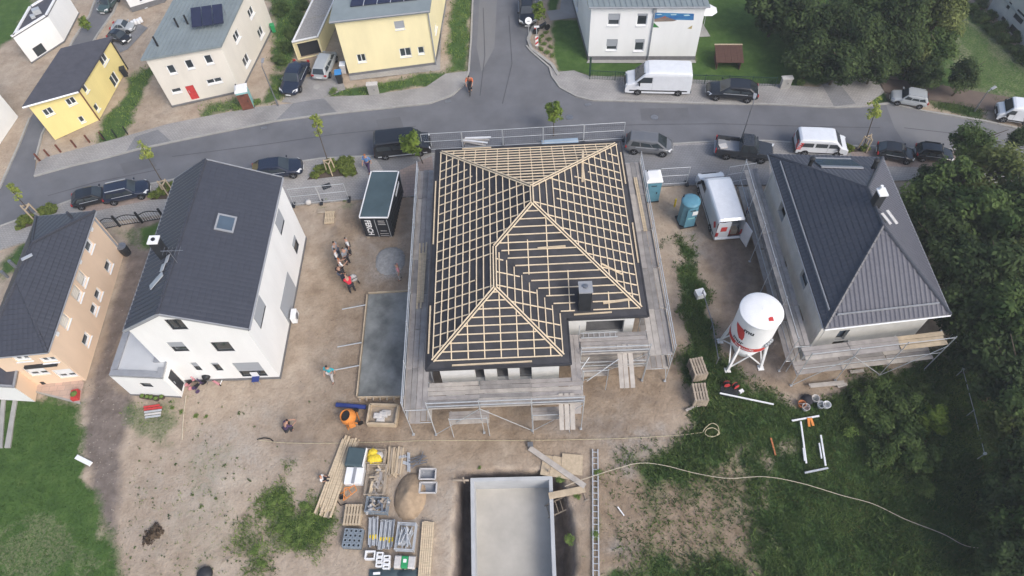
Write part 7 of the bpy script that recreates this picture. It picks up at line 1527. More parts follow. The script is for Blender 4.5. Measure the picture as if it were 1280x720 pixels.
for lab, p, q in (('left orange strut leaning on the frame top bar', (1009, 524), (1011, 534)), ('right orange strut leaning on the frame top bar', (1012, 524), (1016, 533))): plank(lab, p, q, .16, 'orange_paint', .22, .1, 'orange_strut', .06, 'strut')
rt = thing('wire_post', 'thin grey post line with small white insulators along the wood', 'wire fence', tuple(G(1184, 425))); o0 = rt.location
ps = [G(1184, 425), G(1195, 470), G(1208, 520), G(1221, 574)]
for p in ps: MB().tube(p, p + Vector((0, 0, 1.0)), .03, 6).build('post', M['galvanised'], rt, off=o0)
MB().path([p + Vector((0, 0, .95)) for p in ps], .022, 5).build('wire', M['galvanised'], rt, off=o0)
for p in (ps[1], ps[3]): MB().box((p.x, p.y, 1.0), (.14, .14, .16)).build('insulator', M['white_plastic'], rt, off=o0)
# ---------------------------------------------------------------- container
cA, cB = G(449, 272, 2.5), G(485, 272, 2.5); cD = G(464, 214.5, 2.5); e = (cB - cA); W_c = e.length; rz = math.atan2(e.y, e.x); D_c = (cD - cA).length; Hc = 2.5
rt = thing('site_container', 'dark site container with pale roof rim and white lettering on its doors', 'container', (cA.x, cA.y, 0), rz)
skx = (cD - cA).dot(e.normalized())
MB().prism([(.03, .02), (W_c - .03, .02), (W_c - .03 + skx, D_c), (.03 + skx, D_c)], .12, Hc - .06).build('body', M['container_black'], rt); MB().prism([(.06, .06), (W_c - .06, .06), (W_c - .06 + skx, D_c - .05), (.06 + skx, D_c - .05)], Hc - .06, Hc + .02).build('roof', M['container_roof'], rt)
for p, q in (((0, 0), (W_c, 0)), ((W_c, .08), (W_c + skx, D_c)), ((W_c + skx - .1, D_c), (skx + .1, D_c)), ((skx, D_c), (0, .08))): MB().bar((*p, Hc), (*q, Hc), .075, .10).build('roof_rim', M['white_paint'], rt)
for i in range(14): t4 = (i + .5) / 14; MB().box((W_c + skx * t4 - .0, D_c * t4, Hc / 2), (.06, D_c / 28, Hc - .3)).build('side_rib', M['container_black'], rt)
for x0, x1 in ((.08, W_c / 2 - .02), (W_c / 2 + .02, W_c - .08)): MB().box(((x0 + x1) / 2, -.01, Hc / 2), (x1 - x0, .05, Hc - .35)).build('door', M['container_black'], rt)
for x in (W_c * .5, W_c * .93): MB().tube((x, -.06, .2), (x, -.06, Hc - .2), .025).build('lock_bar', M['galvanised'], rt)
def text_part(txt, parent, loc, rot, size, m, bold=.0, sx=1):
    cu_ = bpy.data.curves.new('lettering', 'FONT'); cu_.body = txt; cu_.size = size; cu_.align_x = 'CENTER'; cu_.align_y = 'CENTER'; cu_.resolution_u = 2; cu_.offset = bold
    o_ = bpy.data.objects.new('lettering', cu_); COL.objects.link(o_); dg = bpy.context.evaluated_depsgraph_get(); me_ = bpy.data.meshes.new_from_object(o_.evaluated_get(dg)); bpy.data.objects.remove(o_)
    me_.materials.clear(); me_.materials.append(M[m]); o_ = link('lettering', me_, parent); o_.location = loc; o_.rotation_euler = rot; o_.scale = (sx, 1, 1); return o_
text_part('FERCH', rt, (W_c * .24, -.045, Hc * .52), (math.pi / 2, math.pi / 2, 0), .62, 'white_paint', .02)
for i, (y, w2) in enumerate(((.85, .5), (.76, .55), (.68, .6), (.36, .5), (.22, .7), (.12, .7))): MB().box((W_c * .72, -.045, Hc * y), (w2, .01, .05)).build('print_line', M['cement_bag'], rt)
MB().bar((W_c + skx * .62 + .045, D_c * .55, Hc * .8), (W_c + skx * .85 + .045, D_c * .85, Hc * .8), .02, .28).build('side_print', M['white_paint'], rt)
for x, y in ((.2, .1), (W_c - .2, .1), (.2 + skx, D_c - .2), (W_c - .2 + skx, D_c - .2)): MB().box((x, y, .06), (.3, .3, .13)).build('foot_block', M['old_wood'], rt)
# ---------------------------------------------------------------- toilets
def toilet(label, px, rz, body, roof, s_=1.0, round_=False, door=None):
    c = G(*px); rt = thing('portable_toilet', label, 'portable toilet', (c.x, c.y, .02), rz, 'portable toilets'); a = .56 * s_; h = 2.15 * s_
    if round_:
        oct_ = [(a * 1.12 * math.cos(math.pi / 8 + i * math.pi / 4), a * 1.12 * math.sin(math.pi / 8 + i * math.pi / 4)) for i in range(8)]
        MB().prism(oct_, .1, h).build('cabin', M[body], rt, bevel=.05); MB().lathe([(a * 1.16, 0), (a * 1.14, .08), (a * .8, .16), (.05, .2)], (0, 0, h), 16).build('roof', M[roof], rt, smooth=True)
    else:
        MB().box((0, 0, h / 2 + .05), (2 * a, 2 * a, h - .1)).build('cabin', M[body], rt, bevel=.04); b_ = MB(); b_.loft([[(-a * k, -a * k, z_), (a * k, -a * k, z_), (a * k, a * k, z_), (-a * k, a * k, z_)] for k, z_ in ((1.08, h), (1.08, h + .1), (.7, h + .26))]); b_.build('roof', M[roof], rt)
    MB().box((0, -a - .02, h * .48), (a * (1.96 if door else 1.3), .04, h * .84)).build('door', M[door or body], rt, bevel=.01); MB().box((a * .5, -a - .06, h * .5), (.06, .05, .18)).build('door_handle', M['black_metal'], rt)
    for i in range(4): MB().box((0, -a - .045, h * .82 + i * .04), (a * .7, .01, .015)).build('vent_slot', M['black_metal'], rt)
    MB().box((0, 0, .05), (2.1 * a, 2.1 * a, .1)).build('skid', M['anthracite'], rt); MB().tube((-a * .7, a * .7, h), (-a * .7, a * .7, h + .35), .05, 8).build('vent_pipe', M['black_metal'], rt)
    return rt
t_ = toilet('teal round topped portable toilet left of the courier van', (857, 277), .15, 'teal_plastic', 'teal_plastic', 1.15, True)
MB().box((.22, -.70, 1.75), (.42, .02, .42)).build('sticker', M['white_paint'], t_); MB().box((.05, -.70, 1.2), (.7, .02, .1)).build('sticker', M['teal_pale'], t_)
toilet('white roofed teal portable toilet behind the right scaffold rails', (812, 246), .0, 'teal_plastic', 'white_paint', 1.1)
toilet('brown doored toilet cabin with pale green side by the far pavement', (311, 133), hd((298, 134), (313, 131)), 'teal_pale', 'white_paint', .95, door='dark_brown_wood')
# ================================================================ FENCES, LAMPS, SIGNS
def site_fence(label, p, q, n, z=PV, h=2.0, group='mobile site fences', topz=None):
    a, b_ = (G(*p, topz), G(*q, topz)) if topz else (G(*p), G(*q)); a.z = b_.z = z; e = b_ - a; L_ = e.length; rz = math.atan2(e.y, e.x); rt = thing('site_fence', label, 'fence', tuple(a), rz, group)
    for i in range(n):
        x0, x1 = L_ * i / n + .03, L_ * (i + 1) / n - .03
        for x in (x0, x1): MB().tube((x, 0, .1), (x, 0, h), .028, 6).build('upright', M['galvanised'], rt)
        for z_ in (.15, h * .55, h): MB().tube((x0, 0, z_), (x1, 0, z_), .024, 6).build('rail', M['galvanised'], rt)
        w_ = MB(); k = int((x1 - x0) / .16)
        for j in range(1, k): w_.tube((x0 + (x1 - x0) * j / k, 0, .15), (x0 + (x1 - x0) * j / k, 0, h), .0025, 3)
        for j in range(1, 8): w_.tube((x0, 0, .15 + (h - .15) * j / 8), (x1, 0, .15 + (h - .15) * j / 8), .0025, 3)
        kind(w_.build('wire_mesh', M['galvanised'], rt), 'stuff')
    for i in range(n + 1): MB().box((L_ * i / n, 0, .07), (.25, .6, .13)).build('foot_block', M['anthracite'], rt)
    return rt
site_fence('run of wire mesh fence panels along the kerb behind the battened roof', (525, 168), (782, 153), 5, topz=2.1)
site_fence('single wire fence panel on the pavement left of the container', (368, 258), (437, 251), 2)
site_fence('wire fence panels between the white roofed toilet and the courier van', (822, 233), (858, 231), 1)
site_fence('short wire fence panel between the courier van and the right scaffold', (905, 231), (938, 226), 1)
def post_fence(name, label, px, n, h, m, rails=(.35, .9), mesh=None, pw=.08, z=.0, cat='fence', infill=None, group=None):
    ps = [G(*p) for p in px]; o0 = ps[0].copy(); rt = thing(name, label, cat, (o0.x, o0.y, z), 0, group)
    for a, b_ in zip(ps, ps[1:]):
        a = a - o0; b_ = b_ - o0; k = max(1, round((b_ - a).length / n)); 
        for i in range(k + (b_ - ps[-1] + o0).length < .01 and k + 1 or k + 1):
            if i == k and (b_ + o0 - ps[-1]).length > .01: continue
            p = a.lerp(b_, i / k); MB().bar((p.x, p.y, 0), (p.x, p.y, h + .1), pw, pw).build('post', M[m], rt)
        for i in range(k):
            p, q = a.lerp(b_, i / k), a.lerp(b_, (i + 1) / k)
            for r_ in rails: MB().bar((p.x, p.y, h * r_), (q.x, q.y, h * r_), .05, .06).build('rail', M[m], rt)
            if infill == 'mesh':
                w_ = MB(); kk = int((q - p).length / .22)
                for j in range(1, kk): s_ = p.lerp(q, j / kk); w_.tube((s_.x, s_.y, .05), (s_.x, s_.y, h), .012, 3)
                for j in range(1, 6): w_.tube((p.x, p.y, h * j / 6), (q.x, q.y, h * j / 6), .012, 3)
                kind(w_.build('wire_mesh', M[m], rt), 'stuff')
            if infill == 'wave':
                e = q - p; kk = 14; w_ = MB()
                for j in range(kk): s0, s1 = p.lerp(q, j / kk), p.lerp(q, (j + 1) / kk); f = lambda t_: h * (.72 + .26 * math.sin(math.pi * t_)); w_.bar((s0.x, s0.y, f(j / kk)), (s1.x, s1.y, f((j + 1) / kk)), .05, .06)
                w_.build('arched_rail', M[m], rt)
                for j in range(1, 9): s0 = p.lerp(q, j / 9); MB().tube((s0.x, s0.y, h * .12), (s0.x, s0.y, h * (.72 + .26 * math.sin(math.pi * j / 9))), .022, 4).build('spindle', M['galvanised'], rt)
    return rt
post_fence('iron_fence', 'black arched iron fence between the peach house and the gable house', [(131, 287), (150, 283), (206, 274)], 1.55, 1.25, 'black_metal', (.12,), infill='wave', pw=.14)
M['green_wire'] = mat('green_wire', (.02, .05, .035), .6, .1, 4)
post_fence('wire_fence', 'low dark green wire fence before the lawn of the mural house', [(737, 100), (800, 103), (880, 106), (968, 109)], 2.3, 1.1, 'green_wire', (.98,), infill='mesh', pw=.06)
post_fence('wooden_fence', 'row of short bare wooden posts on the far pavement below the yellow house', [(50, 201), (62, 196), (76, 190), (95, 184), (112, 178), (130, 174)], 1.3, .8, 'dark_brown_wood', (), pw=.12)
post_fence('wooden_fence', 'thin fence posts along the top of the grass wedge by the far pavement', [(132, 176), (146, 172), (160, 168)], 1.0, .9, 'black_metal', (), pw=.08)
post_fence('wire_fence', 'dark fence at the foot of the wood behind the brown path', [(1095, 94), (1130, 99), (1172, 104)], 2.2, 1.0, 'green_wire', (.95, .5), pw=.07)
o = MB().bar((0, 0, 0), (0, 0, 2.2), .16, .16).build('gate_post', M['green_wire'], None, loc=tuple(G(737, 96))); tag(o, 'tall dark post at the left corner of the mural house lawn', 'post')
def lamp(label, base, h, arm=.0, r_=.06, rz=0):
    c = G(*base); rt = thing('street_lamp', label, 'street lamp', (c.x, c.y, .0), rz, 'street lamps'); MB().tube((0, 0, .0), (0, 0, h), r_, 8, r_ * .7).build('pole', M['steel'], rt); MB().tube((0, 0, 0), (0, 0, .8), r_ * 1.5, 8).build('base', M['steel'], rt)
    MB().tube((0, 0, h), (.5, 0, h + .05), .035, 6).build('arm', M['steel'], rt); MB().loft([[(.4, -.1, h + .02), (.4, .1, h + .02), (.4, .1, h + .1), (.4, -.1, h + .1)], [(1.0, -.14, h + .03), (1.0, .14, h + .03), (1.0, .12, h + .1), (1.0, -.12, h + .1)]]).build('lamp_head', M['grey_trim'], rt); return rt
lamp('slim grey street lamp beside the dark blue car on the far pavement', (348, 133), 4.6, rz=1.6)
lamp('slim street lamp rising behind the cab of the pickup truck', (926, 177), 4.4, rz=1.2)
lamp('short street lamp beside the grass strip at the far right path', (1218, 139), 2.2, rz=.5)
def cabinet(label, px, s_=1.0):
    c = G(*px); rt = thing('utility_cabinet', label, 'utility cabinet', (c.x, c.y, .0), 0, 'utility cabinets'); MB().box((0, 0, .62 * s_), (.95 * s_, .4, 1.2 * s_)).build('cabinet', M['kerb'], rt, bevel=.02); MB().box((0, 0, 1.25 * s_), (1.05 * s_, .5, .08)).build('lid', M['cement_bag'], rt); MB().bar((0, -.203, .1), (0, -.203, 1.15 * s_), .02, .012, up=(0, 1, 0)).build('door_gap', M['grey_trim'], rt); MB().box((.12, -.215, .7 * s_), (.05, .03, .14)).build('lock', M['black_metal'], rt)
cabinet('pale utility cabinet on the grass below the yellow solar house', (468, 118)); cabinet('pale utility cabinet at the right end of the green wire fence', (980, 110), .95)
# signs at the junction island
c = G(671, 60); rt = thing('road_sign', 'pole with red and white striped beacon board on the junction island', 'road sign', (c.x, c.y, 0), 0)
MB().tube((0, 0, 0), (0, 0, 2.4), .04, 8).build('pole', M['galvanised'], rt); b_ = MB().box((0, -.05, .85), (.3, .03, 1.1)).build('beacon_board', M['white_paint'], rt)
for i in range(2): f = MB(); z_ = .40 + i * .52; f.add([(-.14, -.07, z_), (.14, -.07, z_ + .22), (.14, -.07, z_ + .46), (-.14, -.07, z_ + .24)], [(0, 1, 2, 3)]); f.build('red_stripe', M['red_print'], b_)
MB().box((0, 0, 2.42), (.5, .04, .2)).build('top_plate', M['white_paint'], rt)
c = G(661, 47); rt = thing('round_sign', 'round white sign on a pole beside the black car at the junction', 'road sign', (c.x, c.y, 0), 0); MB().tube((0, 0, 0), (0, 0, 2.0), .035, 8).build('pole', M['galvanised'], rt); MB().tube((0, -.04, 1.95), (0, -.06, 1.96), .34, 20).build('sign_plate', M['white_paint'], rt); MB().bar((-.12, -.07, 1.95), (.14, -.07, 1.95), .16, .02).build('sign_mark', M['grey_trim'], rt)
# bins, motorbike, small things near the far houses
def bin_(label, px, body, lid, rz=0, s_=1.0, z=.03, group='wheeled bins'):
    c = G(*px); rt = thing('wheeled_bin', label, 'bin', (c.x, c.y, z), rz, group); MB().loft([[(-.24 * k * s_, -.28 * k * s_, z_ * s_), (.24 * k * s_, -.28 * k * s_, z_ * s_), (.24 * k * s_, .28 * k * s_, z_ * s_), (-.24 * k * s_, .28 * k * s_, z_ * s_)] for k, z_ in ((.85, .05), (1.1, .98))]).build('body', M[body], rt); MB().box((0, 0, 1.03 * s_), (.58 * s_, .68 * s_, .08)).build('lid', M[lid], rt, bevel=.02); MB().tube((-.22 * s_, .3 * s_, .1), (.22 * s_, .3 * s_, .1), .1, 10).build('wheel', M['rubber'], rt); MB().tube((-.2 * s_, .36 * s_, .98 * s_), (.2 * s_, .36 * s_, .98 * s_), .02).build('handle', M['black_metal'], rt)
bin_('dark wheeled bin with a bright blue lid beside the silver car', (426, 103), 'anthracite', 'light_blue', .1, 1.15); bin_('white bin against the corner wall of the yellow solar house', (431, 91), 'cement_bag', 'white_plastic', 0, 1.0); bin_('green bin at the side wall of the off-white house', (343, 40), 'green_plastic', 'green_plastic', .3, .8)
bin_('dark grey bin by the door wall of the small yellow house', (158, 95), 'anthracite', 'anthracite', .3, .9)
c = G(677, 40); rt = thing('motorbike', 'dark motorbike with a red rear parked on the junction island', 'motorbike', (c.x, c.y, .04), .4)
for x in (-.65, .65): MB().tube((x, -.06, .3), (x, .06, .3), .3, 16).build('wheel', M['rubber'], rt)
MB().loft([[(-.7, -.1, .62), (-.7, .1, .62), (-.7, .08, .75), (-.7, -.08, .75)], [(0, -.16, .4), (0, .16, .4), (0, .14, .8), (0, -.14, .8)], [(.45, -.12, .6), (.45, .12, .6), (.4, .1, .95), (.4, -.1, .95)]]).build('body', M['paint_black'], rt, bevel=.03); MB().box((-.72, 0, .72), (.2, .22, .14)).build('tail', M['red_plastic'], rt); MB().tube((.42, -.35, 1.02), (.42, .35, 1.02), .02).build('handlebar', M['black_metal'], rt)
for a, q in (((.42, 0, 1.0), (.65, 0, .3)), ((-.3, 0, .5), (-.65, 0, .3))): MB().tube(a, q, .035).build('fork', M['steel'], rt)
# shed with ridged boards on the lawn, parasol, terrace of the mural house
c, rz, w_, d = place((895, 63), (926, 63), (895, 79), .8); rt = thing('play_shed', 'red brown wooden shed with board roof on the lawn of the mural house', 'shed', tuple(c), rz)
for sx in (-1, 1): MB().box((sx * w_ * .46, 0, .45), (.08, d * .9, .9)).build('wall', M['rust_wood'], rt)
MB().box((0, d * .43, .55), (w_ * .9, .08, 1.1)).build('wall', M['rust_wood'], rt)
for i in range(9): x = -w_ * .55 + (i + .5) * w_ * 1.1 / 9; MB().bar((x, -d * .55, .92 + (i % 2) * .012), (x, d * .55, 1.35 + (i % 2) * .012), w_ * 1.1 / 9 - .012, .05).build('roof_board', M['rust_wood'], rt)
MB().bar((-w_ * .56, d * .56, 1.38), (w_ * .56, d * .56, 1.38), .12, .08).build('ridge_board', M['plank_wood'], rt)
c = G(884, 12, 2.4); rt = thing('parasol', 'white garden parasol at the right wall of the mural house', 'parasol', (c.x, c.y, 0), .3); MB().tube((0, 0, 0), (0, 0, 2.6), .03).build('pole', M['galvanised'], rt)
m_ = MB(); n = 8; vs = [(0, 0, 2.7)] + [(1.0 * math.cos(2 * math.pi * i / n), 1.0 * math.sin(2 * math.pi * i / n), 2.35) for i in range(n)]; m_.add(vs, [(0, i + 1, (i + 1) % n + 1) for i in range(n)]); m_.build('canopy', M['white_paint'], rt)
for i in range(n): MB().tube((0, 0, 2.66), (.98 * math.cos(2 * math.pi * i / n), .98 * math.sin(2 * math.pi * i / n), 2.32), .015, 4).build('rib', M['galvanised'], rt)
sheet('house_terrace', W2([(868, 47), (868, 24), (876, 26), (888, 46)]), .05, M['kerb'])
o = MB().box((0, 0, .35), (.5, .5, .7)).build('garden_chair', M['black_metal'], None, loc=tuple(G(884, 43))); bpy.data.objects.remove(o)
# things in front of the gable house
FG = 'flower pots along the annex wall'
for i, (p, lab) in enumerate((((180, 497), 'leftmost dark flower pot at the annex wall'), ((186, 498), 'second dark flower pot from the left at the annex wall'), ((191, 498.5), 'third dark flower pot from the left at the annex wall'), ((197, 500), 'fourth, widest dark flower pot at the annex wall'), ((204, 498), 'rightmost dark flower pot at the annex wall'))):
    rt = thing('flower_pot', lab, 'flower pot', tuple(G(*p)), 0, FG); MB().lathe([(.12, 0), (.2, .3), (.17, .3), (.1, .05)], n=12).build('pot', M['soil'], rt); MB().lathe([(.05, .22), (.16, .32), (.04, .46)], n=8).build('plant', M['leaf_weed'], rt)
rt = thing('sledge', 'red and grey slatted sledge lying on the weeds below the annex', 'sledge', tuple(G(192, 515)), .05)
for i, m_ in enumerate(('red_plastic', 'red_plastic', 'galvanised', 'cement_bag', 'galvanised')): MB().bar((-.7 + i * .06, .4 - i * .2, .12), (.6 - (.2 if i == 0 else 0), .42 - i * .2, .12), .14, .05).build('slat', M[m_], rt)
for x in (-.4, .35): MB().bar((x, -.5, .06), (x, .5, .06), .06, .06).build('runner', M['steel'], rt)
TG = 'children\'s toys by the garage door'
for lab, p, m_ in (('pink toy tricycle nearest the dark garage door', (242, 480), 'shirt_pink'), ('dark red toy scooter with a white wheel right of the pink tricycle', (251, 484), 'cloth_purple')):
    rt = thing('toy_tricycle', lab, 'tricycle', tuple(G(*p)), .8, 'toys by the garage door')
    for a, q in (((-.35, 0, .2), (.1, 0, .4)), ((.1, 0, .4), (.35, 0, .25)), ((.25, 0, .3), (.2, 0, .75)), ((.2, -.25, .75), (.2, .25, .75))): MB().tube(a, q, .045).build('frame', M[m_], rt)
    for x, y, r_0 in ((-.35, -.22, .16), (-.35, .22, .16), (.38, 0, .24)): MB().tube((x, y - .03, r_0), (x, y + .03, r_0), r_0, 12).build('wheel', M[m_ if r_0 < .2 else 'rubber'], rt)
    MB().box((-.1, 0, .46), (.3, .24, .06)).build('saddle', M['rubber'], rt)
rt = thing('kettle_grill', 'dark round kettle grill at the gable house wall', 'grill', tuple(G(263, 476)), 0); MB().lathe([(.05, .5), (.28, .62), (.3, .78), (.26, .9), (.05, .98)], n=14).build('bowl', M['black_metal'], rt, smooth=True)
for a in (0, 2.1, 4.2): MB().tube((.1 * math.cos(a), .1 * math.sin(a), .55), (.3 * math.cos(a), .3 * math.sin(a), 0), .02).build('leg', M['steel'], rt)
rt = thing('scooter', 'dark toy scooter lying right of the kettle grill', 'scooter', tuple(G(271, 479)), -.6); MB().box((0, 0, .1), (.7, .14, .04)).build('deck', M['shirt_pink'], rt); MB().tube((.35, 0, .1), (.2, .5, .15), .03).build('handle_bar', M['white_plastic'], rt)
for x in (-.35, .38): MB().tube((x, -.03, .09), (x, .03, .09), .09, 10).build('wheel', M['rubber'], rt)
rt = thing('garden_chair', 'blue and white folding chair by the terrace door of the gable house', 'chair', tuple(G(322, 477)), 0); MB().box((0, 0, .42), (.5, .45, .05)).build('seat', M['blue_plastic'], rt); MB().box((0, .22, .72), (.5, .05, .55)).build('backrest', M['white_plastic'], rt)
for x in (-.22, .22):
    for y in (-.2, .2): MB().tube((x, y, 0), (x, y, .42), .02).build('leg', M['galvanised'], rt)
c = G(159, 317); rt = thing('water_butt', 'dark round water butt at the back corner of the peach house', 'water butt', (c.x, c.y, 0)); MB().lathe([(.32, 0), (.38, .5), (.35, .95)], n=14).build('barrel', M['anthracite'], rt); MB().tube((0, 0, .95), (0, 0, 1.0), .38, 14).build('lid', M['steel'], rt)
rt = thing('terrace_table', 'round terracotta table with plants on the peach house terrace', 'table', tuple(G(38, 480))); MB().lathe([(.55, .62), (.58, .68), (.02, .7)], n=18).build('top', M['terracotta'], rt); MB().tube((0, 0, .1), (0, 0, .62), .06).build('leg', M['steel'], rt); MB().lathe([(.3, 0), (.1, .12)], n=12).build('base', M['steel'], rt)
for lab, p, m_ in (('red planter box at the right end of the terrace', (97, 496), 'red_plastic'), ('dark planter with a fern beside the terrace door', (59, 475), 'anthracite')):
    rt = thing('planter', lab, 'planter', tuple(G(*p) + Vector((0, 0, .1))), .2, 'terrace planters'); MB().box((0, 0, .18), (.45, .75, .36)).build('box', M[m_], rt); MB().lathe([(.1, .3), (.25, .42), (.05, .6)], n=8).build('plant', M['leaf_weed'], rt)
def crown_mesh(name, n, rx, rz, m, leaf=.30, blobs=26, seed=1, flat_=.0, hollow=.45, spread=.34):
    r_ = np.random.default_rng(seed)
    d = r_.normal(size=(blobs, 3)); d /= np.linalg.norm(d, axis=1)[:, None]; rad = hollow + (1 - hollow) * r_.random(blobs) ** .6
    bc = d * rad[:, None] * np.array([rx, rx, rz]) * .78; bc[:, 2] *= np.where(bc[:, 2] < 0, .8, 1.0)
    bs = spread * rx * (.7 + .7 * r_.random(blobs))
    w_ = r_.integers(0, blobs, n); o = r_.normal(size=(n, 3)); o /= np.linalg.norm(o, axis=1)[:, None]; o *= (r_.random(n) ** .45)[:, None]
    c = bc[w_] + o * bs[w_][:, None] * np.array([1, 1, .75])
    nrm = o + r_.normal(size=(n, 3)) * .55 + np.array([0, 0, .85]); nrm /= np.linalg.norm(nrm, axis=1)[:, None]
    a = np.cross(nrm, r_.normal(size=(n, 3))); a /= np.linalg.norm(a, axis=1)[:, None]; b2 = np.cross(nrm, a)
    s_ = leaf * (.6 + .8 * r_.random(n))[:, None]
    v = np.stack([c - a * s_ - b2 * s_ * .15, c - b2 * s_ * .55 + nrm * s_ * .1, c + a * s_, c + b2 * s_ * .55 + nrm * s_ * .1], 1).reshape(-1, 3)
    me_ = bpy.data.meshes.new(name); me_.vertices.add(4 * n); me_.vertices.foreach_set('co', v.ravel()); me_.loops.add(4 * n); me_.loops.foreach_set('vertex_index', np.arange(4 * n)); me_.polygons.add(n); me_.polygons.foreach_set('loop_start', np.arange(0, 4 * n, 4)); me_.polygons.foreach_set('loop_total', np.full(n, 4)); me_.update(); me_.validate(); me_.materials.append(M[m]); return me_
# white lamp globe on the verge, manhole, debris
o = MB().lathe([(.06, 0), (.06, .2), (.22, .3), (.26, .45), (.18, .6), (.02, .66)], n=14).build('white_sack', M['cement_bag'], None, loc=tuple(G(387, 257)), smooth=True); tag(o, 'white rounded sack lying at the pavement edge by the fence panel', 'sack')
o = MB().box((0, 0, .006), (.75, .6, .012), .4).build('drain_cover', M['anthracite'], None, loc=tuple(G(408, 233, PV) + Vector((0, 0, .012)))); tag(o, 'dark square drain cover in the pavement below the hedge bed', 'drain cover')
for p, lab in (((300, 428), ''),): pass
M['dry_leaf'] = leafmat('dry_leaf', (.07, .05, .035), (.17, .125, .085), 3)
o = link('brush_heap', crown_mesh('brush', 700, .55, .3, 'dry_leaf', .09, 9, 5, hollow=.2, spread=.6)); o.location = tuple(G(192, 668) + Vector((0, 0, .12))); tag(o, 'small brown heap of brushwood on the bare ground', 'heap')
o = MB().lathe([(.5, 0), (.42, .2), (.2, .3), (.03, .33)], n=11).build('rubbish_heap', M['anthracite'], None, loc=tuple(G(256, 718)), smooth=True); tag(o, 'dark heap cut off by the bottom edge of the photo', 'heap')
rt = thing('building_materials', 'white sacks on a pallet at the end of the small driveway', 'pallet load', tuple(G(172, 30)), .5)
for i in range(4): MB().box((-.4 + .3 * i, .1 * (i % 2), .25), (.28, .5, .4)).build('sack', M['white_paint'], rt, bevel=.05)
rt = thing('board_stack', 'small stack of white boards lying on the kerb behind the battened roof', 'boards', tuple(G(592, 181)), -.2)
for i in range(4): MB().box((.1 * i, .22 * i, .2 + .02 * i), (2.3, .18, .05), -.15 + i * .1).build('board', M['white_paint' if i % 2 else 'plank_worn'], rt)
for x in (-.8, .8): MB().box((x, .3, .15), (.1, .9, .08)).build('bearer', M['old_wood'], rt)
o = MB().box((0, 0, .2), (3.2, .9, .12)).build('blue_sheet', M['light_blue'], None, loc=tuple(G(700, 181))); o.data.materials[0] = mat('pale_blue_sheet', (.32, .42, .52), .6, .1, 1); tag(o, 'pale blue insulation sheet lying behind the battened roof', 'sheet')
o = MB().bar((0, 0, .0), (0, 0, .9), .12, .12).build('marker_post', M['yellow_plastic'], None, loc=tuple(G(843, 258))); tag(o, 'short yellow marker post left of the teal toilet', 'post')
o = MB().box((0, 0, .3), (.65, .6, .5), .2).build('white_crate', M['white_plastic'], None, loc=tuple(G(874, 370))); tag(o, 'small white panel box in the green strip above the pallet stacks', 'box')
post_fence('wire_fence', 'thin low wire fence along the green strip right of the battened house', [(876, 372), (888, 412), (895, 455)], 2.2, .9, 'steel', (.9,), pw=.06)
for lab, p, q in (('broken pale board lying below the front scaffold of the tiled house', (1062, 466), (1079, 464)), ('short thin board lying at the foot of the tiled house scaffold', (1046, 484), (1058, 481))): plank(lab, p, q, .22, 'plank_worn', .12, .12)

# ================================================================ TREES AND PLANTS
def trunk_mesh(name, h, r_, limbs=6, seed=1, spread=.5, m='bark'):
    q = random.Random(seed); mb = MB(); p = Vector((0, 0, -.1)); pts = [p]
    for k in range(5): p = p + Vector((q.uniform(-.05, .05) * h, q.uniform(-.05, .05) * h, h / 5)); pts.append(p)
    for i, (a, b_) in enumerate(zip(pts, pts[1:])): mb.tube(a, b_, r_ * (1 - i * .17), 8, r_ * (1 - (i + 1) * .17))
    for k in range(limbs): a = pts[2 + k % 3].lerp(pts[3 + k % 3], q.random()); an = q.uniform(0, 6.28); l_ = h * spread * q.uniform(.6, 1); b_ = a + Vector((math.cos(an) * l_, math.sin(an) * l_, l_ * .8)); mb.tube(a, b_, r_ * .4, 6, r_ * .12)
    return mb.mesh(name, M[m])
CR = {}
for i in range(4): CR['dark', i] = crown_mesh('crown_leaves', 8500, 1, 1.2, 'leaf_dark', .062, 40, 20 + i, hollow=.25, spread=.36)
for i in range(3): CR['mid', i] = crown_mesh('crown_leaves', 8000, 1, 1.25, 'leaf_mid', .062, 34, 40 + i, hollow=.25, spread=.36)
for i in range(3): CR['olive', i] = crown_mesh('crown_leaves', 7500, 1, 1.3, 'leaf_olive', .058, 30, 60 + i, hollow=.25, spread=.36)
for i in range(2): CR['pale', i] = crown_mesh('crown_leaves', 3200, 1, 1.3, 'leaf_light', .085, 24, 80 + i, spread=.3)
for i in range(2): CR['yellow', i] = crown_mesh('crown_leaves', 620, 1, 2.2, 'leaf_yellow', .13, 14, 90 + i, hollow=.3, spread=.42)
for i in range(2): CR['green', i] = crown_mesh('crown_leaves', 700, 1, 1.7, 'leaf_light', .16, 14, 95 + i, hollow=.2, spread=.42)
for i in range(3): CR['bush', i] = crown_mesh('bush_leaves', 3000, 1, .8, 'leaf_mid', .075, 20, 110 + i, hollow=.3, spread=.4)
for i in range(2): CR['hedge', i] = crown_mesh('bush_leaves', 900, 1, .6, 'leaf_hedge', .12, 14, 120 + i)
for i in range(3): CR['weed', i] = crown_mesh('weed_leaves', 420, 1, .35, 'leaf_weed', .11, 11, 130 + i, hollow=.2, spread=.45)
TRK = {k: trunk_mesh('trunk', 1.0, .045, 7, 3 + i) for i, k in enumerate(('a', 'b', 'c'))}
TRKS = trunk_mesh('trunk', 1.0, .022, 5, 9, .3)
TI = [0]
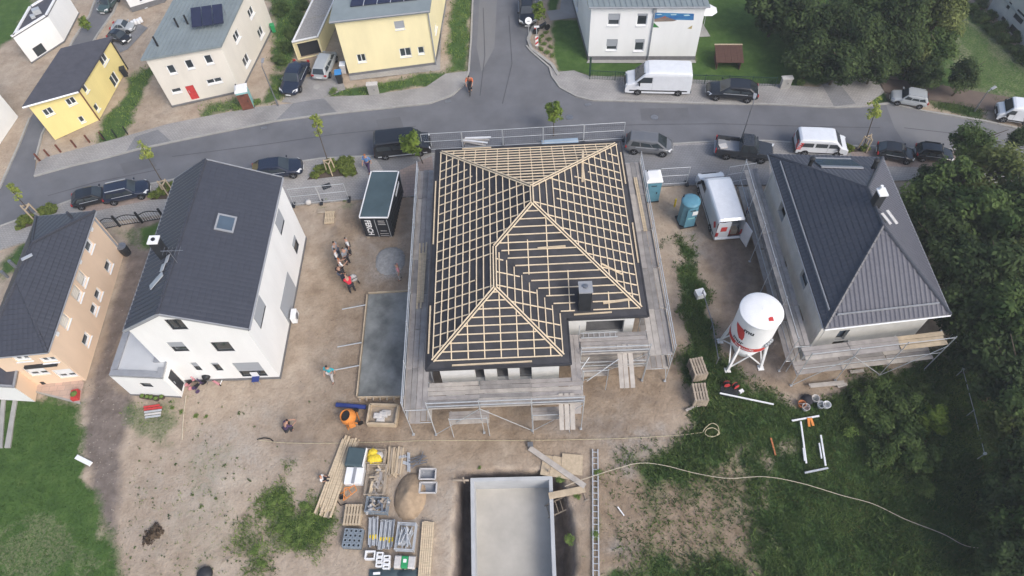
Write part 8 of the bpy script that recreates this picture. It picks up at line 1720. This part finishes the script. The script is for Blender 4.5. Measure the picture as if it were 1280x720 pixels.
def tree(name, label, px, zc, r_, kind_, group, rzs=1.0, trunk='a', cat='tree'):
    """tree whose crown centre stands zc above the ground at survey position px"""
    c = G(*px, zc); TI[0] += 1; q = random.Random(TI[0]); rt = thing(name, label, cat, (c.x, c.y, -.02), q.uniform(0, 6.28), group)
    ks = [k for k in CR if k[0] == kind_]; o = link('crown', CR[ks[TI[0] % len(ks)]], rt); o.location = (0, 0, zc); r_ *= 1.12; o.scale = (r_ * q.uniform(.9, 1.12), r_ * q.uniform(.9, 1.12), r_ * rzs * q.uniform(.9, 1.2))
    t4 = link('trunk', TRKS if trunk == 's' else TRK[trunk], rt); hh = zc + r_ * .5; t4.scale = (hh * (.8 if trunk == 's' else .75), hh * (.8 if trunk == 's' else .75), hh); return rt
GW = 'trees of the dense wood along the right edge'
for px, zc, r_, kd, lab in (
 ((1215, 176), 3.6, 1.35, 'mid', 'slim dark pointed tree standing above the wood before the road'),
 ((1238, 222), 3.6, 2.3, 'olive', 'light olive tree at the top of the right hand wood'),
 ((1188, 238), 3.2, 2.1, 'mid', 'mid green tree at the upper left corner of the right hand wood'),
 ((1165, 232), 2.2, 1.6, 'dark', 'low dark tree beside the pavement behind the tiled house'),
 ((1150, 255), 2.2, 1.6, 'mid', 'leafy tree touching the back right corner of the tiled roof'),
 ((1205, 272), 3.8, 2.4, 'mid', 'broad green tree below the olive one in the wood'),
 ((1170, 290), 3.2, 2.0, 'dark', 'dark tree close to the right eave of the tiled roof, upper'),
 ((1248, 285), 4.0, 2.4, 'mid', 'tall green tree near the right edge, upper part of the wood'),
 ((1285, 255), 4.2, 2.2, 'dark', 'dark tree cut by the right edge beside the road'),
 ((1195, 330), 3.6, 2.1, 'dark', 'dark tree right beside the middle of the tiled roof'),
 ((1238, 345), 4.2, 2.3, 'dark', 'tall dark tree in the middle of the wood'),
 ((1282, 335), 4.4, 2.2, 'olive', 'paler tree at the right edge in the middle of the wood'),
 ((1215, 385), 3.2, 1.9, 'dark', 'dark tree level with the front eave of the tiled roof'),
 ((1258, 405), 4.0, 2.2, 'mid', 'green tree in the middle of the right edge'),
 ((1292, 415), 4.2, 2.0, 'dark', 'dark tree at the right edge below the paler one'),
 ((1232, 440), 3.0, 1.8, 'dark', 'dark tree right of the wire line, upper'),
 ((1270, 470), 3.8, 2.0, 'dark', 'dark tree near the right edge beside the wire line'),
 ((1262, 530), 3.0, 1.6, 'olive', 'pale olive shrubby tree right of the end of the wire line'),
 ((1292, 520), 4.0, 1.8, 'mid', 'green tree at the right edge beside the pale olive one'),
 ((1288, 590), 3.4, 1.9, 'dark', 'dark tree at the right edge, lower part of the wood'),
 ((1262, 625), 2.4, 1.4, 'dark', 'lowish dark tree bordering the meadow at the lower right'),
 ((1290, 660), 3.2, 1.8, 'mid', 'green tree near the lower right corner'),
 ((1265, 700), 2.6, 1.6, 'dark', 'dark tree in the lower right corner'),
 ((1300, 715), 3.0, 1.7, 'dark', 'dark tree cut by the lower right corner')):
    tree('broadleaf_tree', lab, px, zc, r_, kd, GW, 1.1, random.choice('abc'))
GT = 'trees of the wood behind the far street'
for px, zc, r_, kd, lab in (
 ((972, 6), 3.4, 2.4, 'dark', 'leftmost dark tree of the wood at the top edge'), ((1000, 30), 3.2, 2.2, 'dark', 'dark tree at the left front of the far wood'),
 ((1015, 68), 2.6, 1.9, 'dark', 'dark bushy tree over the lawn slope at the front left of the far wood'), ((1042, 30), 3.6, 2.4, 'dark', 'tall dark tree in the middle of the far wood'),
 ((1050, 75), 2.8, 2.0, 'dark', 'dark tree just above the paved turning place'), ((1080, 50), 3.4, 2.1, 'dark', 'dark tree left of the pale pollard'),
 ((1085, 5), 4.0, 2.4, 'mid', 'green tree at the top edge in the far wood'), ((1125, 20), 4.2, 2.4, 'dark', 'dark green tree left of the tall bright one at the top edge'),
 ((1095, 82), 2.2, 1.5, 'dark', 'small dark tree behind the brown path, left'), ((1143, 68), 2.4, 1.4, 'olive', 'pale yellow green round tree in front of the far wood'),
 ((1172, 22), 4.0, 2.1, 'olive', 'tall bright green tree at the right end of the far wood'), ((1158, 92), 2.0, 1.3, 'dark', 'dark shrubby tree behind the brown path, right of the pale round tree'),
 ((1120, 62), 3.0, 1.8, 'dark', 'dark tree behind and left of the pale round tree'), ((1170, 62), 3.0, 1.7, 'mid', 'green tree behind and right of the pale round tree'),
 ((1205, 94), 2.3, 1.35, 'dark', 'small dark round tree on a bare trunk by the brown path'), ((1278, 172), 2.2, .9, 'dark', 'small dark street tree at the right edge below the white van')):
    tree('broadleaf_tree', lab, px, zc, r_, kd, GT, 1.05, random.choice('abc'))
GY = 'young staked street trees'
def stakes(label, px, s_=1.0):
    c = G(*px); rt = thing('tree_stakes', label, 'tree stakes', (c.x, c.y, 0), .3, 'wooden stake frames of the street trees')
    for a in (.5, 2.6, 4.7): MB().bar((.42 * math.cos(a), .42 * math.sin(a), 0), (.36 * math.cos(a), .36 * math.sin(a), 1.9 * s_), .09, .09).build('stake', M['plank_wood'], rt)
    for a, b_ in ((.5, 2.6), (2.6, 4.7), (4.7, .5)): MB().bar((.37 * math.cos(a), .37 * math.sin(a), 1.75 * s_), (.37 * math.cos(b_), .37 * math.sin(b_), 1.75 * s_), .06, .1).build('cross_bar', M['plank_wood'], rt)
for px, base, zc, r_, kd, lab in (
 ((396, 158), (415, 217), 4.3, .66, 'yellow', 'young yellow green street tree above the hedge bed left of the container'),
 ((182, 190), (212, 243), 4.0, .62, 'yellow', 'young yellow green street tree behind the roof of the gable house'),
 ((18, 241), (45, 273), 3.2, .55, 'yellow', 'young yellow green street tree behind the peach house'),
 ((515, 178), (529, 205), 2.9, .95, 'green', 'leafy sapling hanging over the black van'),
 ((692, 140), (692, 170), 2.6, .95, 'green', 'bright green young tree in the road behind the battened roof'),
 ((1092, 138), (1078, 188), 4.2, .7, 'yellow', 'young thin street tree behind the tiled house'),
 ((673, 14), (672, 42), 2.4, .85, 'green', 'bright green young tree beside the black car at the top of the junction'),
 ((106, 28), (110, 38), 1.5, .6, 'green', 'small green street tree on the side street at the top left')):
    c0 = G(*base); cz = G(*px, zc); TI[0] += 1; rt = thing('young_tree', lab, 'young tree', (c0.x, c0.y, 0), 0, GY)
    q = [k for k in CR if k[0] == kd]; o = link('crown', CR[q[TI[0] % 2]], rt); d = (cz - c0); d.z = 0; d = d if d.length < 1.5 else d.normalized() * 1.5
    o.location = (d.x, d.y, zc); o.scale = (r_, r_, r_); MB().tube((0, 0, 0), (d.x * .8, d.y * .8, zc), .05, 7, .03).tube((d.x * .8, d.y * .8, zc), (d.x, d.y, zc + r_), .03, 6, .01).build('trunk', M['bark'], rt)
for lab, px in (('stake frame of the street tree above the hedge bed', (415, 217)), ('stake frame of the street tree behind the gable house', (212, 243)), ('stake frame of the street tree behind the peach house', (45, 273)), ('dark stake frame of the thin tree behind the tiled house', (1078, 188))): stakes(lab, px, .85)
def shrub(label, px, r_, kd, group, rzs=1.0, name='shrub', z=0):
    c = G(*px); TI[0] += 1; ks = [k for k in CR if k[0] == kd]; rt = thing(name, label, 'shrub', (c.x, c.y, z), TI[0] * 1.7, group)
    o = link('foliage', CR[ks[TI[0] % len(ks)]], rt); o.location = (0, 0, r_ * .45 * rzs); o.scale = (r_, r_ * (.85 + .3 * random.random()), r_ * rzs)
    st = MB(); 
    for k in range(4): a = k * 1.6; st.tube((0, 0, -.05), (math.cos(a) * r_ * .5, math.sin(a) * r_ * .5, r_ * .6 * rzs), .03, 5, .012)
    st.build('stem', M['bark'], rt); return rt
GB = 'wild shrubs in the meadow below the tiled house'
for px, r_, kd, lab in (((1075, 500), 1.0, 'bush', 'leftmost wild shrub below the front scaffold of the tiled house'), ((1100, 490), 1.1, 'bush', 'wild shrub under the right half of the front scaffold'), ((1128, 505), 1.3, 'bush', 'large wild shrub in the upper middle of the bush group'), ((1158, 500), 1.1, 'bush', 'wild shrub left of the wire line'), ((1165, 530), 1.2, 'pale', 'yellowish wild shrub on the right of the bush group'), ((1095, 530), 1.2, 'bush', 'wild shrub at the left middle of the bush group'), ((1128, 545), 1.4, 'bush', 'broadest wild shrub in the centre of the bush group'), ((1100, 570), 1.1, 'bush', 'wild shrub at the lower left of the bush group'), ((1140, 580), 1.2, 'bush', 'wild shrub at the lower middle of the bush group'), ((1172, 572), 1.1, 'bush', 'wild shrub at the lower right of the bush group'), ((1150, 610), .8, 'bush', 'small low shrub at the foot of the bush group'), ((1060, 540), .6, 'weed', 'small weed clump right of the white frame')): shrub(lab, px, r_, kd, GB)
GH = 'low hedge plants in the street beds'
hx = []
for poly, n, nm in (([(384, 226), (403, 206), (441, 202), (448, 219)], 22, 'bed left of the container'), ([(189, 251), (207, 235), (217, 230), (209, 250)], 6, 'bed behind the gable house'), ([(26, 288), (29, 276), (45, 270), (41, 283)], 6, 'left bed behind the peach house'), ([(50, 268), (70, 259), (73, 265), (52, 276)], 6, 'right bed behind the peach house'), ([(1050, 187), (1078, 185), (1084, 190), (1056, 192)], 4, 'bed behind the tiled house')):
    sheet('planting_bed', W2(poly), PV + .016, M['soil']); r_ = random.Random(n)
    for i in range(n):
        u_, v_ = r_.random(), r_.random(); a = Vector(poly[0]).lerp(Vector(poly[1]), u_); b_ = Vector(poly[3]).lerp(Vector(poly[2]), u_); p = a.lerp(b_, .08 + .84 * v_); shrub('low yellow green hedge plant in the ' + nm, tuple(p), r_.uniform(.42, .6), 'hedge', 'low hedge plants in the ' + nm, .9, 'hedge_plant', PV)
GX = 'hedge shrubs at the far houses'
for px, r_, kd, lab in (((350, 80), .8, 'bush', 'bush left of the dark blue car'), ((357, 62), .9, 'bush', 'bush beside the garage front corner'), ((365, 45), .9, 'bush', 'bush along the left wall of the garage, middle'), ((374, 28), 1.0, 'bush', 'bush along the left wall of the garage, upper'), ((380, 10), 1.0, 'bush', 'bush along the left wall of the garage near the top edge'), ((352, 15), 1.1, 'bush', 'bush beside the off-white house near the top edge'), ((345, 112), .6, 'weed', 'weeds at the foot of the street lamp'), ((418, 116), .5, 'weed', 'weed clump by the driveway edge'), ((1000, 105), .5, 'weed', 'weed clump right of the utility cabinet'), ((322, 130), .6, 'weed', 'weed clump right of the toilet cabin'), ((298, 138), .7, 'weed', 'weed clump left of the toilet cabin')): shrub(lab, px, r_, kd, GX)
GR = 'bushes of the hedge before the blockwork building'
for i, (px, r_) in enumerate((((1198, 4), 1.1), ((1212, 14), 1.1), ((1226, 26), 1.2), ((1240, 40), 1.2), ((1254, 54), 1.2), ((1268, 66), 1.1), ((1280, 78), 1.1), ((1224, 8), 1.0), ((1238, 22), 1.0), ((1252, 36), 1.0), ((1268, 50), 1.0), ((1282, 64), 1.0))):
    r_ *= .72; shrub(('topmost', 'second', 'third', 'fourth', 'fifth', 'sixth', 'lowest', 'rear topmost', 'rear second', 'rear third', 'rear fourth', 'rear lowest')[i] + ' bush of the diagonal hedge before the blockwork building', px, r_, 'bush', GR)
GP2 = 'pale plants on the junction island'
for i, p in enumerate(((673, 52), (678, 46), (683, 42), (686, 50), (680, 56), (688, 60), (684, 66), (676, 62), (690, 70))): shrub('small plant on the gravelled junction island', p, .38, 'weed', GP2, .8)
GQ = 'weed clumps on the bare earth'
for i, (p, r_) in enumerate((((340, 628), .55), ((352, 622), .5), ((336, 640), .5), ((362, 640), .5), ((382, 632), .6), ((390, 648), .65), ((378, 660), .6), ((362, 668), .6), ((372, 680), .5), ((350, 660), .45), ((318, 690), .5), ((326, 706), .5), ((395, 668), .4), ((215, 510), .3), ((226, 515), .3), ((384, 250), .35), ((408, 250), .4), ((432, 250), .35), ((700, 600), .4), ((748, 590), .5), ((722, 620), .4), ((712, 675), .5), ((745, 668), .5), ((600, 585), .2), ((245, 520), .28), ((258, 521), .25))):
    shrub('leafy weed clump ' + ('in the green patch left of the timber stack' if p[1] > 615 and p[0] < 400 else 'by the annex and sledge' if p[0] < 260 else 'along the pavement edge by the fence panel' if p[1] < 260 else 'in the earth around the pool trench'), p, r_ * .8, 'weed', GQ, .45, 'weed_clump')

r_ = random.Random(9); mt = [crown_mesh('tuft', 22, 1, .5, 'leaf_weed' if k % 2 else 'leaf_mid', .35, 3, 300 + k, hollow=.1, spread=.5) for k in range(4)]
vs, fsx = [], []
for k in range(420):
    u_, v_ = r_.uniform(160, 420), r_.uniform(500, 722)
    if r_.random() > (.25 + .75 * (v_ - 500) / 220) * (1 if u_ < 340 else .3): continue
    c = G(u_, v_, .02); me_ = mt[k % 4]; q = r_.uniform(.04, .10) * (1.8 if r_.random() < .08 else 1); o0 = len(vs); a = r_.uniform(0, 6.28)
    for v in me_.vertices: vs.append((c.x + q * (v.co.x * math.cos(a) - v.co.y * math.sin(a)), c.y + q * (v.co.x * math.sin(a) + v.co.y * math.cos(a)), .06 + q * v.co.z))
    fsx += [tuple(o0 + i for i in p.vertices) for p in me_.polygons]
me_ = bpy.data.meshes.new('scattered_weeds'); me_.from_pydata(vs, [], fsx); me_.materials.append(M['leaf_mid']); kind(link('scattered_weeds', me_), 'stuff')
# ---------------------------------------------------------------- grass, stones and clods as stuff
def scatter(name, m, n, box, fn, size, hgt, kindm='blade', seed=1):
    r_ = np.random.default_rng(seed); x = r_.uniform(box[0], box[1], n); y = r_.uniform(box[2], box[3], n); wz = zone_weights(x, y)
    fl = np.full(n, -1e9)
    for pl in [road_w] + pav: fl = np.maximum(fl, sdist(x, y, pl))
    k = (fn(wz, x, y) > r_.random(n)) & (fl < -.1) & (sdist(x, y, W2(PIT)) < -.3); x, y = x[k], y[k]; n = len(x)
    z0 = .07 * fbm(x, y, 2.2, 3) + .10 * fbm(x, y, 9, 5) - .04
    if kindm == 'blade':
        V = []; 
        for j in range(3):
            a = r_.uniform(0, 6.28, n); s_ = size * r_.uniform(.5, 1.2, n); h_ = hgt * r_.uniform(.4, 1.2, n); dx, dy = np.cos(a), np.sin(a); ox, oy = r_.normal(0, size * .7, n), r_.normal(0, size * .7, n); lx, ly = r_.normal(0, hgt * .45, n), r_.normal(0, hgt * .45, n)
            V.append(np.stack([np.stack([x + ox - dx * s_ * .3, y + oy - dy * s_ * .3, z0], 1), np.stack([x + ox + dx * s_ * .3, y + oy + dy * s_ * .3, z0], 1), np.stack([x + ox + lx, y + oy + ly, z0 + h_], 1)], 1))
        v = np.concatenate(V).reshape(-1, 3); k3 = 3
    else:
        s_ = size * r_.uniform(.4, 1.3, n) ; a = r_.uniform(0, 6.28, n); V = []
        t0 = np.stack([x, y, z0 + s_ * .5], 1); ring_ = [np.stack([x + np.cos(a + i * 1.5708) * s_ * r_.uniform(.6, 1.1, n), y + np.sin(a + i * 1.5708) * s_ * r_.uniform(.6, 1.1, n), z0 - .02], 1) for i in range(4)]
        v = np.concatenate([np.stack([ring_[i], ring_[(i + 1) % 4], t0], 1) for i in range(4)]).reshape(-1, 3); k3 = 3
    N = len(v) // 3; me_ = bpy.data.meshes.new(name); me_.vertices.add(3 * N); me_.vertices.foreach_set('co', v.astype(np.float32).ravel()); me_.loops.add(3 * N); me_.loops.foreach_set('vertex_index', np.arange(3 * N)); me_.polygons.add(N); me_.polygons.foreach_set('loop_start', np.arange(0, 3 * N, 3)); me_.polygons.foreach_set('loop_total', np.full(N, 3)); me_.update(); me_.materials.append(M[m]); return kind(link(name, me_), 'stuff')
scatter('meadow_grass', 'grass_meadow', 150000, (5, 48, 6, 46), lambda w_, x, y: w_[:, 1], .13, .26, seed=1)
scatter('meadow_grass', 'grass_dry', 26000, (4, 48, 6, 46), lambda w_, x, y: np.clip(w_[:, 1], 0, 1) * np.clip(fbm(x, y, 2.5, 31) + .25, 0, 1), .12, .26, seed=2)
scatter('tall_weeds', 'leaf_mid', 9000, (8, 42, 7, 30), lambda w_, x, y: (w_[:, 1] > .5) * np.clip(fbm(x, y, 3.5, 77) * 2 + .1, 0, 1), .30, .40, seed=3)
scatter('lawn_grass', 'grass_lawn', 30000, (-42, -12, 5, 24), lambda w_, x, y: w_[:, 0] * .9, .08, .10, seed=4)
scatter('weed_grass', 'leaf_weed', 26000, (-24, -8, 5, 18), lambda w_, x, y: np.clip(w_[:, 0] * 1.3 * (x > -21.5), 0, 1), .10, .22, seed=14)
scatter('rough_grass', 'leaf_weed', 50000, (-50, 40, 42, 72), lambda w_, x, y: w_[:, 1] * .8, .16, .22, seed=5)
scatter('rough_grass', 'leaf_weed', 30000, (-45, 10, 6, 36), lambda w_, x, y: w_[:, 1] * .55 + w_[:, 0] * (y > 12) * (x > -22) * .8, .10, .16, seed=6)
scatter('soil_clods', 'rubble', 9000, (-32, 20, 6, 42), lambda w_, x, y: np.clip(.06 + w_[:, 3] * .9 + w_[:, 2] * .35 - w_[:, 0] - w_[:, 1], 0, 1), .07, .05, 'stone', seed=7)
scatter('pale_stones', 'rubble', 2200, (-32, -20, 6, 30), lambda w_, x, y: np.clip(w_[:, 2] * .5 + w_[:, 3] * .6 - 2 * w_[:, 0], 0, 1), .09, .08, 'stone', seed=17)
scatter('soil_clods', 'soil', 6000, (-32, 20, 6, 36), lambda w_, x, y: np.clip(.10 + w_[:, 2] * .5 + np.clip(fbm(x, y, 4, 55), 0, 1) * .3 - w_[:, 0] - w_[:, 1], 0, 1), .06, .05, 'stone', seed=8)
# ================================================================ AIR
hm = bpy.data.materials.new('haze_air'); hm.use_nodes = True; t = hm.node_tree; t.nodes.remove(t.nodes['Principled BSDF']); pv = t.nodes.new('ShaderNodeVolumePrincipled'); pv.inputs['Density'].default_value = .0008; pv.inputs['Color'].default_value = (.93, .95, 1, 1); pv.inputs['Anisotropy'].default_value = .2
t.links.new(pv.outputs[0], t.nodes['Material Output'].inputs['Volume'])
hz = MB().box((0, 40, 20.8), (1960, 1960, 51.0)).build('haze', hm, None); hz['kind'] = 'stuff'
